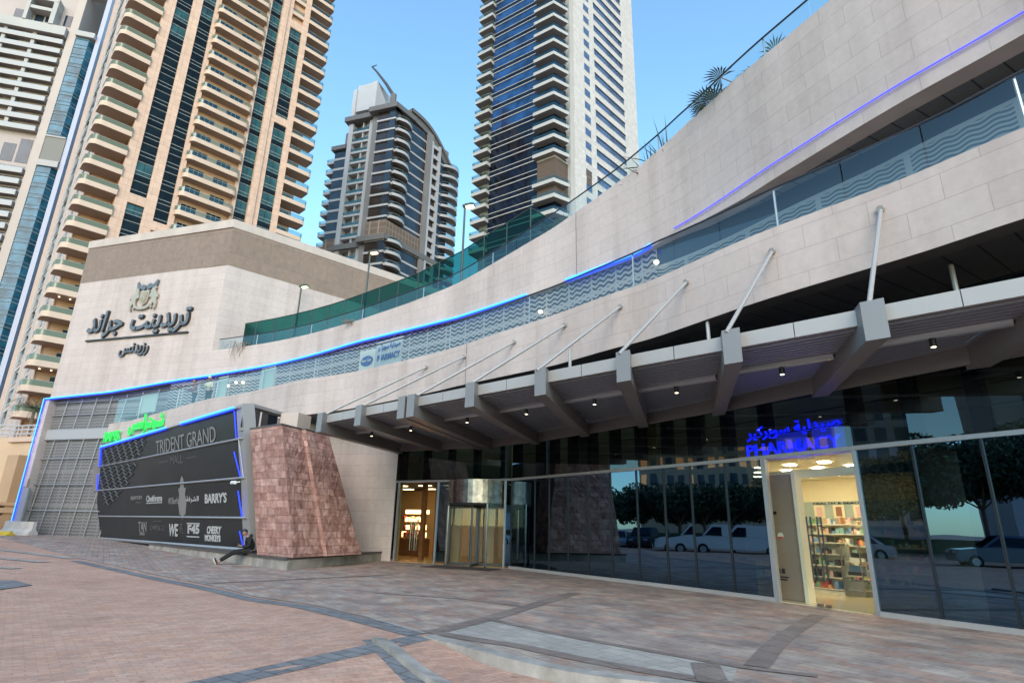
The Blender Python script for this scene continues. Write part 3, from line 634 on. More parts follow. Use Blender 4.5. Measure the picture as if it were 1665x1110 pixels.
# wall by the entrance, running behind the pillar
e0 = EP.at(EP.L); wd = np.array([-.96, .28])
mb = MB(); a, b = e0+wd*.0, e0+wd*7.5; L = 7.5; th = np.array([.28, .96])
mb.pbox(P3(b, 0), P3(a-b, 0), P3(th*.5, 0), [0, 0, 6.16]); 
for i, f in enumerate(mb.f): mb.uv[i] = [((mb.v[k][0]*-.96+mb.v[k][1]*.28), mb.v[k][2]) for k in f]
mb.build('entrance_wall', m_lime, mall)
mb = MB()
for f in ((-9.6, 25.9), (-11.4, 27.2)): mb.prism([(f[0]-.5, f[1]-.3), (f[0]+.35, f[1]-.55), (f[0]+.6, f[1]+.4), (f[0]-.3, f[1]+.6)], 4.2, 6.12)
mb.build('support_block', m_limeplain, mall)
# roof terrace slab behind the upper wall
mb = MB(); ss = np.linspace(0, sCor, 40)
for a, b in zip(ss, ss[1:]):
    A, B, C, D = WP.off(a, -.4), WP.off(b, -.4), WP.off(b, -9), WP.off(a, -9); mb.face([P3(A, ztop(a)-.4), P3(B, ztop(b)-.4), P3(C, ztop(b)-.4), P3(D, ztop(a)-.4)])
mb.build('roof_terrace', m_conc, mall)
for px, y0, y1, PA, zf0, zf1 in ((937, 350, 455, WP, zbot, ztop), (757, 590, 620, CB, zbb, zbt)):
    t = PA.hit(px, (y0+y1)/2)[0]; mb = MB(); strip(mb, PA, t-.015, t+.015, lambda k: zf0(k)+.02, lambda k: zf1(k)-.02, .004, -.02); mb.build('expansion_joint', m_greyd, mall)
# ---- crest and dark letters on the block front
bsg = thing('building_sign', P3(WP.at(sCor+6), 13.), 'dark raised Arabic lettering and pale gold crest on the limestone block', 'sign')
bO, bN = P3(C0, 0), np.array([-bd[1]*-1, 0, 0]); bN = np.array([-.297, -.955, 0]); bX = -P3(bd, 0); bZ = np.array([0, 0, 1.])
def bp_(px, py): return onplane(px, py, bO, bN)
def bsign(txt, x0, x1, y, h, yl, d=.22, bold=.03, shear=.1):
    c = bp_((x0+x1)/2, y); l, r2_ = bp_(x0, yl[0]), bp_(x1, yl[1]); tp, bt_ = bp_((x0+x1)/2, y-h/2), bp_((x0+x1)/2, y+h/2)
    put_text(txt, c, bX, bZ, float(np.dot(r2_-l, bX)), tp[2]-bt_[2], d, m_letter, bsg, bold, shear)
    put_text(txt, c+bN*(d+.004), bX, bZ, float(np.dot(r2_-l, bX)), tp[2]-bt_[2], .02, m_letterf, bsg, bold-.012, shear)
Z9 = lambda x, y: (120+x/6.165, 440+y/6.165)
x0, _ = Z9(580, 0); x1, _ = Z9(1180, 0); bsign(ar('تريدينت'), x0, x1, Z9(0, 520)[1], 240/6.165, (540, 520))
x0, _ = Z9(165, 0); x1, _ = Z9(520, 0); bsign(ar('جراند'), x0, x1, Z9(0, 545)[1], 265/6.165, (545, 535))
x0, _ = Z9(475, 0); x1, _ = Z9(768, 0); bsign(ar('رزيدنس'), x0, x1, Z9(0, 795)[1], 130/6.165, (575, 565), .18)
a, b = bp_(*Z9(135, 715)), bp_(*Z9(1155, 615)); zm_ = (a[2]+b[2])/2; mb = MB(); mb.pbox(P3(a[:2], zm_-.05), P3(b[:2]-a[:2], 0), bN*.18, [0, 0, .1]); mb.build('underline', m_letter, bsg)
cc = bp_(*Z9(728, 280)); sc_ = (bp_(*Z9(870, 280))-bp_(*Z9(580, 280))); sc_ = float(np.dot(sc_, bX))/2.9
def crest(name, pts, mat, d=.12, off_=.1):
    mb = MB(); mb.plate([(x*sc_, y*sc_) for x, y in pts], cc+bN*off_, bX, bZ, bN, d); mb.build(name, mat, bsg)
crest('shield', [(-.42, .55), (-.2, .62), (0, .55), (.2, .62), (.42, .55), (.42, -.05), (.28, -.4), (0, -.62), (-.28, -.4), (-.42, -.05)], m_gold)
crest('shield_field', [(-.3, .42), (.3, .42), (.3, -.05), (.2, -.32), (0, -.46), (-.2, -.32), (-.3, -.05)], M('crest_dull_gold', (.30, .24, .15), .5), .03, .222)  # shield field in a darker gold
crest('shield_stroke', [(-.2, .34), (-.1, .34), (.12, 0.), (.12, .34), (.2, .34), (.2, -.2), (.1, -.2), (-.1, .12), (-.1, -.2), (-.2, -.2)], m_gold, .03, .253)
beast = [(.48, .1), (.62, .42), (.60, .62), (.70, .80), (.82, .92), (.98, .86), (1.06, .70), (.94, .62), (1.06, .40), (1.28, .22), (1.36, -.1), (1.24, .0), (1.20, -.22), (1.30, -.55), (1.22, -.95), (1.08, -.98), (1.12, -.62), (.98, -.42), (.86, -.62), (.94, -.86), (.80, -.90), (.70, -.60), (.80, -.25), (.70, .02), (.60, -.05)]
crest('rearing_lion', beast, m_gold); crest('rearing_lion', [(-x, y) for x, y in beast][::-1], m_gold)
crest('scroll', [(1.0*math.sin(t), -.35-.62*math.cos(t)) for t in np.linspace(-1.0, 1.0, 12)]+[(.8*math.sin(t), -.28-.5*math.cos(t)) for t in np.linspace(1.0, -1.0, 12)], m_gold, .1, .16)
helm = [(.06, .74), (.08, .98), (.22, 1.12), (.40, 1.16), (.55, 1.02), (.72, 1.10), (.84, 1.22), (.96, 1.42), (1.06, 1.36), (1.04, 1.08), (.96, .88), (.80, .76), (.58, .80), (.40, .70), (.22, .66)]
crest('plumed_helm', helm, m_letterf); crest('plumed_helm', [(-x*.9, y*.96) for x, y in helm][::-1], m_letterf)
# ---- balustrades
def balustrade(name, label, path, s0, s1, zb, zt, w, pane, mat, group=None, rail=.03, post=3, skip=None):
    root = thing(name, P3(path.off((s0+s1)/2, w), zb((s0+s1)/2)), label, 'balustrade', group)
    n = max(1, int(round((s1-s0)/pane))); ss = np.linspace(s0, s1, n+1)
    for k, (a, b) in enumerate(zip(ss, ss[1:])):
        mb = MB(); A, B = path.off(a+.012, w), path.off(b-.012, w)
        d = B-A; nn = np.array([-d[1], d[0]])/np.linalg.norm(d)*.012
        mb.face([P3(B, zb(b)), P3(A, zb(a)), P3(A, zt(a)), P3(B, zt(b))])
        mb.build('glass_pane', mat, root)
    mb = MB(); sf = np.linspace(s0, s1, n*3+1)
    for a, b in zip(sf, sf[1:]): mb.tube(P3(path.off(a, w), zt(a)+rail*.6), P3(path.off(b, w), zt(b)+rail*.6), rail, 6, cap=False)
    mb.build('handrail', m_rail, root)
    for a in ss[::post]:
        mb = MB(); p = path.off(a, w-.05); mb.tube(P3(p, zb(a)-.05), P3(p, zt(a)+.02), .028, 6); mb.build('post', m_alu if rail < .035 else m_rail, root)
    return root
zr_up = fun(edge(WP, [(1300, 0), (1208, 80), (1164, 121), (1100, 182), (1001, 269), (900, 341), (828, 388), (760, 430), (720, 451), (588, 499), (480, 530), (350, 551)]))
balustrade('glass_balustrade', 'clear glass balustrade with dark handrail along the top edge of the upper wall', WP, sR, sW(352, 560), lambda t: ztop(t)-.02, zr_up, -.2, 1.55, m_bal, 'glass balustrades of the mall')
zr_lo = fun(edge(CB, [(1665, 108), (1451, 225), (1235, 317), (1097, 377), (1060, 393), (987, 427), (897, 464.5), (857, 479)]))
balustrade('glass_balustrade', 'glass balustrade on the lower terrace parapet, in front of the wave screens', CB, 0, CB.L-.3, lambda t: zbt(t)-.02, lambda t: max(zr_lo(t), zbt(t)+1.0), -.12, 1.45, m_bal, 'glass balustrades of the mall', rail=.026)
# green netting screen on the roof
sg0, sg1 = sW(863, 392), sW(357, 565)
GS = Path([WP.off(t, -1.6) for t in np.linspace(sg0-1.2, sg1+3, 14)])
zg = fun(edge(GS, [(863, 338), (778, 390), (763.6, 402), (718.5, 424), (675, 447), (632, 462.5), (512, 502.5), (435, 520), (358, 532)]))
gs0, gs1 = GS.hit(863, 338)[0], GS.hit(358, 532)[0]
root = thing('netting_screen', P3(GS.at((gs0+gs1)/2), 12.5), 'dark green netting screen standing behind the roof balustrade', 'screen')
ss = np.linspace(gs0, gs1, 17)
for a, b in zip(ss, ss[1:]):
    mb = MB(); A, B = GS.at(a), GS.at(b); mb.face([P3(B, 11.6), P3(A, 11.6), P3(A, zg(a)), P3(B, zg(b))]); mb.build('netting_panel', m_green, root)
A = GS.at(gs0); B = A+vpdir(1800)*5.5
mb = MB(); mb.face([P3(A, 11.6), P3(B, 11.6), P3(B, zg(gs0)), P3(A, zg(gs0))]); mb.build('netting_panel', m_green, root)
mb = MB()
for a in ss: mb.tube(P3(GS.at(a), 11.6), P3(GS.at(a), zg(a)), .035, 6)
for a, b in zip(ss, ss[1:]): mb.tube(P3(GS.at(a), zg(a)), P3(GS.at(b), zg(b)), .03, 6)
mb.tube(P3(A, zg(gs0)), P3(B, zg(gs0)), .03, 6); mb.tube(P3(B, 11.6), P3(B, zg(gs0)), .03, 6)
mb.build('frame', m_lampp, root)
# ---- curtain wall
cw = bpy.data.objects.new('curtain_wall', None); COL.objects.link(cw); cw.parent = mall; cw.matrix_parent_inverse = Matrix.Translation(-mall.location)
def clink(mb, name, mat): return mb.build(name, mat, cw) if False else _cl(mb, name, mat)
def _cl(mb, name, mat):
    o = bpy.data.objects.new(name, mb.mesh(name, mat)); COL.objects.link(o); o.parent = cw; return o
TR = 3.4
mul = [0.3]+[GP.hit(px, py)[0] for px, py in ((1720, 690), (1592, 703), (1480, 713), (1387, 722), (1240, 738), (1177, 745), (1121, 751), (1078, 756), (1034, 760.5), (992, 765), (955, 769), (923, 772), (893, 775), (870, 777))]+[GP.L-.05]
sD0, sD1 = GP.hit(1387, 722)[0], GP.hit(1240, 738)[0]
for a, b in zip(mul, mul[1:]):
    A, B = GP.at(a), GP.at(b); door = abs(a-sD0) < .01
    for z0, z1 in ((.1, TR-.05), (TR+.05, 6.35)):
        if door and z0 < 1: continue
        mb = MB(); mb.face([P3(A, z0), P3(B, z0), P3(B, z1), P3(A, z1)]); _cl(mb, 'glass_pane', m_cw if z0 < 1 else m_cwu)
for a in mul:
    t = GP.tan(a); nn = GP.nor(a); p = GP.at(a)
    mb = MB(); mb.cbox(p, t, .022, nn, .03, .1, TR); _cl(mb, 'mullion', m_alud)
    mb = MB(); mb.cbox(p-nn*.28, t, .13, nn, .16, TR+.06, 6.35); _cl(mb, 'column', m_alud)
mb = MB(); strip(mb, GP, 0, GP.L, TR-.045, TR+.045, .05, -.05); _cl(mb, 'transom', m_alu)
for q0, q1 in ((0, sD0-.05), (sD1+.05, GP.L)): mb = MB(); strip(mb, GP, q0, q1, 0, .1, .07, -.1); _cl(mb, 'sill', m_fascia)
for z in (3.95, 4.35, 4.75):
    mb = MB(); strip(mb, GP, 0, GP.L, z, z+.02, -.02, -.05); _cl(mb, 'glazing_bar', m_alud)
for q0, q1 in ((sD0-.035, sD0+.035), (sD1-.06, sD1+.06)): mb = MB(); strip(mb, GP, q0, q1, 0, TR, .05, -.08); _cl(mb, 'door_post', m_alu)
# ---- pharmacy interior
pD = (GP.at(sD0)+GP.at(sD1))/2; e1 = GP.at(sD0)-GP.at(sD1); DW = np.linalg.norm(e1); e1 = e1/DW; e2 = np.array([-e1[1], e1[0]])
if np.dot(e2, pD) < 0: e2 = -e2
def IL(a, b, z): q = pD+e1*a+e2*b; return np.array([q[0], q[1], z])
shop = bpy.data.objects.new('shop_interior', None); COL.objects.link(shop); shop.parent = mall; shop.matrix_parent_inverse = Matrix.Translation(-mall.location)
def _sl(mb, name, mat):
    o = bpy.data.objects.new(name, mb.mesh(name, mat)); COL.objects.link(o); o.parent = shop; return o
def ibox(mb, a0, a1, b0, b1, z0, z1, mi=0): o = IL(a0, b0, z0); mb.pbox(o, IL(a1, b0, z0)-o, IL(a0, b1, z0)-o, [0, 0, z1-z0], mi)
RA0, RA1, RB = -6.0, 2.2, 6.6
mb = MB(); ibox(mb, RA0, RA1, .06, RB, -.04, .02); _sl(mb, 'floor', m_itile)
mb = MB(); ibox(mb, RA0, RA1, .3, RB, 3.36, 3.42); _sl(mb, 'ceiling', m_iceil)
mb = MB(); ibox(mb, RA0, RA1, RB, RB+.1, 0, 3.4); ibox(mb, RA0-.1, RA0, .5, RB, 0, 3.4); ibox(mb, RA1, RA1+.1, .25, RB, 0, 3.4); _sl(mb, 'wall', m_iw)
mb = MB(); ibox(mb, RA0, RA1, RB-.06, RB-.01, 2.05, 2.62); _sl(mb, 'poster_rail', m_aqua)
mb = MB()
for a in (-4.6, -3.6, -2.6, -1.6, -.6):
    for b in (1.6, 2.8, 4.0, 5.2): mb.tube(IL(a, b, 3.33), IL(a, b, 3.359), .15, 12)
_sl(mb, 'ceiling_light', m_panel)
mb = MB(); ibox(mb, RA0+.4, RA0+2.2, 1.2, 1.35, 3.1, 3.35); _sl(mb, 'bulkhead', m_iw)
def shelves(name, a0, a1, b0, b1, zs, depthdir, seed, hmax=.22):
    r = random.Random(seed); mb = MB()
    for z in zs: ibox(mb, a0, a1, b0, b1, z, z+.03)
    mats = [m_shelf]+prods
    for z in zs:
        if a1-a0 > b1-b0:
            x = a0+.04
            while x < a1-.14:
                w = r.uniform(.05, .16); 
                if r.random() < .88: ibox(mb, x, x+w*.9, b0+.02, b0+.02+min(.2, b1-b0-.04), z+.031, z+.03+r.uniform(.06, hmax), 1+r.randrange(len(prods)))
                x += w
        else:
            x = b0+.04
            while x < b1-.14:
                w = r.uniform(.05, .16)
                if r.random() < .88: ibox(mb, a0+.02, a1-.02, x, x+w*.9, z+.031, z+.03+r.uniform(.06, hmax), 1+r.randrange(len(prods)))
                x += w
    return _sl(mb, name, mats)
shelves('wall_shelf', RA0+.1, RA1-.1, RB-.42, RB-.08, (.15, .5, .85, 1.2, 1.55, 1.85), 1, 3)
shelves('wall_shelf', RA0+.05, RA0+.4, .8, RB-.6, (.15, .5, .85, 1.2, 1.55, 1.9), 0, 4)
# counter display facing the door, seen through the right leaf
mb = MB(); ibox(mb, -3.1, -1.5, 3.45, 3.55, .05, 1.35); ibox(mb, -3.1, -1.5, 3.1, 3.9, .02, .1); _sl(mb, 'display_back', m_shelf)
shelves('display_shelf', -3.05, -1.55, 3.12, 3.44, (.12, .42, .72, 1.02, 1.32), 1, 11, .2)
mb = MB(); ibox(mb, -1.5, -.95, 3.1, 3.9, .02, 1.3); _sl(mb, 'glass_cabinet', m_door)
mb = MB()
for a in (-1.5, -.97):
    for b in (3.1, 3.88): ibox(mb, a, a+.025, b, b+.025, .02, 1.32)
ibox(mb, -1.5, -.95, 3.1, 3.9, .02, .14); _sl(mb, 'cabinet_frame', m_alu)
shelves('cabinet_shelf', -1.45, -1.0, 3.2, 3.8, (.15, .5, .85), 1, 5, .25)
# posters: three pictures over the shelves
mb = MB()
cols = [prods[5], prods[1], prods[4]]
for k, a in enumerate((-4.25, -3.55, -2.85)):
    ibox(mb, a-.2, a+.2, RB-.085, RB-.065, 2.08, 2.5, 0); ibox(mb, a-.1, a+.1, RB-.095, RB-.086, 2.14, 2.44, 1+k % 2)
_sl(mb, 'poster', [m_iw, prods[5], M('poster_brown', (.3, .13, .08), .6)])
o = put_text('HEALTH & BEAUTY', IL(-3.5, RB-.075, 2.56), P3(e1, 0), [0, 0, 1], 1.9, .075, .01, m_dark, None); o.parent = shop
# tan advertising panel just inside the left leaf
n2 = np.append(e2, 0)
pA = onplane(1264, 985, IL(0, .55, 0), n2); pB = onplane(1316, 985, IL(0, .55, 0), n2)
aA, aB = np.dot(pA[:2]-pD, e1), np.dot(pB[:2]-pD, e1)
mb = MB(); ibox(mb, aA, aB, .55, .7, .03, 3.0); _sl(mb, 'tan_panel', m_itan)
mb = MB(); ibox(mb, aB-.05, aB+.05, .5, .75, .02, 3.1); ibox(mb, aA-.05, aB+3, .72, .8, 2.9, 3.1); _sl(mb, 'portal_frame', m_iw)
mb = MB(); ibox(mb, aA+.12, aA+.2, .535, .549, .62, .73); ibox(mb, aA+.25, aA+.33, .535, .549, .62, .73)
ibox(mb, aA+.06, aA+.42, .535, .549, .52, .55); ibox(mb, aA+.06, aA+.38, .535, .549, .46, .49); ibox(mb, aA+.16, aA+.27, .535, .549, 2.02, 2.1); _sl(mb, 'panel_print', m_dark)
c = IL(aA+.32, .545, 1.5); mb = MB(); tt = np.linspace(0, 2*math.pi, 20, False); mb.plate([(.085*math.cos(t), .085*math.sin(t)) for t in tt], c, P3(e1, 0), [0, 0, 1], -n2, .006)
mb.plate([(.085*math.cos(t), .085*math.sin(t)) for t in np.linspace(math.pi*1.05, math.pi*1.95, 12)], c-n2*.007, P3(e1, 0), [0, 0, 1], -n2, .004, 1)
_sl(mb, 'round_sticker', [m_shelf, prods[1]])
# poster seen through the pane left of the door
mb = MB(); ibox(mb, -2.2, -1.32, .22, .26, .9, 2.7, 0); ibox(mb, -2.2, -1.32, .205, .219, 1.95, 2.2, 1); ibox(mb, -2.1, -1.7, .205, .219, 1.5, 1.85, 2); _sl(mb, 'window_poster', [M('poster_green', (.32, .42, .25), .6), M('poster_lilac', (.45, .40, .62), .6), M('poster_brown2', (.3, .18, .1), .6)])
# door leaves: two panes with tall pull handles
for k, (a0, a1) in enumerate(((-DW/2+.07, .0), (.015, DW/2-.05))):
    mb = MB(); mb.face([IL(a0, 0, .03), IL(a1, 0, .03), IL(a1, 0, TR-.08), IL(a0, 0, TR-.08)]); leaf = mb.build('glass_door', m_door, mall)
    mb = MB()
    hx = -.13 if k == 0 else .13
    for b in (-.07, .07): mb.tube(IL(hx, b, .55), IL(hx, b, 1.95), .02, 8)
    for z in (.75, 1.75): mb.tube(IL(hx, -.07, z), IL(hx, .07, z), .012, 6)
    mb.build('handle', m_alud, leaf)
    mb = MB(); ibox(mb, (-.16 if k == 0 else .03), (-.02 if k == 0 else .16), -.015, .015, .03, .09); ibox(mb, (-.2 if k == 0 else .03), (-.02 if k == 0 else .2), -.015, .015, TR-.15, TR-.08); mb.build('patch_fitting', m_chrome, leaf)
# blue lit pharmacy sign behind the upper panes
sg = thing('pharmacy_sign', IL(-.3, .5, 3.6), 'blue lit pharmacy sign in Arabic and English hung inside the glass over the shop door', 'sign')
nP = np.append(e2, 0); O = IL(0, .12, 0)
c1 = onplane(1286, 703, O, nP); l1 = onplane(1212, 715, O, nP); r1 = onplane(1362, 690, O, nP)
put_text(ar('صيدلية سوبركير'), [c1[0], c1[1], TR+.64], P3(e1, 0), [0, 0, 1], np.linalg.norm((r1-l1)[:2]), .36, .05, m_blulit, sg, .004)
c2 = onplane(1286, 724, O, nP)
put_text('PHARMACY', [c2[0], c2[1], TR+.22], P3(e1, 0), [0, 0, 1], np.linalg.norm((r1-l1)[:2]), .30, .05, m_blulit, sg, .006)
mb = MB(); ibox(mb, -1.1, -.2, .42, .46, TR+.08, TR+.62); ibox(mb, -.05, .78, .42, .46, TR+.08, TR+.78); mb.build('backing_panel', M('sign_backing', (.45, .6, .62), .6), sg)
# dark rooms behind the other panes: floor, back wall, ceiling keep the daylight out
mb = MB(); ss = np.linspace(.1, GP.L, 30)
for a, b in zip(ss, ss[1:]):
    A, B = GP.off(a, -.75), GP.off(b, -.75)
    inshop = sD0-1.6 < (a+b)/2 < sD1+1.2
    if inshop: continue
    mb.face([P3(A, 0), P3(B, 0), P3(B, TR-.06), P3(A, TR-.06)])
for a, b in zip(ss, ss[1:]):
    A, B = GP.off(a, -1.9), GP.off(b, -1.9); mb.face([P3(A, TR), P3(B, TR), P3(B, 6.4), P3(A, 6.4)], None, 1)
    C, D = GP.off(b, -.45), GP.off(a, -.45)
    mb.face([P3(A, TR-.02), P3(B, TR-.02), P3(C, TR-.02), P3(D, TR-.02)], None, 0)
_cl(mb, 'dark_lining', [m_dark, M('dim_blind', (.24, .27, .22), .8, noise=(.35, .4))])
mb = MB()
for a, b in list(zip(mul, mul[1:])):
    c = GP.off((a+b)/2, -1.1); mb.cbox(c, GP.tan(a), .2, GP.nor(a), .06, 5.42, 5.46)
_cl(mb, 'mezzanine_light', emit('mezzanine_light', (1., .95, .65), 1.5))
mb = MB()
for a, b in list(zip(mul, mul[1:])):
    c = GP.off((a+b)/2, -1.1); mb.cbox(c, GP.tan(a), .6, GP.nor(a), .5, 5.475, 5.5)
_cl(mb, 'light_spill_plate', m_dark)  # unseen plates added to keep the lamps' light off the soffit
for k, (a, b, c) in enumerate([(sD0-3.2, sD0-.5, (.26, .24, .15)), (sD1+4.1, sD1+4.9, (.42, .34, .10)), (sD1+2.2, sD1+2.8, (.2, .24, .22)), (sD1+7.2, sD1+7.8, (.16, .2, .14))]):
    mb = MB(); strip(mb, GP, a, b, TR+.1, 5.2, -.55, -.6); _cl(mb, 'window_blind', M('blind_%s' % 'abcd'[k], c, .8))
# ---- entrance
ed = EP.tan(1.); en = EP.nor(1.)
def EL(a, b, z): q = EP.at(0)+ed*a-en*b; return np.array([q[0], q[1], z])   # a to the left, b inwards
def eA(px, py=912, b=0.): q = onplane(px, py, EL(0, b, 0), np.append(en, 0)); return float(np.dot(q[:2]-EP.at(0), ed))
def ebox(mb, a0, a1, b0, b1, z0, z1, mi=0): o = EL(a0, b0, z0); mb.pbox(o, EL(a1, b0, z0)-o, EL(a0, b1, z0)-o, [0, 0, z1-z0], mi)
aEnd = EP.L; aG0, aDr0, aDr1, aRv0, aRv1 = eA(822), eA(706), eA(640), eA(728), eA(818)
print('entrance a', aG0, aRv1, aRv0, aDr0, aDr1, aEnd)
for a0, a1, z0, z1, mt_ in ((.0, aEnd, TR+.05, 6.35, m_cwu), (.0, aRv1-.05, .1, TR-.05, m_cw), (aRv0+.05, aDr0, .1, TR-.05, m_cw), (aDr1, aEnd-.03, .1, TR-.05, m_cw)):
    n = 4 if z0 > 1 else 1; q = np.linspace(a0, a1, n+1)
    for x0, x1 in zip(q, q[1:]): mb = MB(); mb.face([EL(x1, 0, z0), EL(x0, 0, z0), EL(x0, 0, z1), EL(x1, 0, z1)]); _cl(mb, 'glass_pane', mt_)
mb = MB(); ebox(mb, 0, aEnd, -.05, .05, TR-.045, TR+.045); _cl(mb, 'transom', m_alu)
for a in (aDr0, aDr1, aRv0+.03, aRv1-.03): mb = MB(); ebox(mb, a-.03, a+.03, -.05, .05, 0, TR); _cl(mb, 'door_post', m_alu)
for a in np.linspace(.5, aEnd-.2, 5): mb = MB(); ebox(mb, a-.12, a+.12, .12, .4, TR+.06, 6.3); _cl(mb, 'column', m_alud)
mb = MB(); mb.face([EL(aDr1-.03, 0, .03), EL(aDr0+.03, 0, .03), EL(aDr0+.03, 0, TR-.06), EL(aDr1-.03, 0, TR-.06)]); leaf = mb.build('glass_door', m_door, mall)
mb = MB(); am = (aDr0+aDr1)/2+.1
for d in (-.12, .12):
    for b in (-.07, .07): mb.tube(EL(am+d, b, .5), EL(am+d, b, 1.75), .022, 8)
mb.build('handle', m_chrome, leaf)
lob = bpy.data.objects.new('lobby_interior', None); COL.objects.link(lob); lob.parent = mall; lob.matrix_parent_inverse = Matrix.Translation(-mall.location)
def _ll(mb, name, mat): o = bpy.data.objects.new(name, mb.mesh(name, mat)); COL.objects.link(o); o.parent = lob; return o
mb = MB(); ebox(mb, -.5, aEnd+8, .06, 7, -.04, .015); _ll(mb, 'floor', m_lobf)
mb = MB(); ebox(mb, -.5, aEnd+8, .1, 7, TR, TR+.1); _ll(mb, 'ceiling', m_dark)
mb = MB(); ebox(mb, -.5, aEnd+8, 6.5, 6.6, 0, TR); ebox(mb, -.6, -.5, .2, 6.6, 0, TR); ebox(mb, aEnd+7.9, aEnd+8, .1, 6.6, 0, TR); ebox(mb, aEnd+.05, aEnd+8, .55, .6, 0, TR); ebox(mb, aDr0-.3, aDr0+.15, 1.4, 1.6, 0, TR); ebox(mb, aRv0-.9, aRv0-.5, 2.2, 2.6, 0, TR); _ll(mb, 'wall', m_lobw)
mb = MB()
for a in np.linspace(.2, aEnd+6, 9): ebox(mb, a-.3, a+.3, 2.2, 2.5, TR-.04, TR-.003); ebox(mb, a-.3, a+.3, 4.6, 4.9, TR-.04, TR-.003)
_ll(mb, 'ceiling_light', m_lobl)
mb = MB()
for a in (aDr1-.9, aRv1+.15, aDr0+.5): ebox(mb, a-.09, a+.09, 1.7, 1.9, 0, TR)
for z in (1.0, 2.0): ebox(mb, aRv1-.6, aRv1+.8, 1.75, 1.85, z, z+.12)
ebox(mb, eA(684, 912, 2.)-.1, eA(684, 912, 2.)+.1, 1.9, 2.1, 0, TR); ebox(mb, eA(668, 880, 4.4)-.9, eA(668, 880, 4.4)+.6, 4.2, 4.8, 0, .85); _ll(mb, 'timber_frame', m_wood)
mb = MB(); r = random.Random(5)
for z in (.92, 1.3, 1.7):
    for k in range(22): a = eA(668, 880, 4.4)-.85+r.random()*1.4; ebox(mb, a, a+.09, 4.35, 4.6, z, z+r.uniform(.08, .3), r.randrange(4))
_ll(mb, 'shop_goods', [prods[4], prods[1], m_warm, prods[2]])
mb = MB(); ebox(mb, eA(668, 880, 4.4)-.9, eA(668, 880, 4.4)+.6, 4.55, 4.65, 2.1, 2.3); _ll(mb, 'shop_light', m_warm)
mb = MB(); ebox(mb, -.4, aEnd+1.4, 1.6, 1.7, TR, 6.4); ebox(mb, aEnd+.02, aEnd+.1, .1, 1.6, TR, 6.4); _ll(mb, 'upper_lining', bpy.data.materials['dim_blind'])
mb = MB(); ebox(mb, .6, aEnd-.6, .7, .82, 6.1, 6.16); _ll(mb, 'upper_light', bpy.data.materials['mezzanine_light'])
# revolving door: a thing that turns
cR = EL((aRv0+aRv1)/2, .15, 0)[:2]; rr = abs(aRv0-aRv1)/2*.97; rr = min(rr, 1.5)
rv = thing('revolving_door', P3(cR, 0), 'revolving glass door in a polished steel drum under the canopy', 'revolving door')
mb = MB(); mb.lathe(P3(cR, 0), [(rr, 2.45), (rr, TR-.03)], 40); mb.build('drum', M('brushed_drum', (.24, .21, .19), .3, metal=1., noise=(5, .4)), rv)
mb = MB(); mb.lathe(P3(cR, 0), [(.02, 2.36), (rr-.02, 2.36), (rr-.02, 2.45)], 40); mb.build('canopy_plate', m_dark, rv)
mb = MB()
th0 = math.atan2(ed[1], ed[0])
for k0 in (th0-.75, th0+math.pi-.75):
    for k in range(10):
        t, u = k0+k*.15, k0+(k+1)*.15
        mb.face([P3(cR+rr*np.array([math.cos(t), math.sin(t)]), .05), P3(cR+rr*np.array([math.cos(u), math.sin(u)]), .05), P3(cR+rr*np.array([math.cos(u), math.sin(u)]), 2.44), P3(cR+rr*np.array([math.cos(t), math.sin(t)]), 2.44)])
mb.build('curved_glass', m_door, rv)
mb = MB()
for k0 in (th0-.75, th0+.75, th0+math.pi-.75, th0+math.pi+.75):
    p = cR+rr*np.array([math.cos(k0), math.sin(k0)]); mb.tube(P3(p, 0), P3(p, 2.46), .05, 8)
mb.build('drum_post', m_chrome, rv)
for k in range(4):
    t = th0+.35+k*math.pi/2; d = np.array([math.cos(t), math.sin(t)]); nn = np.array([-d[1], d[0]]); mb = MB()
    mb.face([P3(cR+d*.06, .1), P3(cR+d*(rr-.08), .1), P3(cR+d*(rr-.08), 2.3), P3(cR+d*.06, 2.3)]); w = mb.build('wing', m_door, rv)
    mb = MB()
    for r0, r1, z0, z1 in ((.03, .09, .04, 2.34), (rr-.12, rr-.05, .04, 2.34), (.03, rr-.05, .04, .13), (.03, rr-.05, 2.26, 2.34)):
        mb.cbox(cR+d*(r0+r1)/2, d, (r1-r0)/2, nn, .025, z0, z1)
    mb.build('wing_frame', m_alud, w)
mb = MB(); c = cR+en*1.5; mb.cbox(c-ed*.2, ed, 1.5, en, .55, .012, .03); tag(mb.build('door_mat', M('mat', (.05, .035, .03), .95, noise=(20, .3))), 'dark brown door mat on the paving before the revolving door', 'door mat')
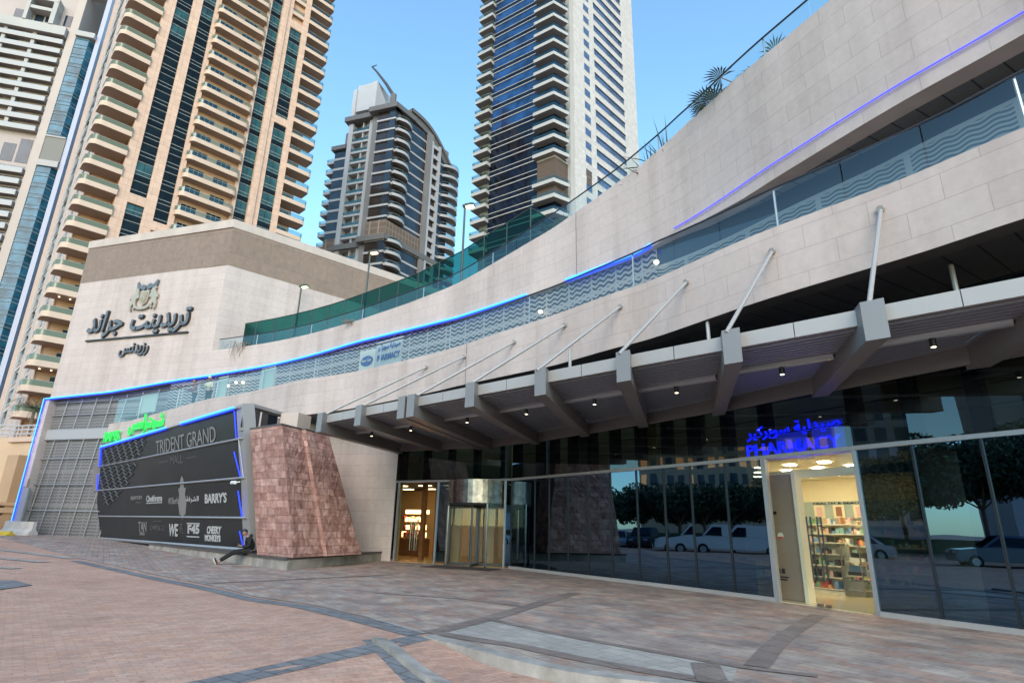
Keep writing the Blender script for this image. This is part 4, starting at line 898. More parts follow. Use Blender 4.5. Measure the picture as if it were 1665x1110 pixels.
# ================================================================== CANOPY
cp = thing('entrance_canopy', (1, 15, 4.65), 'long grey steel canopy of beams, slats and tie rods over the glass front', 'canopy')
m_deck = M('dark_backing', (.018, .019, .022), .7)
BD = np.array([.28, .96]); LT = np.array([-.73, .683])
BEAM = [onz(*p, 4.65)[:2] for p in [(1428, 551), (1187, 587), (1007, 617), (870, 640), (757, 660), (664, 677), (577, 691), (517, 702)]]
O0, O7 = BEAM[0], BEAM[-1]; LT = (O7-O0)/np.linalg.norm(O7-O0); LN = np.array([-LT[1], LT[0]])
if np.dot(LN, O0) > 0: LN = -LN
off = [float(np.dot(b-O0, LT)) for b in BEAM]; off = [-5.2, -2.6]+off
bs = [O0+LT*k for k in off]+[O0+LT*(off[7]+.46)]
def cutG(p):
    best = 1e9
    for PA in (GP, EP):
        for A, B in zip(PA.p, PA.p[1:]):
            e = B-A; den = BD[0]*e[1]-BD[1]*e[0]
            if abs(den) < 1e-9: continue
            t = ((A-p)[0]*e[1]-(A-p)[1]*e[0])/den; u = ((A-p)[0]*BD[1]-(A-p)[1]*BD[0])/den
            if t > .3 and -1e-3 <= u <= 1.001: best = min(best, t)
    return best
LB = [cutG(p) for p in bs]; print('beam len', np.round(LB, 2))
BDn = np.array([-BD[1], BD[0]])
for i, (p, L) in enumerate(zip(bs, LB)):
    L = min(L, 9.5); hw = .16; mb = MB()
    # deep nose, then a tapering web towards the glass
    a = LT*hw/abs(np.dot(LT, BDn))*1.0
    q0 = [p-a, p+a]; prof = [(-.0, 4.65, 5.335), (.38, 4.65, 5.335), (.75, 4.65, 5.18), (L-.1, 4.65, 5.12)]
    for (d0, b0, t0), (d1, b1, t1) in zip(prof, prof[1:]):
        A, B = q0[0]+BD*d0, q0[1]+BD*d0; C, D = q0[1]+BD*d1, q0[0]+BD*d1
        mb.face([P3(A, b0), P3(B, b0), P3(C, b1), P3(D, b1)]); mb.face([P3(A, t0), P3(D, t1), P3(C, t1), P3(B, t0)])
        mb.face([P3(A, b0), P3(D, b1), P3(D, t1), P3(A, t0)]); mb.face([P3(B, b0), P3(B, t0), P3(C, t1), P3(C, b1)])
    A, B = q0; mb.face([P3(A, 4.65), P3(A, 5.335), P3(B, 5.335), P3(B, 4.65)])
    mb.build('beam', m_steel, cp, weld=True)
order = sorted(range(len(bs)), key=lambda k: np.dot(bs[k]-O0, LT))
for i, j in zip(order, order[1:]):
    p, q = bs[i], bs[j]; g = np.linalg.norm(q-p)
    if g < .8: continue
    w = .17; P, Q = p+LT*w, q-LT*w
    mb = MB(); m_ = (P+Q)/2
    for A, B in ((P, m_-LT*.008), (m_+LT*.008, Q)): mb.pbox(P3(A+BD*.3, 5.02), P3(B-A, 0), P3(BD*.1, 0), [0, 0, .285])
    mb.build('fascia', m_fascia, cp)
    Lc = min(LB[i], LB[j], 9.)
    mb = MB(); A, B = P+BD*.42, Q+BD*.42
    mb.face([P3(A, 5.16), P3(B, 5.16), P3(Q+BD*(LB[j]-.02), 5.16), P3(P+BD*(LB[i]-.02), 5.16)]); mb.build('backing_sheet', m_deck, cp)  # dark sheet added over the slats so no sky shows between
    t1 = min(2.3, Lc*.42)
    mb = MB()
    for d in np.arange(.5, t1, .20):
        mb.pbox(P3(P+BD*d, 5.0), P3(Q-P, 0), P3(BD*.10, 0), [0, 0, .09])
    mb.build('louvre_panel', m_louvre, cp)
    mb = MB(); mb.tube(P3(P+BD*(t1+.12), 5.02), P3(Q+BD*(t1+.12), 5.02), .12, 12); mb.build('tube', M('tube_paint', (.36, .38, .42), .35, metal=.3) if 'tube_paint' not in bpy.data.materials else bpy.data.materials['tube_paint'], cp)
    if i >= 1 or True:
        mb = MB(); c = P3((P+Q)/2+BD*(t1+.12)-np.array([.0, 0]), 0); mb.tube([c[0], c[1], 4.76], [c[0], c[1], 4.93], .055, 10); d_ = mb.build('downlight', m_alud, cp)
        mb = MB(); mb.tube([c[0], c[1], 4.752], [c[0], c[1], 4.76], .04, 10); mb.build('lens', m_dl, d_)
    t2 = t1+.3; mb = MB()
    n = 14
    for k in range(n):
        f0, f1 = k/n, (k+.72)/n
        pa = lambda f, X, L_: X+BD*(t2+(L_-.35-t2)*f)
        mb.face([P3(pa(f0, P, LB[i]), 5.06), P3(pa(f0, Q, LB[j]), 5.06), P3(pa(f1, Q, LB[j]), 5.06), P3(pa(f1, P, LB[i]), 5.06)])
    mb.build('inner_panel', m_louvre, cp)
    A, B = P+BD*(LB[i]-.3), Q+BD*(LB[j]-.3); mb = MB(); e = (B-A); en_ = np.array([-e[1], e[0]])/np.linalg.norm(e)
    mb.pbox(P3(A, 4.72), P3(e, 0), P3(BD*.12, 0), [0, 0, .435]); mb.build('inner_fascia', m_steel, cp)
for k, (t, b) in enumerate(zip([(1433, 340), (1257, 408), (1118, 458), (1010, 498), (920, 528), (838, 555), (757, 579), (695, 596)], BEAM)):
    s, z = CB.hit(*t); T = P3(CB.off(s, .02), z); B_ = P3(b+BD*.18, 5.28)
    if k == 5: B_ = P3(bs[7]+BD*.18, 5.28)
    mb = MB(); mb.tube(B_, T, .042, 8); mb.tube(P3(CB.off(s, .0), z), P3(CB.off(s, .08), z-.03), .075, 8); mb.build('tie_rod', m_rod, cp)
for px, py in ((1553, 462), (1152, 545), (927, 603)):
    q = onplane(px, py, O0+BD*2.4, LN); mb = MB(); mb.tube([q[0], q[1], 5.1], [q[0], q[1], 6.45], .045, 8); mb.build('post', m_rod, cp)
# ================================================================== PLINTH, PILLAR, BANNER
pc = onz(466, 927)[:2]; bD = vpdir(-226); 
if bD[0] > 0: bD = -bD
rD = np.array([.28, .96]); pL = pc+bD*14.5; bback = np.array([.687, .726])
zp = .40
mb = MB(); poly = [tuple(pc), tuple(pc+rD*6.6), tuple(pc+rD*6.6+bback*.2), tuple(pc+bD*3+bback*5), tuple(pL+bback*2.2), tuple(pL)]
mb.prism(poly, -.2, zp-.08); root = mb.build('stone_plinth', m_plinth); tag(root, 'low grey granite plinth under the red pillar and the black hoarding', 'plinth')
cpoly = [tuple(pc+np.array([-.03, -.05])), tuple(pc+rD*6.62+np.array([.04, 0])), tuple(pc+rD*6.6+bback*.2), tuple(pc+bD*3+bback*5), tuple(pL+bback*2.2), tuple(pL-bback*.04)]
mb = MB(); mb.prism(cpoly, zp-.08, zp); mb.build('capping', m_plinthtop, root)
zt_ = 5.05
Fb, Lb, Rb = onz(477, 906, zp)[:2], onz(418, 901, zp)[:2], onz(585, 900, zp)[:2]
Ft, Lt, Rt = onz(458, 690.5, zt_)[:2], onz(407, 698, zt_)[:2], onz(531.5, 709, zt_)[:2]
def sub(a, b, t): return a*(1-t)+b*t
def pillar_poly(F_, L_, R_):
    d = R_-F_; d /= np.linalg.norm(d); nn = np.array([d[1], -d[0]])
    S1 = sub(F_, R_, .42); return [F_, S1, S1+nn*.16, R_+nn*.16-d*.1, R_+d*.3+np.array([-2., 1.0]), L_+d*2.2, L_]
pb, pt = pillar_poly(Fb, Lb, Rb), pillar_poly(Ft, Lt, Rt)
mb = MB(); rowsN = 1
per = 0
for i in range(len(pb)):
    a, b, c, d = pb[i], pb[(i+1) % len(pb)], pt[(i+1) % len(pb)], pt[i]; w = np.linalg.norm(b-a)
    if w < .05: continue
    N, Q = 34, max(2, int(w/.13)); fn = np.cross(P3(b-a, 0), P3(d-a, zt_-zp)); fn /= np.linalg.norm(fn); rr_ = np.random.default_rng(90+i)
    J = rr_.uniform(-.013, .013, (N+1, Q+1)); J[:, 0] = J[:, -1] = 0; J[0] = J[-1] = 0
    def pp(k, m_): t0, u0 = k/N, m_/Q; p = P3(sub(sub(a, b, u0), sub(d, c, u0), t0), zp+(zt_-zp)*t0); return p+fn*J[k, m_], (per+w*u0, p[2])
    for k in range(N):
        for m_ in range(Q):
            f = [pp(k, m_), pp(k, m_+1), pp(k+1, m_+1), pp(k+1, m_)]
            for tri in ((0, 1, 2), (0, 2, 3)): mb.face([f[x][0] for x in tri], [f[x][1] for x in tri])
    per += w+.3
mb.face([P3(p, zt_) for p in pt])
root = mb.build('stone_pillar', m_red); tag(root, 'tapering rough red sandstone pillar standing on the grey plinth', 'pillar')
mb = MB(); c = sum(pt)/len(pt); mb.prism([tuple(p+(p-c)*.02) for p in pt], zt_+.003, zt_+.06); mb.build('capping', m_plinthtop, root)
# black hoarding
ban = thing('advertising_hoarding', P3(onz(280, 885, .4)[:2], .3), 'long black shop hoarding edged in blue light beside the red pillar', 'hoarding')
bl, br = None, onz(397, 894, .45); nF = -bback
blp = br[:2]+bD*float(np.dot(onplane(151, 873, br[:2], bback)[:2]-br[:2], bD)); zl = onplane(151, 873, br[:2], bback)[2]
LEAN = 1.1
def bpt(px, py):
    """point on the forward-leaning front"""
    n3 = np.array([bback[0], bback[1], LEAN/5.6]); n3 /= np.linalg.norm(n3); return onplane(px, py, br, n3)
rowsR = [(383, 664), (385, 714), (391.5, 776.5), (394, 841), (397, 893)]; rowsL = [(166, 727), (163.5, 758), (159, 797), (156, 838.5), (152, 873.5)]
PR, PL = [bpt(*p) for p in rowsR], [bpt(*p) for p in rowsL]
nB = np.cross(PR[0]-PR[-1], PL[0]-PR[0]); nB /= np.linalg.norm(nB)
if np.dot(nB, -PR[0]) < 0: nB = -nB
for k in range(4):
    mb = MB(); a, b, c, d = PL[k+1], PR[k+1], PR[k], PL[k]; g = nB*(-.02*k); 
    f = [a, b, c, d]; bk_ = [p-nB*.06 for p in f]
    mb.face(f); mb.face(bk_[::-1])
    for i in range(4): mb.face([bk_[i], bk_[(i+1) % 4], f[(i+1) % 4], f[i]])
    mb.build('banner_panel', m_ban, ban)
mb = MB()
for k in range(5): mb.tube(PL[k]+nB*.03+(PL[k]-PR[k])/np.linalg.norm(PL[k]-PR[k])*.9, PR[k]+nB*.03-(PL[k]-PR[k])/np.linalg.norm(PL[k]-PR[k])*.45, .045 if k < 4 else .08, 6)
mb.build('rail', m_frame, ban)
# grey end frames and dark glazed return
u = (PR[0]-PL[0]); u /= np.linalg.norm(u)
mb = MB(); a, b = PR[-1]-[0, 0, .05], PR[0]+[0, 0, .12]; W2 = .62
f = [a, a+u*W2, b+u*W2, b]; g = [p-nB*.5 for p in f]; mb.face(f); mb.face(g[::-1])
for i in range(4): mb.face([g[i], g[(i+1) % 4], f[(i+1) % 4], f[i]])
mb.build('end_frame', m_frame, ban); mb = MB()
a, b = PL[-1]-[0, 0, .1], PL[0]; f = [a-u*1.3, a, b, b-u*.9+[0, 0, -1.2]]; g = [p-nB*.5 for p in f]; mb.face(f); mb.face(g[::-1])
for i in range(4): mb.face([g[i], g[(i+1) % 4], f[(i+1) % 4], f[i]])
mb.build('end_frame', m_frame, ban)
mb = MB(); q = PR[0]+u*W2; e = P3(rD, 0)
for k in range(2): mb.face([q+e*(.1+k*1.15)+[0, 0, -.85], q+e*(1.15+k*1.15)+[0, 0, -.85], q+e*(1.15+k*1.15), q+e*(.1+k*1.15)])
mb.build('return_glazing', darkglass('return_glass', (.015, .02, .028), 1.5), ban)
mb = MB(); mb.pbox(q+[0, 0, .0]-e*.0, e*2.5, -nB*.4, [0, 0, .13]); mb.pbox(q-[0, 0, .98], e*2.5, -nB*.3, [0, 0, .13]); mb.build('return_frame', m_frame, ban)
def btube(p, q, r, mat): mb = MB(); mb.tube(p, q, r, 6); mb.build('led_strip', mat, ban)
up_ = [0, 0, .06]
t = lambda k: PL[0]+(PR[0]-PL[0])*k+nB*.1+np.array(up_)
btube(t(0), t(.60), .042, m_led2); btube(t(.70), t(1.), .042, m_led2); btube(t(0)-[0, 0, .12], t(.6)-[0, 0, .1], .035, m_led); btube(t(.7)-[0, 0, .1], t(1)-[0, 0, .1], .035, m_led)
for k in range(4): btube(PR[k+1]+u*.04+nB*.05+[0, 0, .06], PR[k]+u*.04+nB*.05-[0, 0, .5 if k else .1], .022, m_led)
btube(PL[1]+nB*.05, PL[0]+nB*.05, .05, m_led); btube(PL[2]+nB*.04, PL[1]-[0, 0, .5]+nB*.04, .035, m_led); btube(PL[4]+nB*.04, PL[3]+nB*.04, .025, m_led)
ue, ve = u, np.cross(nB, u)
def btext(s, px, py, wpx, hpx, mat, bold=.0, shear=0., name='lettering'):
    c = bpt(px, py)+nB*.012; l, r_ = bpt(px-wpx/2, py), bpt(px+wpx/2, py); tp, bt = bpt(px, py-hpx/2), bpt(px, py+hpx/2)
    return put_text(s, c, ue, ve, float(np.dot(r_-l, ue)), abs(float(np.dot(tp-bt, ve))), .01, mat, ban, bold, shear, name)
Z6 = lambda x, y: (130+x/4.11, 650+y/4.11)
def bt(s, x0, x1, y, h, mat, bold=0., shear=0.): p = Z6((x0+x1)/2, y); return btext(s, p[0], p[1], (x1-x0)/4.11, h/4.11, mat, bold, shear)
bt('TRIDENT GRAND', 495, 888, 276, 98, m_bang); bt('MALL', 606, 688, 398, 55, m_bang2); bt('—', 530, 590, 413, 5, m_bang2); bt('—', 712, 780, 383, 5, m_bang2)
bt('supercare', 340, 416, 658, 34, m_bang, .005); bt('PHARMACY', 375, 412, 684, 9, m_bang2)
bt('Choithrams', 445, 550, 656, 44, m_banw, .02); bt('—', 445, 550, 686, 6, m_banw)
bt('Al Shorfa', 592, 660, 672, 44, m_bang, .01); bt(ar('الشرفة'), 712, 795, 664, 46, m_banw, .01)
bt("BARRY'S", 835, 980, 654, 68, m_banw, .03, .1)
bt('TAN', 392, 446, 845, 66, m_bang, .02); bt('LONDON', 402, 434, 892, 22, m_bang); bt('CHAPS & CO', 472, 566, 853, 34, m_bang2); bt('—', 490, 545, 808, 4, m_bang2)
bt('WE', 596, 656, 868, 84, m_banw, .03, .2); bt('ATE', 668, 690, 858, 66, m_bang2)
bt('F45', 722, 800, 862, 62, m_banw, .045, .1); bt('—', 716, 802, 824, 8, m_banw); bt('—', 716, 798, 912, 8, m_banw)
bt('CHEEKY', 850, 945, 868, 52, m_banw, .05, .25); bt('MONKEYS', 836, 940, 922, 46, m_banw, .05)
# shield between the Al Shorfa words
def bplate(pts, mat):
    mb = MB(); c = bpt(*Z6(686, 655))+nB*.012; mb.plate(pts, c, ue, ve, nB, .012); mb.build('crest', mat, ban)
bplate([(-.5, .45), (-.22, .5), (-.2, .85), (0, 1.05), (.2, .85), (.22, .5), (.5, .45), (.36, .15), (.55, -.2), (.38, -.75), (.15, -.8), (0, -1.0), (-.15, -.8), (-.38, -.75), (-.55, -.2), (-.36, .15)], m_bang); bplate2 = 0
# wave lines on the left of the panels
mb = MB()
for y0, y1, rows, xl, xa, xb in ((318, 432, 6, 150, 455, 400), (462, 588, 6, 138, 385, 325), (620, 690, 4, 140, 285, 215)):
    for j in range(rows):
        f = j/(rows-1); pts = []
        for x in np.arange(xl+(24*f if rows == 4 else 0), xa+(xb-xa)*f, 2.5):
            sl = .24-.06*f if rows == 6 else .05
            pts.append(bpt(*Z6(x, y0+(y1-y0)*f-(x-xl)*sl*(1 if y0 < 400 else .55)+9*math.sin((x-j*7)/6.6)))+nB*.05)
        for a, b in zip(pts, pts[1:]): mb.tube(a, b, .032, 4, cap=False)
mb.build('wave_print', M('wave_print_grey', (.105, .105, .105), .6), ban)
# cable and small camera on the end frame
mb = MB(); a = PR[1]+u*.3+nB*.05; mb.tube(a, PR[2]+u*.38+nB*.05, .02, 6); mb.tube(a, a+u*.35, .02, 6); mb.build('conduit', m_lgrey, ban)
mb = MB(); a = PR[2]+nB*.25-[0, 0, .15]; mb.tube(a-u*.2, a+u*.12, .07, 10); mb.tube(a+u*.05, a+u*.12-nB*.2, .025, 6); root = mb.build('security_camera', m_wcloth); tag(root, 'small white security camera on the right edge of the black hoarding', 'camera')
# green lit shop sign above the hoarding
gsn = thing('shop_sign', P3(CB.at(CB.L-8), 7.), 'green lit Arabic and English shop letters above the black hoarding', 'sign')
def cbframe(px, py, w):
    s, z = CB.hit(px, py); t = -CB.tan(s); return P3(CB.off(s, w), z), P3(t, 0)
for txt, xa, xb, y, h in ((ar('شويترامس'), 217, 269, 689, 32), ('RAMS', 176, 199, 710, 17)):
    c, ax = cbframe((xa+xb)/2, y, .15); l, _ = cbframe(xa, y, .15); r_, _ = cbframe(xb, y, .15)
    tp = CB.hit((xa+xb)/2, y-h/2)[1]; bt_ = CB.hit((xa+xb)/2, y+h/2)[1]
    put_text(txt, c, ax, [0, 0, 1], np.linalg.norm(r_-l), tp-bt_, .12, m_grnlit, gsn, .0)
# ================================================================== TOWERS
def mkface(p, d):
    f = Face.__new__(Face); f.p = v2(p); f.d = v2(d)/np.linalg.norm(d); f.n = np.array([f.d[1], -f.d[0]]); f.k = 1
    if np.dot(f.n, f.p) > 0: f.n = -f.n
    return f
def FU(f, px, py, w=0.):
    q = onplane(px, py, f.p+f.n*w, f.n); return float(np.dot(q[:2]-f.p, f.d))
def FZ(f, px, py, w=0.): return float(onplane(px, py, f.p+f.n*w, f.n)[2])
def stack(root, name, mesh, mats, zs, sub=None):
    """one part per storey, sharing its mesh; sub = [(name, mesh)] hang under each"""
    for z in zs:
        o = link(name, mesh, root); o.location.z = z
        for n2_, m2_ in (sub or []):
            s = bpy.data.objects.new(n2_, m2_); COL.objects.link(s); s.parent = o
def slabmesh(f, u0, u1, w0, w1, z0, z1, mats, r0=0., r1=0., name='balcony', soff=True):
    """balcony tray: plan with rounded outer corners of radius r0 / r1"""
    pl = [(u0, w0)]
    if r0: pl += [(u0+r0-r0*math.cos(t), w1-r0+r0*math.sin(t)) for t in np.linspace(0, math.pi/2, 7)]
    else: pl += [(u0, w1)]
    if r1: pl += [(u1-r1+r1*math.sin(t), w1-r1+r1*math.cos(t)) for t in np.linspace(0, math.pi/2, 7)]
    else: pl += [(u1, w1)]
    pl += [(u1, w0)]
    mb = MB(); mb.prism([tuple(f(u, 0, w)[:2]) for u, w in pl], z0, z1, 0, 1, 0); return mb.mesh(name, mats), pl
def railmesh(f, pl, z0, z1, mats, inset_=.06, name='balcony_rail', bar=True):
    mb = MB(); q = pl
    for (u, w), (u2, w2) in zip(q, q[1:]): mb.face([f(u, z0, w), f(u2, z0, w2), f(u2, z1, w2), f(u, z1, w)])
    if bar:
        for (u, w), (u2, w2) in zip(q, q[1:]): mb.tube(f(u, z1, w), f(u2, z1, w2), .035, 5, mi=1, cap=False)
    return mb.mesh(name, mats)
def winmesh(f, u0, u1, w, z0, z1, mats, vert=1, hbars=(0., .33, 1.), fr=.05, name='window', dk=None):
    mb = MB(); f.box(mb, u0, u1, w-.1, w, z0, z1, 0)
    if dk is not None: f.box(mb, u0, u1, w-.02, w+.02, z0-dk, z0, 2)
    for h in hbars: z = z0+(z1-z0)*h; f.box(mb, u0, u1, w, w+.06, z-fr, z+fr, 1)
    for k in range(1, vert+1): u = u0+(u1-u0)*k/(vert+1); f.box(mb, u-fr*.8, u+fr*.8, w, w+.05, z0, z1, 2 if vert == 1 and len(mats) > 2 else 1)
    return mb.mesh(name, mats)
# ---- cream tower
f2 = Face(1800, (300, 600), 97); K = f2.k
t2 = thing('cream_tower', f2(0, 0), 'tall cream apartment tower with curved balconies and teal glass strips behind the block', 'tower')
U = lambda u: u*K
Z2 = lambda n: f2.z(19.79+2.705*n)
PIT = 2.705*K; TOPZ = Z2(30)
def wallbox(f, root, name, mat, boxes):
    mb = MB()
    for b in boxes: f.box(mb, *b)
    return mb.build(name, mat, root)
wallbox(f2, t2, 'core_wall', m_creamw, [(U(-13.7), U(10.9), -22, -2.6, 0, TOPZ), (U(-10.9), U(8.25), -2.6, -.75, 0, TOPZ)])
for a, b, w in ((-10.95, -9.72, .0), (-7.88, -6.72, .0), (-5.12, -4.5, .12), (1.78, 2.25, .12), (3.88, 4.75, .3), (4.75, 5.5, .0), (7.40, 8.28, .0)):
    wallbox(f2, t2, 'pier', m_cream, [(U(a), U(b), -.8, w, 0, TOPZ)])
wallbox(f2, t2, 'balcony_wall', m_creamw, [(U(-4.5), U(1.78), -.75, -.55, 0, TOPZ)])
def zrange(lo, hi): return [Z2(n)-Z2(0) for n in range(lo, hi)]
mats = [m_tg, m_frm, m_tg2]
for (a, b, belts, pat) in ((-9.72, -7.88, (6.9,), mats), (-6.72, -5.12, (), mats), (2.25, 3.88, (), mats), (5.5, 7.40, (14.4,), mats)):
    me = winmesh(f2, U(a), U(b), -.35, Z2(0)+.55, Z2(0)+PIT-.55, [m_tg, m_frm, m_tg2], 1, (0., .3, 1.), .03, dk=.95)
    me2 = winmesh(f2, U(a), U(b), -.35, Z2(0)+.55, Z2(0)+PIT-.55, [m_tg2, m_frm, m_tg2], 1, (0., .3, 1.), .03, dk=.95)
    for n in range(-1, 29):
        if a == 5.5 and n > 20: break
        if a == -6.72 and n < 6: continue
        dark = (a == -9.72 and n not in (6, 8, 16, 17, 23, 24)) or (a == -6.72 and n < 17) or (n*7+int(a*3)) % 11 == 0
        stack(t2, 'window', me2 if dark else me, mats, [Z2(n)-Z2(0)])
    for z in belts: wallbox(f2, t2, 'spandrel_belt', m_cream, [(U(a), U(b), -.5, -.02, Z2(z)-.75, Z2(z)+.75)])
wallbox(f2, t2, 'spandrel_belt', m_cream, [(U(5.5), U(7.4), -.5, -.02, Z2(20.9)-.3, Z2(20.9)+1.3)])
wallbox(f2, t2, 'spandrel_belt', m_cream, [(U(-6.72), U(-5.12), -.5, -.02, Z2(5.9)-.6, Z2(5.9)+.9)])
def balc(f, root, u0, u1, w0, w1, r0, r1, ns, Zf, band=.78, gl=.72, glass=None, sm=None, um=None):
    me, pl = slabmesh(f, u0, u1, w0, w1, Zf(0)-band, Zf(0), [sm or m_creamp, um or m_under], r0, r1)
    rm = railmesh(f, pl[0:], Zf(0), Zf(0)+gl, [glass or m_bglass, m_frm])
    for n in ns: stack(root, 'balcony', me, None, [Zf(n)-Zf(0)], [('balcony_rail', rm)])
balc(f2, t2, U(-14.75), U(-10.95), -2.6, .35, .95, 0, range(-3, 23), Z2, glass=m_bgreen)
balc(f2, t2, U(-4.75), U(1.95), -.55, 1.1, .75, .75, range(3, 27), Z2)
balc(f2, t2, U(8.28), U(12.15), -2.6, .2, 0, .5, range(7, 28), Z2)
balc(f2, t2, U(5.5), U(7.4), -.7, -.1, 0, 0, range(21, 28), Z2)
balc(f2, t2, U(-7.0), U(-4.9), -.7, .5, .3, .3, range(4, 6), Z2)
# balcony doors and side windows
me = winmesh(f2, U(-12.3), U(-11.1), -2.55, Z2(0)-.2, Z2(0)+1.9, [m_tg2, m_frm], 1, (1.,))
stack(t2, 'balcony_door', me, None, zrange(-3, 23))
for a, b in ((-4.0, -2.2), (-.9, .9)):
    me = winmesh(f2, U(a), U(b), -.5, Z2(0)-.2, Z2(0)+1.9, [m_tg2, m_frm], 2, (1.,), .03); stack(t2, 'balcony_door', me, None, zrange(3, 27))
me = winmesh(f2, U(8.7), U(10.5), -2.55, Z2(0)-.2, Z2(0)+1.9, [m_tg2, m_frm], 1, (1.,)); stack(t2, 'balcony_door', me, None, zrange(7, 28))
fs = mkface(f2(U(-13.72), 0, -38)[:2], f2.n); fs.n = -f2.d     # the side turned away to the left
wallbox(fs, t2, 'side_wall', m_cream, [(0, 35.4, -.3, 0.0, 0, TOPZ)])
for a, b in ((27.5, 31.5), (12., 19.)):
    me = winmesh(fs, a, b, .05, Z2(0)+.4, Z2(0)+PIT-.5, [m_tg2, m_frm], 0, (0., 1.), .12); stack(t2, 'side_window', me, None, zrange(-3, 28))
    wallbox(fs, t2, 'side_frame', m_lgrey, [(a-1.2, a-.3, 0, .25, 0, TOPZ), (b+.3, b+1.0, 0, .25, 0, TOPZ)])
for zz in (12, 15):
    mb = MB()
    for k in range(3): c = f2(U(-13.6+k*1.0), Z2(-1 if zz == 15 else 2)-.95, -.4); mb.tube(c-[0, 0, .05], c, .1, 8)
    mb.build('balcony_lamp', m_dl, t2)
# ---- right tower, blue glass and white slab
DT = 100.
fw = Face(1780, (936, 300), DT); KT = DT/80; PT = 2.628*KT
uC = FU(fw, 903, 300, -1.4); uS = FU(fw, 933, 300, -1.0)
corner = fw(uC, 0, -1.4)[:2]
fb = mkface(corner, vpdir(-640)); fb.d = fb.d if fb.d[0] > 0 else -fb.d
fb.n = np.array([fb.d[1], -fb.d[0]]); fb.n = -fb.n if np.dot(fb.n, fb.p) > 0 else fb.n
t4 = thing('blue_glass_tower', P3(corner, 0), 'tall tower of banded blue glass with a white tiled flank behind the sweeping wall', 'tower')
HT = 150
m_bwin = darkglass('blue_window', (.06, .10, .20), 1.5, .05, .3)
zq = CH+(69.95-CH)*KT      # head of a square window
N0, N1 = -13, 18
uR = FU(fw, 1029, 60)
mb = MB(); wl = fw(0, 0)
fw.box(mb, 0, uR, -18, 0, 0, HT)
for i in range(len(mb.f)): mb.uv[i] = [((mb.v[k][0]*fw.d[0]+mb.v[k][1]*fw.d[1])+(mb.v[k][0]*fw.n[0]+mb.v[k][1]*fw.n[1]), mb.v[k][2]) for k in mb.f[i]]
mb.build('white_flank', m_wtile, t4)
mb = MB(); fw.box(mb, -1.15, -.004, -18, -.25, 0, HT); mb.build('flank_return', m_wslab, t4)
uL0 = FU(fb, 797, 244)
mb = MB(); pl4 = [tuple(fb(uL0, 0)[:2]), tuple(fb(0, 0)[:2]), tuple(fw(-.5, 0, -1.4)[:2]), tuple(fw(-.5, 0, -17)[:2]), tuple(fb(uL0, 0, -17)[:2])]
zsplit = FZ(fb, 850, 195)
mb.prism(pl4, 0, zsplit, 0); mb.build('lower_glazing', m_navy, t4)  # darker lower glass: a reflection put into the colour
mb = MB(); mb.prism(pl4, zsplit, HT, 0); mb.build('upper_glazing', m_blue, t4)
mb = MB(); fw.box(mb, uC+(uS-uC)*.52, uS, -1.45, -1.33, 0, HT); mb.build('dark_slot', m_tg2, t4)
def fins(name, zoff, h, d):
    mb = MB()
    for n in range(N0-8, N1+8):
        z = zq+n*PT+zoff
        if z < 2 or z > HT: continue
        fb.box(mb, uL0, -.2, 0, d, z, z+h); fw.box(mb, uC+.2, uS, -1.4, -1.4+d, z, z+h)
    mb.build(name, m_fin, t4)
fins('slab_fins', -.1, .17, .16); fins('sill_fins', 1.05, .12, .12)
mb = MB()
for n in range(N0-8, N1+8):
    z = zq+n*PT
    if 2 < z < HT:
        fb.box(mb, uL0, -.2, -.02, .03, z+.12, z+1.05)
mb.build('spandrel_glass', m_navy, t4)
mb = MB(); fb.box(mb, uL0, -.2, 0.02, .06, zsplit-0, zsplit+.01)
me = winmesh(fw, FU(fw, 951, 170), FU(fw, 960, 170), .0, zq-1.65, zq, [m_bwin, m_alu], 0, (0., 1.), .03); stack(t4, 'window', me, None, [n*PT for n in range(N0, N1)])
me = winmesh(fw, FU(fw, 969, 200), FU(fw, 1016, 200), .0, zq-1.5, zq+.1, [m_bwin, m_alu, m_tg2], 0, (0.,), .03)
me2 = MB(); fw.box(me2, FU(fw, 969, 200), FU(fw, 1016, 200), 0, .08, zq-.25, zq+.12); hd = me2.mesh('window_head', m_dark)
stack(t4, 'window', me, None, [n*PT for n in range(N0, N1)], [('window_head', hd)])
mb = MB(); fw.box(mb, FU(fw, 954, 290), FU(fw, 962, 290), 0, .06, FZ(fw, 956, 300), FZ(fw, 956, 277)); mb.build('louvre', m_brown, t4)
# corner balconies, left balconies, right balconies
zb0 = FZ(fb, 875, 209, 1.6)
def lshape(z0, z1, o):  # wraps the glass corner
    a = fb(-4.2, 0, 0)[:2]; b = fb(-4.2, 0, o)[:2]; c = fb(.35*o, 0, o)[:2]; e = fw(uC+2.1, 0, -1.4+o*1.05)[:2]; g = fw(uC+2.1, 0, -1.4)[:2]
    mb = MB(); mb.prism([tuple(a), tuple(b), tuple(c), tuple(e), tuple(g), tuple(corner)], z0, z1, 0, 1, 0); return mb, (a, b, c, e, g)
mb, pts = lshape(zb0, zb0+.75, 1.7); bm_ = mb.mesh('balcony', [m_wslab, m_wdark])
mr = MB()
for a, b in zip(pts[1:], pts[2:4]): mr.face([P3(a, zb0+.75), P3(b, zb0+.75), P3(b, zb0+1.45), P3(a, zb0+1.45)])
rm = mr.mesh('balcony_rail', m_bglass)
skipz = FZ(fb, 880, 325, 1.)
for n in range(-6, 22):
    if -4 <= n <= -3: pass
    z = zb0+n*PT
    if abs(z+1.3-(FZ(fb, 878, 272, 0))) < PT*.55: continue
    stack(t4, 'balcony', bm_, None, [n*PT], [('balcony_rail', rm)])
zl0, zl1 = FZ(fb, 890, 320), FZ(fb, 890, 262)
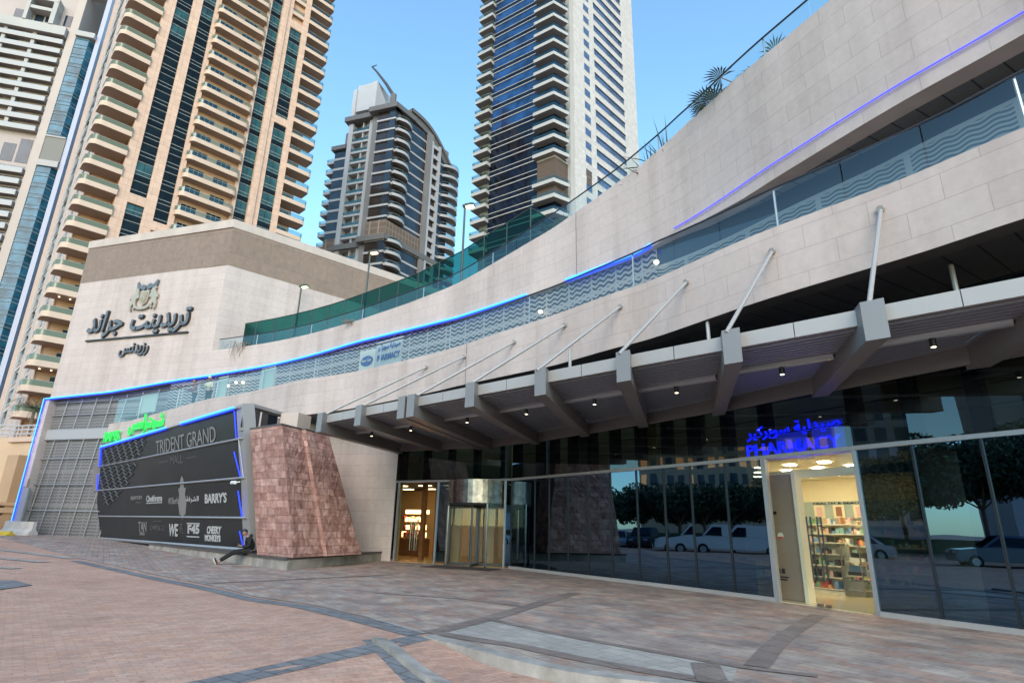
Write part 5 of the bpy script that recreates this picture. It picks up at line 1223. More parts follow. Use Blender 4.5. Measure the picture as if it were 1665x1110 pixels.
mb = MB(); mb.prism([tuple(fb(-3.8, 0, 0)[:2]), tuple(fb(-3.8, 0, .5)[:2]), tuple(fb(.2, 0, .5)[:2]), tuple(fw(uS, 0, -.95)[:2]), tuple(fw(uS, 0, -1.3)[:2])], zl0, zl1); mb.build('louvre_box', m_brown, t4)
for zz, h in ((zl0-.8, .8), (zl1, .3)):
    mb = MB(); mb.prism([tuple(fb(-3.8, 0, 0)[:2]), tuple(fb(-3.8, 0, .6)[:2]), tuple(fb(.25, 0, .6)[:2]), tuple(fw(uS, 0, -.85)[:2]), tuple(fw(uS, 0, -1.3)[:2])], zz, zz+h); mb.build('louvre_trim', m_fin, t4)
uLL = FU(fb, 768, 300, 1.); zL = FZ(fb, 771, 275, 1.2)
me, pl = slabmesh(fb, uLL, uL0+.2, -3.5, 1.3, zL, zL+.75, [m_wslab, m_wdark]); rm = railmesh(fb, pl, zL+.75, zL+1.45, [m_bglass, m_frm])
stack(t4, 'balcony', me, None, [n*PT for n in range(-6, 22)], [('balcony_rail', rm)])
mb = MB(); fb.box(mb, uLL+1.2, uL0+.2, -9, -.5, 0, HT); mb.build('recess_wall', m_wdark, t4)
me, pl = slabmesh(fw, uR-.3, uR+1.9, -5, -1.2, zq-1.2, zq-.4, [m_wslab, m_wdark]); stack(t4, 'balcony', me, None, [n*PT for n in range(N0, N1)])
# ---- grey tower with the arched top
DM = 137.; KM = DM/80; PM = 1.93*KM
fl = Face(-2200, (637, 250), DM); fr_ = Face(1500, (637, 250), DM)
t3 = thing('arched_grey_tower', fl(0, 0), 'grey apartment tower with arched roof and curved balconies between the two taller towers', 'tower')
zT = FZ(fl, 620, 180)       # cornice
uA, uB = FU(fl, 565, 250, -2.5), FU(fl, 605, 250, -2.5); uR1 = FU(fr_, 735, 300)
zref = FZ(fl, 600, 244, -2.5)    # a slab line
ZM = lambda n: zref+n*PM
NM = list(range(-13, 6))
zm0, zm1 = FZ(fl, 620, 383), FZ(fl, 620, 358)      # brown service storey
uLf = FU(fl, 545, 250, -4)
wallbox(fl, t3, 'core', m_grey, [(uA, 0.0, -22, -4.2, 0, zT)])
mb = MB(); mb.prism([tuple(fr_(0, 0, -.3)[:2]), tuple(fr_(uR1-2, 0, -.3)[:2]), tuple(fr_(uR1-2, 0, -20)[:2]), tuple(fr_(0, 0, -20)[:2])], 0, zT-.5); mb.build('right_core', m_grey, t3)
uCL = FU(fl, 608, 250)
mb = MB(); fl.box(mb, uCL, -.05, -6, -.25, 0, zT-.3); mb.build('front_core', m_bglass2, t3)
wallbox(fl, t3, 'side_pier', m_grey, [(uB-.0, uCL+.6, -5, -1.2, 0, zT)])
for a, b in ((FU(fl, 563, 250, -2.3), FU(fl, 570, 250, -2.3)), (FU(fl, 596.5, 250, -2.3), FU(fl, 604, 250, -2.3))): wallbox(fl, t3, 'white_pier', m_lgrey, [(a, b, -4.5, -2.1, 0, zT-.5)])
# left glass column and stub balconies
ga, gb = FU(fl, 545, 250, -4), FU(fl, 563, 250, -4)
wallbox(fl, t3, 'glass_column', m_sglass, [(ga, gb+.2, -14, -4, 0, zT-7)])
mb = MB()
for n in NM: fl.box(mb, ga-.1, gb, -10, -3.85, ZM(n)-.35, ZM(n)+.35) if ZM(n) < zT-8 else None
mb.build('slab_bands', m_lgrey, t3)
wallbox(fl, t3, 'cornice', m_greyd, [(ga-.9, gb+.1, -14, -3.2, zT-7.2, zT-5.9)])
me, pl = slabmesh(fl, ga-3.0, ga+.2, -9, -4.8, ZM(0)-.4, ZM(0)+.45, [m_lgrey, m_wdark]); rm = railmesh(fl, pl, ZM(0)+.45, ZM(0)+1.15, [m_bglass, m_frm]); stack(t3, 'balcony', me, None, [n*PM for n in NM if ZM(n) < zT-9], [('balcony_rail', rm)])
# loggia column
la, lb = FU(fl, 570, 250, -2.3), FU(fl, 597, 250, -2.3)
mb = MB(); fl.box(mb, la, lb, -4.2, -2.3, -.35, .25, 0); fl.box(mb, la, lb, -4.2, -2.3, .25, .27, 0); sl = mb.mesh('balcony', [m_lgrey])
mb = MB(); fl.box(mb, la, lb, -2.36, -2.34, .25, 1.15); rm = mb.mesh('balcony_rail', [m_bglass])
mb = MB(); fl.box(mb, la+(lb-la)*.53, la+(lb-la)*.60, -4.2, -2.5, .25, PM-.35, 0); fl.box(mb, la+(lb-la)*.62, lb, -4.18, -4.1, .25, PM-.35, 1); fl.box(mb, la, la+(lb-la)*.5, -4.18, -4.1, .25, PM-.35, 2); lw = mb.mesh('loggia_wall', [m_lgrey, m_tan, m_bglass2])
stack(t3, 'balcony', sl, None, [ZM(n) for n in NM if ZM(n) < zT-2], [('balcony_rail', rm), ('loggia_wall', lw)])
# corner volume: brown glass, blue corner glass, white slab bands, curved balconies
ub = FU(fl, 628, 250)
wallbox(fl, t3, 'corner_glass', m_sglass, [(ub, .05, -.6, .02, 0, zT-.4)])
mb = MB()
for n in NM:
    if ZM(n) > zT-1: continue
    fl.box(mb, uCL, .25, -.3, .18, ZM(n)-.25, ZM(n)+.28); fr_.box(mb, 0, uR1-2, -.3, .18, ZM(n)-.25, ZM(n)+.28)
mb.build('slab_bands', m_lgrey, t3)
c0, c1 = 0.6, FU(fr_, 664, 250)
gA, gB, gP = FU(fr_, 666, 250), FU(fr_, 686, 250), FU(fr_, 692, 250)
uP1 = FU(fr_, 700, 250); uQ0, uQ1 = FU(fr_, 702, 250), FU(fr_, 711, 250); uW1 = FU(fr_, 716, 250)
wallbox(fr_, t3, 'glass_panel', m_sglass, [(gA, gB, -.4, .06, 0, zT-1)]); wallbox(fr_, t3, 'brown_glass', m_bglass2, [(gB, gP, -.4, .05, 0, zT-1), (0.1, gA, -.4, .03, 0, zT-1)])
wallbox(fr_, t3, 'pier', m_grey, [(gP, uQ0, -.4, .6, 0, zT+.2)]); wallbox(fr_, t3, 'white_pier', m_lgrey, [(uQ0-.6, uQ0, -.4, .75, 0, zT-2), (uQ1, uQ1+.9, -.4, .75, 0, zT-2)])
wallbox(fr_, t3, 'glass_panel', m_sglass, [(uQ1+.9, uR1-1.5, -.4, .06, 0, zT-4)])
wallbox(fr_, t3, 'dark_recess', m_bglass2, [(uQ0, uQ1, -.4, .05, 0, zT-2)])
def arcslab(f, u0, u1, w0, w1, z0, z1, mats, name='balcony'):
    pl = [(u0, w0)]+[(u0+(u1-u0)*t, w0+.4+(w1-w0-.4)*math.sin(math.pi*(.08+.84*t))) for t in np.linspace(0, 1, 11)]+[(u1, w0)]
    mb = MB(); mb.prism([tuple(f(u, 0, w)[:2]) for u, w in pl], z0, z1, 0, 1, 0); return mb.mesh(name, mats), pl
me, pl = arcslab(fr_, c0, c1, 0, 1.7, ZM(0)-.4, ZM(0)+.4, [m_lgrey, m_wdark]); rm = railmesh(fr_, pl, ZM(0)+.4, ZM(0)+1.1, [m_bglass, m_frm])
stack(t3, 'balcony', me, None, [n*PM for n in NM if ZM(n) < zT-2 and not zm0-1 < ZM(n) < zm1-1], [('balcony_rail', rm)])
me, pl = slabmesh(fr_, uQ0, uQ1, 0, .7, ZM(0)-.4, ZM(0)+.75, [m_lgrey, m_wdark]); stack(t3, 'balcony', me, None, [n*PM for n in NM if ZM(n) < zT-3])
uS0 = FU(fr_, 718, 300)
me, pl = arcslab(fr_, uS0, uS0+7, -.5, 2.2, ZM(0)-.4, ZM(0)+.4, [m_lgrey, m_wdark]); rm = railmesh(fr_, pl, ZM(0)+.4, ZM(0)+1.1, [m_bglass, m_frm])
stack(t3, 'balcony', me, None, [n*PM for n in NM if ZM(n) < zT-5], [('balcony_rail', rm)])
# service storey and dark cornice, roof
mb = MB(); fl.box(mb, ga, gb, -10, -3.8, zm0-.5, zm1-1)
for i in range(len(mb.f)): mb.uv[i] = [((mb.v[k][0]*.7+mb.v[k][1]*.7), mb.v[k][2]) for k in mb.f[i]]
mb.build('service_grid', m_grid, t3); mb = MB()
fl.box(mb, uCL, .3, -.3, .3, zm0+.4, zm1); fr_.box(mb, 0, gP, -.3, .3, zm0+.4, zm1)
for i in range(len(mb.f)):
    mb.uv[i] = [((mb.v[k][0]*.7+mb.v[k][1]*.7), mb.v[k][2]) for k in mb.f[i]]
mb.build('service_grid', m_grid, t3)
mb = MB(); fl.box(mb, uA-.4, uB+.2, -4.5, -1.5, zm0-1.4, zm0+.1); fl.box(mb, uB, .6, -3, .7, zm0-1.2, zm0+.3); fr_.box(mb, -.3, uR1-1.5, -.3, .8, zm0-1.2, zm0+.3); fl.box(mb, ga-.7, gb, -10, -3.2, zm0-1.6, zm0-.6); mb.build('cornice', m_greyd, t3)
mb = MB(); fl.box(mb, uA-1.2, uB+.6, -12, -1.0, zT-.2, zT+1.3); fl.box(mb, uB-.2, .8, -10, 1.0, zT-.4, zT+1.1); fr_.box(mb, -.3, gA+.5, -10, 1.0, zT-.4, zT+1.1); mb.build('cornice', m_greyd, t3)
# arched parapet on the right front
za = FZ(fr_, 652, 160); mb = MB(); N = 22; a0, a1 = gA-1.0, uR1-.5
top = lambda t: (zT+3.2)*(1-t)+ (zT-6.5)*t + 3.2*math.sin(math.pi*t)
for k in range(N):
    t0, t1 = k/N, (k+1)/N; x0, x1 = a0+(a1-a0)*t0, a0+(a1-a0)*t1
    for w0, w1, h in ((-1.5, .9, 1.1), (-1.3, .35, 3.2)):
        A, B = (x0, top(t0)), (x1, top(t1))
        mb.face([fr_(x0, A[1]-h, w1), fr_(x1, B[1]-h, w1), fr_(x1, B[1], w1), fr_(x0, A[1], w1)]); mb.face([fr_(x0, A[1], w1), fr_(x1, B[1], w1), fr_(x1, B[1], w0-6), fr_(x0, A[1], w0-6)]); mb.face([fr_(x0, A[1]-h, w0), fr_(x1, B[1]-h, w0), fr_(x1, B[1]-h, w1), fr_(x0, A[1]-h, w1)])
mb.face([fr_(a0, top(0)-3.2, .35), fr_(a0, top(0), .35), fr_(a0, top(0), -8), fr_(a0, top(0)-3.2, -8)])
mb.build('arched_parapet', m_greyd, t3)
# white plant room and the roof crane
p0, p1 = FU(fl, 575, 150, -3), FU(fl, 612, 150, -3)
zp0, zp1 = zT+1.3, FZ(fl, 606, 133, -3)
mb = MB(); fl.box(mb, p0, p0+1.2, -9, -3, zp0, zp1-1.5); fl.box(mb, p0+1.2, p1, -9, -3.4, zp0+3.3, zp1); fl.box(mb, p1-1.5, p1, -14, -3, zp0, zp1); fl.box(mb, p0+1, p1-1, -9, -6, zp0, zp1-1)
q = [fl(p1, zp0, -3), fl(p1, zp0, -3)+P3(fr_.d*9, 0)]
mb.face([q[0], q[1], q[1]+[0, 0, 1.2], q[0]+[0, 0, zp1-zp0]]); mb.build('plant_room', m_lgrey, t3)
crn = thing('roof_crane', fl(p1+2, zT, -4), 'slim dark roof crane with a bent tip on the grey tower', 'crane')
c = [onplane(*p, fl.p-fl.n*5, fl.n) for p in ((640, 156), (629, 138), (612, 116), (605, 109), (613, 106))]
mb = MB()
for a, b, r1_, r2_ in zip(c, c[1:], (.6, .5, .35, .22), (.5, .35, .25, .12)): mb.tube(a, b, r1_, 6, r2_)
mb.build('jib', M('crane_paint', (.05, .05, .055), .6), crn); mb = MB(); mb.tube(c[0]-[0, 0, 3.5], c[0]+[0, 0, .3], .9, 8); mb.build('mast', m_greyd, crn)
# ---- far left tower
D1 = 188.; f1 = Face(4500, (100, 300), D1); K1 = D1/80; P1 = 1.415*K1
t1_ = thing('pale_balcony_tower', f1(-8, 0), 'pale tower with stacked white balconies and a faceted blue glass bay at the far left', 'tower')
H1 = 190.
a_ = lambda px, w=0.: FU(f1, px, 150, w)
zs1 = FZ(f1, 85, 152)
Z1 = lambda n: zs1+n*P1
uP0, uP1_, uG1, uG2, uL1 = a_(84), a_(98), a_(121), a_(128), a_(140)
uq0 = FU(f1, -40, -30)
m_t1s = M('pale_tower_slab', (.37, .345, .34), .7, noise=(.1, .06))
wallbox(f1, t1_, 'wall', M('pale_tower_wall', (.39, .32, .30), .75, noise=(.1, .06)), [(uq0, uP0, -20, -.7, 0, H1)])
wallbox(f1, t1_, 'pier', M('pale_pink_pier', (.42, .345, .31), .7, noise=(.1, .06)), [(uP0, uP1_, -20, .6, 0, H1)])
mb = MB(); pl_ = [(uP1_, -18), (uP1_, .4), (uG1, .4), (uG2+.6, -2.4), (uG2+.6, -18)]; mb.prism([tuple(f1(u, 0, w)[:2]) for u, w in pl_], 0, FZ(f1, 115, 58))
for n in range(-28, 7):
    for dz, h in ((0, .3), (1.1, .18)):
        z = Z1(n)+dz
        if FZ(f1, 70, 262) < z < FZ(f1, 70, 222): continue
        for (u, w), (u2, w2) in zip(pl_[1:], pl_[2:4]): mb.tube(f1(u, z, w+.1), f1(u2, z, w2+.1), h*.5, 4, mi=1)
mb.build('glass_bay', [m_cglass, M('bay_band', (.26, .33, .38), .5)], t1_)
wallbox(f1, t1_, 'pilaster', m_lilac, [(uG2+.6, uL1, -18, .2, 0, H1)])
wallbox(f1, t1_, 'far_glass', m_cglass, [(uL1, uL1+9, -18, -2.5, 0, FZ(f1, 150, 60))])
mb = MB()
for n in range(-28, 12):
    for dz in (0, 1.1): f1.box(mb, uL1, uL1+9, -2.5, -2.2, Z1(n)+dz, Z1(n)+dz+.2)
mb.build('far_bands', M('far_band', (.30, .38, .44), .5), t1_)
# void between the bays
z0v, z1v = FZ(f1, 70, 265), FZ(f1, 70, 222)
wallbox(f1, t1_, 'sky_lobby_floor', m_t1s, [(uP1_+.0, uG2+.5, -6, .9, z0v-1.2, z0v+.6)]); wallbox(f1, t1_, 'sky_lobby_ceiling', m_t1s, [(uP1_, uG2+.5, -6, .7, z1v, z1v+.4)])
mb = MB(); f1.box(mb, uP1_, uG2+.55, -1.5, .45, z0v+.6, z1v); mb.build('sky_lobby_void', m_wdark, t1_)
me, pl = slabmesh(f1, uq0, uP0-.5, -.8, 1.2, -.40, .25, [m_t1s, M('pale_underside', (.25, .225, .20), .8)]); rm = railmesh(f1, pl, .25, 1.15, [M('pale_rail', (.29, .30, .31), .35), m_t1s]); me.name = 'balcony'
mdk = winmesh(f1, uq0, uP0-1, -.6, .25, P1-.9, [darkglass('grey_blue_glass', (.07, .08, .10), 1.5), m_t1s], 5, (0.,), .1)
mb = MB()
for u_ in np.arange(uP0-7.5, uq0, -7.2): f1.box(mb, u_-.9, u_, -.8, .7, .25, P1-.40, 0); f1.box(mb, u_-3.4, u_-.9, -.75, -.5, .25, P1-.40, 1)
mdv = mb.mesh('divider', [m_t1s, M('pale_pink_wall', (.33, .27, .24), .8)])
zt1 = FZ(f1, 60, 58)
zsv0, zsv1 = FZ(f1, 20, 265), FZ(f1, 20, 218)
for n in range(-28, 9):
    if Z1(n) > FZ(f1, 50, 62): continue
    if zsv0 < Z1(n) < zsv1-.5: continue
    stack(t1_, 'balcony', me, None, [Z1(n)], [('balcony_rail', rm), ('window', mdk), ('divider', mdv)])
mb = MB(); u0_, u1_ = a_(30), a_(70); 
f1.box(mb, uq0, uP0-.3, -2, 1.9, FZ(f1, 40, 52), FZ(f1, 40, 38)); f1.box(mb, FU(f1, 48, 20), FU(f1, 54, 20), -2, 2.2, FZ(f1, 40, 38), FZ(f1, 60, 4)); f1.box(mb, FU(f1, 92, 20), FU(f1, 100, 20), -2, 2.2, FZ(f1, 40, 38), FZ(f1, 60, 4)); f1.box(mb, FU(f1, 48, 20), FU(f1, 100, 20), -2, 2.2, FZ(f1, 70, 8), FZ(f1, 70, 2)); f1.box(mb, FU(f1, 48, 20), FU(f1, 100, 20), -2, 2.0, FZ(f1, 70, 24), FZ(f1, 70, 19)); mb.build('crown_frame', m_wslab, t1_)
for k in range(1, 6): mb = MB(); f1.box(mb, a_(75), uP1_+4, -2, 1.5, FZ(f1, 60, 2)+k*6, FZ(f1, 60, 2)+k*6+1); mb.build('crown_slab', m_t1s, t1_)
mb = MB(); f1.box(mb, uP1_, uG2+.5, -5, 1.4, FZ(f1, 115, 60), FZ(f1, 115, 52)); mb.build('crown_slab', m_t1s, t1_)
for px0, px1, y0, y1, nm in ((0, 22, 258, 228, 'window'), (27, 48, 262, 222, 'window'), (57, 72, 34, 8, 'window'), (75, 90, 34, 8, 'window'), (20, 44, 36, 10, 'window'), (103, 116, 40, 22, 'window'), (8, 30, 62, 53, 'window'), (36, 72, 66, 55, 'window')):
    mb = MB(); f1.box(mb, FU(f1, px0, (y0+y1)/2), FU(f1, px1, (y0+y1)/2), -.8, -.6, FZ(f1, px0, y0), FZ(f1, px0, y1)); mb.build(nm, m_sglass, t1_)  # boxes behind the crown frame put its dark recess into colour
# ================================================================== PLANTS, LAMPS, PEOPLE
def leafcrown(name, root, mat, centres, n, size, seed):
    r = np.random.default_rng(seed); mb = MB()
    for c, rad in centres:
        c = v2(c); k = int(n*rad**2)
        for _ in range(k):
            d = r.normal(size=3); d /= np.linalg.norm(d); p = c+d*rad*(r.random()**.33)*np.array([1, 1, .8])
            a = r.normal(size=3); a /= np.linalg.norm(a); b = np.cross(a, r.normal(size=3)); b /= np.linalg.norm(b); s = size*r.uniform(.6, 1.4)
            mb.face([p-a*s, p+b*s*.45, p+a*s, p-b*s*.45])
    return mb.build(name, mat, root)
def frond(mb, base, az, length, droop, n=9, blade=.35, w=.035, up=.9):
    d = np.array([math.cos(az), math.sin(az), 0]); side = np.array([-d[1], d[0], 0]); prev = None
    for k in range(n+1):
        t = k/n; p = v2(base)+d*length*t*(1-.25*droop*t)+np.array([0, 0, length*(up*t-droop*t*t)])
        if prev is not None:
            mb.face([prev-side*.02, prev+side*.02, p+side*.015, p-side*.015])
            for sg in (1, -1):
                L = blade*(1-.55*abs(t-.4)); q = p+side*sg*L+d*L*.55-np.array([0, 0, L*.35]); mb.face([p-d*w, p+d*w, q])
        prev = p
def date_palm(loc, h, label, nf=34, L=2.2, seed=1, group=None):
    rt = thing('date_palm', loc, label, 'palm', group); r = random.Random(seed); mb = MB(); z = 0; 
    for k in range(8): mb.tube([0, 0, h*k/8], [0, 0, h*(k+1)/8], .2-.008*k, 8, .17-.008*k, cap=False)
    o = bpy.data.objects.new('trunk', mb.mesh('trunk', m_trunk)); COL.objects.link(o); o.parent = rt
    mb = MB()
    for k in range(nf): frond(mb, (0, 0, h), r.uniform(0, 6.28), L*r.uniform(.8, 1.1), r.uniform(.35, 1.3), up=r.uniform(.2, 1.3))
    o = bpy.data.objects.new('crown', mb.mesh('crown', m_leaf)); COL.objects.link(o); o.parent = rt; return rt
def fan_palm(loc, label, seed, n=9, L=.8, stem=.7, nb=24, group='palms along the upper wall'):
    rt = thing('fan_palm', loc, label, 'palm', group); r = random.Random(seed); st = MB(); lf = MB()
    for k in range(n):
        az = r.uniform(0, 6.28); el = r.uniform(.35, 1.35); d = np.array([math.cos(az)*math.cos(el), math.sin(az)*math.cos(el), math.sin(el)])
        c = d*stem*r.uniform(.7, 1.1); st.tube([0, 0, 0], c, .018, 5)
        s = np.cross(d, [0, 0, 1]); s /= np.linalg.norm(s); u_ = np.cross(s, d)
        for j in range(nb+1):
            a = -2.0+4.0*j/nb; q = d*math.cos(a)+s*math.sin(a); tip = c+q*L*r.uniform(.85, 1.05)-np.array([0, 0, .16*L]); m = c+q*L*.55
            w = np.cross(q, u_)*.03; lf.face([c, m+w, tip, m-w])
    for nm, b, mt_ in (('stem', st, m_trunk), ('leaf_fans', lf, m_leaf)):
        o = bpy.data.objects.new(nm, b.mesh(nm, mt_)); COL.objects.link(o); o.parent = rt
    return rt
def spiky(loc, label, seed, L=1.0, n=42):
    r = random.Random(seed); mb = MB()
    for k in range(n):
        az, el = r.uniform(0, 6.28), r.uniform(.1, 1.45); d = np.array([math.cos(az)*math.cos(el), math.sin(az)*math.cos(el), math.sin(el)]); s = np.cross(d, [0, 0, 1]); s = s/np.linalg.norm(s)*.028
        l = L*r.uniform(.6, 1.1); m = d*l*.5; t = d*l-np.array([0, 0, .12*l*(1.4-el)]); mb.face([s*.6, m+s, t, m-s, -s*.6])
    o = mb.build('spiky_plant', m_leaf); o.location = loc; return tag(o, label, 'plant', 'palms along the upper wall')
def onroof(px, py, back, dz=0.):
    s, z = WP.hit(px, py); q = WP.off(s, -back); return P3(q, ztop(s)-.35+dz)
fan_palm(onroof(1150, 170, .9), 'broad fan palm behind the balustrade at the top of the wall', 3, 12, .7, 1.15, 19)
fan_palm(onroof(1200, 125, .8), 'smaller upright fan palm right of the broad one on the wall', 8, 6, .6, 1.2, 15)
spiky(onroof(1062, 252, .8), 'spiky dark plant by a balustrade post on the upper wall', 4, 2.0)
spiky(onroof(1034, 275, .9), 'greener drooping plant left of the spiky one on the upper wall', 9, 1.8, 34)
fan_palm(onroof(885, 378, 1.0), 'low palm glimpsed behind the green netting corner', 12, 7, .8, 1.1)
def dry(px, py, label, seed, hang=.9):
    s, z = WP.hit(px, py); q = P3(WP.off(s, .1), z); r = random.Random(seed); mb = MB()
    for k in range(26):
        p = q+np.array([r.uniform(-.5, .5), r.uniform(-.2, .2), 0]); prev = p
        for j in range(5):
            nx = prev+np.array([r.uniform(-.16, .16), r.uniform(-.08, .05), r.uniform(-hang/4, .06)]); mb.tube(prev, nx, .012, 3, cap=False); prev = nx
    tag(mb.build('dry_plant', m_dry), label, 'plant', 'dry plants on the upper wall')
dry(393, 557, 'brown dry plant hanging over the wall by the block corner', 2, 1.2); dry(573, 524, 'wiry dry plant growing over the upper wall edge, midway along the netting', 5, .3)
def make_lamp():
    rt = thing('street_lamp', (0, 0, 0), 'x', 'street lamp', 'lamps on the roof terrace'); H = 5.2
    def add(nm, mb, mt_, par=None): o = bpy.data.objects.new(nm, mb.mesh(nm, mt_)); COL.objects.link(o); o.parent = par or rt; return o
    mb = MB(); mb.tube([0, 0, 0], [0, 0, H], .07, 8, .055); add('pole', mb, m_lampp)
    mb = MB(); mb.pbox([-.09, -.17, H-.02], [.62, 0, .05], [0, .34, 0], [0, 0, .1]); mb.pbox([.02, -.13, H+.08], [.42, 0, .03], [0, .26, 0], [0, 0, .07]); h = add('lamp_head', mb, m_lampp)
    mb = MB(); mb.face([(.06, -.14, H-.015), (.5, -.14, H+.02), (.5, .14, H+.02), (.06, .14, H-.015)]); mb.pbox([.08, -.13, H-.07], [.4, 0, .03], [0, .26, 0], [0, 0, .055]); add('lens', mb, m_lamp_g, h)
    return rt
lamp = make_lamp()
for k, (px, py, mt_, lab) in enumerate(((490, 467, m_lamp_g, 'street lamp with greenish light, nearest the taupe block'), (602, 412, m_lamp_w, 'street lamp with orange light in front of the grey tower'), (756, 337, m_lamp_c, 'tallest looking street lamp, against the sky by the blue tower'))):
    q = onz(px, py, 17.9+.0); o = lamp if k == 0 else copy_tree(lamp)
    o.location = (q[0], q[1], 17.9-5.2); o.rotation_euler = (0, 0, -.25); o['label'] = lab
    if k:
        for h in o.children:
            for l_ in h.children: l_.data = l_.data.copy(); l_.data.materials[0] = mt_
# ---- people
def skinfig(name, V, Ed, rad, mat, root, sub=2):
    me = bpy.data.meshes.new(name); me.from_pydata([tuple(map(float, p)) for p in V], Ed, []); o = bpy.data.objects.new(name, me); COL.objects.link(o)
    o.modifiers.new('s', 'SKIN'); 
    for i, r in enumerate(rad): me.skin_vertices[0].data[i].radius = (r, r) if not isinstance(r, tuple) else r
    me.skin_vertices[0].data[0].use_root = True
    ss_ = o.modifiers.new('d', 'SUBSURF'); ss_.levels = sub; ss_.render_levels = sub
    dg = bpy.context.evaluated_depsgraph_get(); m2 = bpy.data.meshes.new_from_object(o.evaluated_get(dg)); bpy.data.objects.remove(o)
    m2.materials.clear(); m2.materials.append(mat); m2.polygons.foreach_set('use_smooth', [True]*len(m2.polygons)); m2.name = name
    o2 = bpy.data.objects.new(name, m2); COL.objects.link(o2); o2.parent = root; return o2
def hand(V, Ed, rad, wrist, palm_dir, side, curl, wi):
    """palm with four fingers and a thumb, added to a figure's chains"""
    wrist, f, s = v2(wrist), v2(palm_dir), v2(side); n = np.cross(f, s)
    c = len(V); V.append(wrist+f*.07); rad.append(.03); Ed.append((wi, c))
    for k, L in enumerate((.062, .072, .068, .052)):
        b = len(V); o_ = s*(-.027+.018*k); V.append(wrist+f*.10+o_); rad.append(.009); Ed.append((c, b))
        V.append(wrist+f*(.10+L*.6)+o_+n*L*.3*curl); rad.append(.008); Ed.append((b, b+1)); V.append(wrist+f*(.10+L*.75)+o_+n*L*.9*curl); rad.append(.007); Ed.append((b+1, b+2))
    b = len(V); V.append(wrist+f*.05-s*.045); rad.append(.011); Ed.append((c, b)); V.append(wrist+f*.085-s*.055+n*.03*curl); rad.append(.009); Ed.append((b, b+1))
def head(root, c, f, q, skin, hair, cap=None, tilt=.0):
    """head with nose, ears, eyes and hair on a neck"""
    f, q = v2(f), v2(q); up = np.cross(f, q); up = up if up[2] > 0 else -up
    f2_ = f*math.cos(tilt)-up*math.sin(tilt); u2 = up*math.cos(tilt)+f*math.sin(tilt)
    bm = bmesh.new(); bmesh.ops.create_uvsphere(bm, u_segments=20, v_segments=14, radius=1)
    for v in bm.verts:
        x, y, z = v.co; s = .105 if z > -.2 else .105-.03*(-.2-z)/.8
        k = 1.0+(.18 if (x > .75 and abs(y) < .3 and -.3 < z < .15) else 0)
        p = c+f2_*x*s*k*.98+q*y*.078*(1-.25*max(0, -z))+u2*z*.125; v.co = p
    me = bpy.data.meshes.new('face'); bm.to_mesh(me); bm.free(); me.materials.append(skin)
    o = bpy.data.objects.new('head', me); me.polygons.foreach_set('use_smooth', [True]*len(me.polygons)); COL.objects.link(o); o.parent = root
    for sg in (-1, 1):
        bm = bmesh.new(); bmesh.ops.create_uvsphere(bm, u_segments=8, v_segments=6, radius=1)
        for v in bm.verts: x, y, z = v.co; v.co = c+q*(sg*.08+y*.012)+f2_*(x*.022-.005)+u2*(z*.033)
        me = bpy.data.meshes.new('ear'); bm.to_mesh(me); bm.free(); me.materials.append(skin); e = bpy.data.objects.new('ear', me); COL.objects.link(e); e.parent = o
        bm = bmesh.new(); bmesh.ops.create_uvsphere(bm, u_segments=8, v_segments=6, radius=.011); bmesh.ops.translate(bm, verts=bm.verts, vec=Vector(c+f2_*.095+q*sg*.03+u2*.012))
        me = bpy.data.meshes.new('eye'); bm.to_mesh(me); bm.free(); me.materials.append(m_dark); e = bpy.data.objects.new('eye', me); COL.objects.link(e); e.parent = o
    mb = MB(); a = c+f2_*.088-u2*.055; mb.tube(a-q*.025, a+q*.025, .008, 6); e = mb.build('mouth', M('lips', (.25, .10, .08), .6) if 'lips' not in bpy.data.materials else bpy.data.materials['lips']); e.parent = o
    bm = bmesh.new(); bmesh.ops.create_uvsphere(bm, u_segments=20, v_segments=14, radius=1)
    dele = [v for v in bm.verts if (v.co.z < .25 and v.co.x > .15) or v.co.z < -.35]
    bmesh.ops.delete(bm, geom=dele, context='VERTS')
    for v in bm.verts: x, y, z = v.co; v.co = c+f2_*(x*.112-.006)+q*y*.086+u2*(z*.134+.004)
    me = bpy.data.meshes.new('hair'); bm.to_mesh(me); bm.free(); me.materials.append(cap or hair); h = bpy.data.objects.new('cap' if cap else 'hair', me); COL.objects.link(h); h.parent = o
    if cap:
        mb = MB(); mb.plate([(.08+.10*math.cos(t), .075*math.sin(t)) for t in np.linspace(-1.6, 1.6, 12)], c+u2*.045, f2_, q, u2, .01); e = mb.build('peak', cap); e.parent = h
    return o
# seated man on the plinth
S = onplane(401.5, 905, pc+bback*.0, bback); S = np.array([S[0], S[1], zp]); fM = P3(np.array([-.89, -.46]), 0); fM /= np.linalg.norm(fM); qM = np.array([fM[1], -fM[0], 0]); qM = qM if np.dot(qM[:2], -S[:2]) > 0 else -qM
man = thing('person', S, 'man in black hooded jacket and trousers sitting on the plinth looking at his phone', 'person')
MP = lambda f, q, z: S+(fM*f+qM*q+np.array([0, 0, z]))*1.06
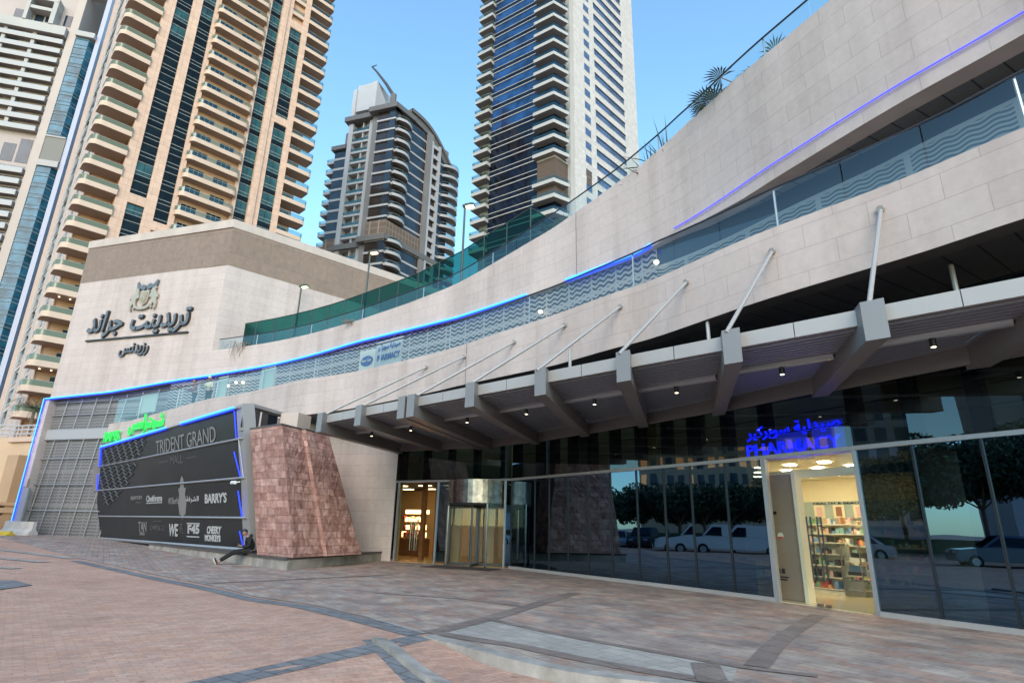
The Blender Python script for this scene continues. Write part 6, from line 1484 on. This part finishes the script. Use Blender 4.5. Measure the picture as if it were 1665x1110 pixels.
# S is on the edge: pelvis a little in from it. Parent has location S, so meshes are built in local space
def lm(p): return v2(p)-S
V, Ed, rad = [], [], []
def chain(pts, r, at=None):
    b = len(V); 
    for k, p in enumerate(pts): V.append(lm(p)); rad.append(r[k])
    for k in range(len(pts)-1): Ed.append((b+k, b+k+1))
    if at is not None: Ed.append((at, b))
    return b
b0 = chain([MP(-.03, 0, .10), MP(-.06, 0, .28), MP(-.01, 0, .44), MP(.06, 0, .56), MP(.11, 0, .63)], [.07, .10, .11, .06, .05])
for sg in (1, -1):
    k = chain([MP(.04, sg*.17, .50), MP(-.02, sg*.24, .28), MP(.15, sg*.13, .22), MP(.23, sg*.06, .25)], [.06, .045, .036, .028], b0+2)
    hand(V, Ed, rad, lm(MP(.23, sg*.06, .25)), fM*.9+np.array([0, 0, .25]), qM*sg*-1, 1.0, k+3)
    chain([MP(.02, sg*.10, .085), MP(.45, sg*.11, .04), MP(.86, sg*.09, -.24), MP(.93, sg*.09, -.30)], [.055, .05, .042, .036], b0)
skinfig('body', V, Ed, rad, m_skin, man)
head(man, lm(MP(.18, 0, .70)), fM, qM, m_skin, m_hair, tilt=.85)
V, Ed, rad = [], [], []
b0 = chain([MP(-.03, 0, .10), MP(-.06, 0, .27), MP(-.01, 0, .44), MP(.06, 0, .55)], [.19, .20, .20, .12])
for sg in (1, -1): chain([MP(.04, sg*.18, .50), MP(-.02, sg*.25, .28), MP(.13, sg*.14, .215), MP(.21, sg*.075, .245)], [.085, .07, .06, .05], b0+2)
skinfig('jacket', V, Ed, rad, m_black, man)
V, Ed, rad = [], [], []
b0 = chain([MP(-.03, 0, .52), MP(-.05, 0, .60), MP(.01, 0, .64)], [.07, .085, .06]); skinfig('hood', V, Ed, rad, m_black, man)
V, Ed, rad = [], [], []
b0 = chain([MP(-.08, 0, .095)], [.16])
for sg in (1, -1): chain([MP(.04, sg*.10, .085), MP(.45, sg*.11, .045), MP(.86, sg*.09, -.24)], [.115, .088, .066], b0)
skinfig('trousers', V, Ed, rad, m_black2, man)
for sg in (1, -1):
    V, Ed, rad = [], [], []
    chain([MP(.915, sg*.09, -.325), MP(.975, sg*.10, -.26), MP(1.03, sg*.11, -.14)], [.045, .043, .032]); sh = skinfig('shoe', V, Ed, rad, m_shoe, man)
    V, Ed, rad = [], [], []
    chain([MP(.945, sg*.09, -.35), MP(1.01, sg*.10, -.275), MP(1.065, sg*.11, -.15)], [.034, .036, .026]); so_ = skinfig('sole', V, Ed, rad, m_sole, man); so_.parent = sh
mb = MB(); c = lm(MP(.35, 0, .30)); mb.pbox(c-qM*.035-fM*.0, qM*.07, fM*.06+np.array([0, 0, .12]), np.cross(qM, fM*.06+np.array([0, 0, .12]))*.07); o = mb.build('phone', m_dark); o.location = Vector(S); tag(o, 'dark phone held in both hands by the seated man', 'phone')
def standing(loc, f, label, skin, shirt, legs, cap=None, bend=.15):
    rt = thing('person', loc, label, 'person'); f = P3(v2(f)/np.linalg.norm(f), 0); q = np.array([f[1], -f[0], 0]); z_ = np.array([0, 0, 1.])
    G = lambda a, b, c: f*a+q*b+z_*c
    def mk(nm, chains, mt_):
        V_, E_, r_ = [], [], []; idx = []
        for pts, rr_, at in chains:
            b = len(V_); idx.append(b)
            for p, k in zip(pts, rr_): V_.append(p); r_.append(k)
            for k in range(len(pts)-1): E_.append((b+k, b+k+1))
            if at is not None: E_.append((at, b))
        return V_, E_, r_
    arms = lambda e: [([G(bend*.5, sg*.19, 1.40), G(bend*.6+.02, sg*.25, 1.13), G(bend+.27, sg*.17, 1.08), G(bend+.33, sg*.15, 1.10)], [.055+e, .042+e, .034+e, .026+e*.5], 2) for sg in (1, -1)]
    V_, E_, r_ = mk('body', [([G(0, 0, .95), G(bend*.2, 0, 1.18), G(bend*.5, 0, 1.38), G(bend*.7, 0, 1.50), G(bend*.75, 0, 1.56)], [.12, .12, .13, .058, .05], None)]+arms(0)+[([G(0, sg*.1, .86), G(.02, sg*.11, .48), G(-.02, sg*.11, .09), G(.12, sg*.12, .05)], [.085, .06, .042, .04], 0) for sg in (1, -1)], skin)
    for sg, wi in ((1, 8), (-1, 12)): hand(V_, E_, r_, G(bend+.33, sg*.15, 1.10), f*.9+z_*.3, q*-sg, .8, wi)
    skinfig('body', V_, E_, r_, skin, rt)
    V_, E_, r_ = mk('shirt', [([G(0, 0, .90), G(bend*.2, 0, 1.18), G(bend*.5, 0, 1.38), G(bend*.65, 0, 1.46)], [.145, .14, .15, .08], None)]+arms(.014), shirt); skinfig('shirt', V_, E_, r_, shirt, rt)
    V_, E_, r_ = mk('trousers', [([G(0, 0, .93)], [.13], None)]+[([G(0, sg*.1, .86), G(.02, sg*.11, .48), G(-.02, sg*.11, .12)], [.10, .075, .06], 0) for sg in (1, -1)], legs); skinfig('trousers', V_, E_, r_, legs, rt)
    head(rt, G(bend*.85, 0, 1.68), f, q, skin, m_hair, cap, .3); return rt
def onterr(px, py, back): s, z = CB.hit(px, py); q = CB.off(s, -back); return P3(q, FL-.05), CB.nor(s)
q, n_ = onterr(293, 652, .75); standing(q, n_+np.array([-.5, 0]), 'person in a maroon top leaning at the terrace balustrade', m_skin, m_rcloth, m_black2)
q, n_ = onterr(313, 650, .85); standing(q, n_+np.array([.4, 0]), 'person in a white cap standing at the terrace balustrade', m_skinl, M('olive_cloth', (.45, .42, .28), .8), m_black2, cap=m_wcloth)
# pale rolled awnings / panels by the terrace rail, pharmacy board on the terrace
def terr_panel(name, px0, px1, zt0, zt1, back, mat, label, cat, cols=None):
    s0, _ = CB.hit(px0, 640); s1, _ = CB.hit(px1, 640); mb = MB(); strip(mb, CB, min(s0, s1), max(s0, s1), zt0, zt1, -back, -back-.05); o = mb.build(name, mat); return tag(o, label, cat)
terr_panel('display_board', 225, 250, FL, FL+1.25, .25, m_aqua, 'pale greenish board leaning behind the balustrade near the terrace tip', 'board')
terr_panel('display_board', 341, 356, FL, FL+1.35, .35, m_aqua, 'tall pale board behind the balustrade right of the two people', 'board')
terr_panel('display_board', 411, 432, FL, FL+1.3, .3, m_aqua, 'pale narrow board with a grey edge standing on the terrace', 'board')
cs = lambda px: CB.hit(px, 600)[0]
brd = thing('pharmacy_board', P3(CB.off(cs(600), -.6), FL), 'white and grey pharmacy board with blue writing behind the terrace balustrade', 'board')
sa, sb, sc2, sd2 = cs(632), cs(592), cs(590), cs(566)
mb = MB(); strip(mb, CB, sa, sb, FL, FL+1.5, -.6, -.65); mb.build('board_panel', M('board_grey', (.33, .35, .36), .5), brd); mb = MB(); strip(mb, CB, sc2, sd2, FL, FL+1.25, -.6, -.65); mb.build('board_panel', M('board_white', (.44, .43, .40), .5), brd)
def wtxt(s_, sA, sB, z, h, mat, w=-.57, bold=.01): c = P3(CB.off((sA+sB)/2, w), z); t = P3(-CB.tan((sA+sB)/2), 0); return put_text(s_, c, t, [0, 0, 1], abs(sA-sB), h, .02, mat, brd, bold)
m_bl = M('board_blue', (.03, .06, .22), .5)
wtxt(ar('صيدلية سوبركير'), sa+.06, sb-.1, FL+1.18, .3, m_bl); wtxt('PHARMACY', sa+.06, sb-.1, FL+.72, .28, m_bl)
mb = MB(); c = P3(CB.off((sc2+sd2)/2, -.585), FL+.72); t = P3(-CB.tan(sc2), 0); hw_ = abs(sc2-sd2)*.42; mb.plate([(hw_*math.cos(k), .24*math.sin(k)) for k in np.linspace(0, 6.283, 26, False)], c, t, [0, 0, 1], np.cross(t, [0, 0, 1]), .012); mb.build('oval_badge', m_bl, brd)
wtxt('Super Care', (sc2+sd2)/2-hw_*.75, (sc2+sd2)/2+hw_*.75, FL+.72, .2, m_banw, -.56)
# lights glimpsed on the terrace
for px, py in ((372, 627), (385, 622), (396, 622), (1069, 427), (880, 507)):
    s, z = WP.hit(px, py); c = P3(WP.off(s, .05), z); mb = MB(); mb.lathe(c, [(.01, -.06), (.07, -.05), (.09, 0), (.07, .05), (.01, .06)], 10); o = mb.build('wall_lamp', m_dl); tag(o, 'small glowing lamp on the wave screen behind the terrace balustrade', 'lamp', 'small lamps on the wave screens')
# ================================================================== LEFT EDGE: podium, palm, barriers
fp = Face(-1900, (26, 700), 66.); pod = thing('beige_podium', fp(0, 0), 'beige rendered podium with white railing at the left edge, below the cream tower', 'building')
zt_p = FZ(fp, 30, 712); uR_ = FU(fp, 80, 720)
fq = mkface(fp(0, 0)[:2], np.array([-.93, -.36]))
mb = MB(); fp.box(mb, 0, uR_+8, -14, 0, 0, zt_p); mb.build('front_wall', m_podium, pod)
a = fp(0, 0)[:2]; b = a+np.array([-.93, -.36])*14
mb = MB(); mb.prism([tuple(a), tuple(b), tuple(b-fp.n*12), tuple(a-fp.n*12)], 0, zt_p-.02); mb.build('side_wall', m_podium, pod)
mb = MB(); fp.box(mb, FU(fp, 34, 760), FU(fp, 52, 760), 0, 1.2, 0, FZ(fp, 45, 742)); fp.box(mb, -.4, uR_, 0, 2.6, 0, FZ(fp, 30, 838)); mb.build('brown_wall', m_podd, pod)  # darker brown render on the upright block and the base
mb = MB(); fp.box(mb, -.5, FU(fp, 36, 825), 0, 2.7, FZ(fp, 30, 834), FZ(fp, 30, 826)); fp.box(mb, -.5, FU(fp, 36, 825), 0, 2.4, FZ(fp, 30, 822), FZ(fp, 30, 817)); mb.build('ledge', m_podium, pod)
mb = MB()
for z in (.35, .7, 1.05):
    mb.tube(fp(0, zt_p+z), fp(uR_, zt_p+z), .07, 6); mb.tube(fp(0, zt_p+z), P3(b, zt_p+z), .07, 6)
for k in range(7): mb.tube(fp(uR_*k/6, zt_p), fp(uR_*k/6, zt_p+1.1), .06, 6); p = a+(b-a)*k/6; mb.tube(P3(p, zt_p), P3(p, zt_p+1.1), .06, 6)
mb.build('railing', m_lgrey, pod)
mb = MB(); fp.box(mb, -.3, uR_, 0, .25, zt_p-.35, zt_p+.05); mb.build('coping', m_creamp, pod)
q = onplane(47, 700, fp(0, 0, -4)[:2], fp.n); date_palm((q[0], q[1], zt_p-.2), FZ(fp, 52, 662, -4)-zt_p, 'dark date palm rising behind the podium railing under the cream tower', 46, 2.3, 3)
def barrier(px, py, w, label, mat=m_conc, back=.9, hs=1.):
    q = onplane(px, py, WP.at(sEnd)+np.array([-.297, -.955])*back, np.array([-.297, -.955])); q[2] = 0; mb = MB(); prof = [(-.3, 0), (.3, 0), (.28, .18), (.12, .35), (.09, .82), (-.09, .82), (-.12, .35), (-.28, .18)]
    d = np.array([.955, -.297]); n_ = np.array([-.297, -.955])
    A = [np.array([q[0], q[1], rise(q[0])])+P3(-d*w/2+n_*x, z*hs) for x, z in prof]; B = [p+P3(d*w, 0) for p in A]
    mb.face(A[::-1]); mb.face(B)
    for i in range(len(A)): mb.face([A[i], A[(i+1) % len(A)], B[(i+1) % len(A)], B[i]])
    tag(mb.build('concrete_barrier', mat), label, 'barrier', 'concrete barriers by the end pier')
barrier(40, 865, 1.5, 'pale concrete barrier before the grey door of the end pier'); barrier(18, 861, 1.2, 'concrete barrier farther left, half behind the first one'); barrier(6, 866, 1.3, 'low yellow painted kerb block at the left edge of the photo', m_yell, 2.2, .3)
# ================================================================== BEHIND AND LEFT OF THE VIEWER: what the glass front mirrors
def car(name, loc, rz, paint, label, kind='suv'):
    rt = thing(name, (0, 0, 0), label, 'car' if kind != 'van' else 'van', 'vehicles parked along the road')
    def add(nm, mb, mt_, par=None, bev=0.):
        me = mb.mesh(nm, mt_, weld=True)
        if bev:
            bm = bmesh.new(); bm.from_mesh(me); bmesh.ops.bevel(bm, geom=bm.edges, offset=bev, segments=2, affect='EDGES', clamp_overlap=True); bm.to_mesh(me); bm.free()
        o = bpy.data.objects.new(nm, me); COL.objects.link(o); o.parent = par or rt; return o
    if kind == 'van':
        low = [(-2.4, .35), (-2.4, 1.05), (-2.38, 1.15), (1.15, 1.15), (2.2, 1.0), (2.4, .75), (2.4, .35)]; roof = [(-2.36, 1.15), (-2.3, 1.9), (.75, 1.92), (1.45, 1.15)]; W = .95; tw = .86; win = [(.15, 1.2), (.15, 1.75), (.68, 1.75), (1.25, 1.2)]
    elif kind == 'suv':
        low = [(-2.2, .35), (-2.25, .8), (-2.15, 1.05), (1.1, 1.02), (2.1, .9), (2.25, .7), (2.25, .35)]; roof = [(-2.1, 1.05), (-1.65, 1.6), (.1, 1.64), (1.05, 1.02)]; W = .92; tw = .74; win = [(-1.75, 1.1), (-1.5, 1.5), (.05, 1.54), (.8, 1.08)]
    else:
        low = [(-2.2, .3), (-2.25, .65), (-2.1, .9), (1.0, .88), (2.05, .72), (2.2, .55), (2.2, .3)]; roof = [(-1.75, .9), (-1.05, 1.38), (.05, 1.40), (1.0, .88)]; W = .88; tw = .66; win = [(-1.4, .95), (-1.0, 1.3), (.02, 1.32), (.75, .94)]
    mb = MB()
    def loft(pr, w0, w1):
        zlo = min(z for _, z in pr); zhi = max(z for _, z in pr); wf = lambda z: w0+(w1-w0)*(z-zlo)/(zhi-zlo)
        L_ = [(x, wf(z), z) for x, z in pr]; R_ = [(x, -wf(z), z) for x, z in pr]; mb.face(L_); mb.face(R_[::-1])
        for i in range(len(pr)): j = (i+1) % len(pr); mb.face([L_[i], R_[i], R_[j], L_[j]])
        return wf
    loft(low, W, W*.97); add('body', mb, paint, bev=.05)
    mb = MB(); wf = loft(roof, W*.94, tw); add('cabin', mb, paint, bev=.04)
    for sg in (1, -1):
        mb = MB(); f_ = [(x, sg*(wf(z)+.012), z) for x, z in win]; mb.face(f_ if sg > 0 else f_[::-1]); add('side_window', mb, m_navy)
    mb = MB(); r0, r1 = roof[2], roof[3]; t = lambda k, w: (r0[0]+(r1[0]-r0[0])*k+.02, w, r0[1]+(r1[1]-r0[1])*k+.02); mb.face([t(.12, -tw*.9), t(.9, -W*.84), t(.9, W*.84), t(.12, tw*.9)]); add('windscreen', mb, m_navy)
    mb = MB(); r0, r1 = roof[1], roof[0]; t = lambda k, w: (r0[0]+(r1[0]-r0[0])*k-.02, w, r0[1]+(r1[1]-r0[1])*k+.02); mb.face([t(.12, -tw*.9), t(.12, tw*.9), t(.7, W*.84), t(.7, -W*.84)]); add('rear_window', mb, m_navy)
    for x in (-1.4, 1.42):
        for sg in (1, -1):
            mb = MB(); mb.tube((x, sg*(W-.2), .34), (x, sg*(W+.01), .34), .34, 20); wh = add('wheel', mb, m_dark); mb = MB(); mb.tube((x, sg*(W+.011), .34), (x, sg*(W+.02), .34), .2, 12); add('rim', mb, m_alu, wh)
    for sg in (1, -1):
        xf, zf = low[-2][0], (low[-2][1]+low[-3][1])/2; mb = MB(); mb.pbox((xf-.14, sg*W*.62-.16, zf-.07), (.13, 0, 0), (0, .32, 0), (0, 0, .13)); add('headlight', mb, m_lgrey)
        mb = MB(); mb.pbox((low[1][0]-.012, sg*W*.75-.1, low[1][1]-.02), (.1, 0, 0), (0, .2, 0), (0, 0, .22)); add('tail_light', mb, prods[1])
    mb = MB(); mb.pbox((low[1][0]-.02, -.26, .5), (.02, 0, 0), (0, .52, 0), (0, 0, .12)); add('number_plate', mb, m_wcloth)
    rt.location = loc; rt.rotation_euler = (0, 0, rz); return rt
m_pw = M('white_paint', (.62, .63, .64), .25, coat=.5); m_pb = M('navy_paint', (.02, .035, .09), .25, coat=.6); m_pk = M('black_paint', (.012, .012, .014), .25, coat=.6); m_ps = M('silver_paint', (.42, .43, .45), .3, metal=.3, coat=.5)
zr = .02
car('parked_van', (-21.5, 18.9, .05), 1.52, m_pw, 'white delivery van mirrored in the glass left of the shop door', 'van')
car('parked_car', (-28.5, 27.0, .06), .06, m_pw, 'white suv mirrored in the glass nearest the pillar', 'suv')
car('parked_car', (-26, 24.8, .06), -.05, m_ps, 'pale saloon mirrored between the white suv and a dark one', 'saloon')
car('parked_car', (-25, 22.6, .06), .04, m_pk, 'black suv mirrored left of the white van', 'suv')
car('parked_car', (-21.6, 13.2, zr), 1.6, m_ps, 'silver saloon mirrored right of the white van', 'saloon')
car('parked_car', (-17.0, 5.4, zr), 1.5, m_pb, 'dark blue suv mirrored right of the shop door', 'suv')
car('parked_car', (-16.6, -.6, zr), 1.6, m_pk, 'black saloon mirrored at the right edge of the glass', 'saloon')
def tree(loc, h, r, seed, label):
    rt = thing('street_tree', loc, label, 'tree', 'street trees mirrored in the glass'); rd_ = random.Random(seed); mb = MB(); mb.tube((0, 0, 0), (.1, .05, h*.45), .16, 8, .11); cs = []
    for k in range(7):
        az = k*.9+rd_.random(); p = (math.cos(az)*r*.6, math.sin(az)*r*.6, h*(.62+.25*rd_.random())); mb.tube((.1, .05, h*.42), p, .07, 6, .02); cs.append((p, r*rd_.uniform(.34, .66))); cs.append((tuple(np.array(p)*[1.35, 1.35, 1]+[0, 0, rd_.uniform(-.9, .5)]), r*rd_.uniform(.2, .34)))
    cs.append(((0, 0, h*.85), r*.7)); o = bpy.data.objects.new('trunk', mb.mesh('trunk', m_trunk)); COL.objects.link(o); o.parent = rt
    c = leafcrown('crown', None, m_leafd, cs, 420, .17, seed); c.parent = rt; return rt
for k, (x, y, h, r) in enumerate([(-33, 27, 4.8, 2.2), (-32.5, 21.5, 5.0, 2.5), (-33, 15.5, 5.6, 2.8), (-31.5, 9.5, 6.6, 3.2), (-28, 3.5, 7.6, 3.6), (-26, -3.5, 7.6, 3.7), (-26, -10, 7.4, 3.6), (-34, 33, 6, 2.8), (-29, 7, 7.8, 3.9), (-29.5, 0, 8.4, 4.2), (-28, -6.5, 8.2, 4.1), (-35, 18.5, 5.4, 3.0), (-35.5, 24.3, 5.0, 2.8), (-29, 12.3, 5.8, 2.9), (-27, -14, 8, 4)]):
    tree((x, y, .05), h, r, k+20, 'dark street tree mirrored in the glass above the parked vehicles')
mb = MB(); mb.pbox((-30.6, -20, 0), (.8, 0, 0), (0, 54, 0), (0, 0, 1.3)); tag(mb.build('hedge', m_leafd), 'low dark hedge behind the parked vehicles in the reflection', 'hedge')
def block(name, x, y0, y1, h, wall, label, nx, nz, lit):
    rt = thing(name, (x, (y0+y1)/2, 0), label, 'building', 'buildings mirrored in the glass'); mb = MB(); mb.pbox((x-14, y0, 0), (14, 0, 0), (0, y1-y0, 0), (0, 0, h)); mb.build('wall', wall, rt); r = random.Random(name+str(x)); 
    w = (y1-y0)/nx
    for i in range(nx):
        for j in range(nz):
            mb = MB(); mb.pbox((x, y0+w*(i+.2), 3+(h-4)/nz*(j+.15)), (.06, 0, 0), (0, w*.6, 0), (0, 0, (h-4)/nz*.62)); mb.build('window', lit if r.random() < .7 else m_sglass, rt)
    return rt
m_or = emit('sunset_orange_window', (.9, .38, .14), .55)  # orange glow stands in for sunset reflected in the panes
block('beige_block', -86, 20, 31, 24, m_podium, 'beige block with window grid in the orange of a reflected sunset, mirrored in the glass', 6, 7, m_or)
block('pale_block', -80, 0.5, 14, 24, m_wslab, 'pale block with dark windows mirrored beside the shop sign', 5, 7, m_sglass)
rt = block('balcony_block', -62, -34, -6, 22, m_lgrey, 'white block with curved balconies mirrored in the upper panes', 2, 6, m_sglass)
for y in (-30, -21, -12):
    for z in (8.2, 11.6, 15, 18.4):
        mb = MB(); mb.prism([(-62, y-3)]+[(-62+1.8*math.sin(t), y-3+6*(1-math.cos(t))/2) for t in np.linspace(.2, math.pi-.2, 9)]+[(-62, y+3)], z, z+1.1); mb.build('balcony', m_wcloth, rt)
lp2 = thing('road_lamp', (-14.8, 2.4, 0), 'slim white lamp column mirrored in the glass right of the shop door', 'street lamp'); mb = MB(); mb.tube((-14.8, 2.4, 0), (-14.8, 2.4, 9), .09, 8, .06); mb.build('pole', m_wcloth, lp2); mb = MB(); mb.tube((-14.8, 2.4, 9), (-13.6, 2.2, 9.4), .05, 6); mb.build('arm', m_wcloth, lp2)
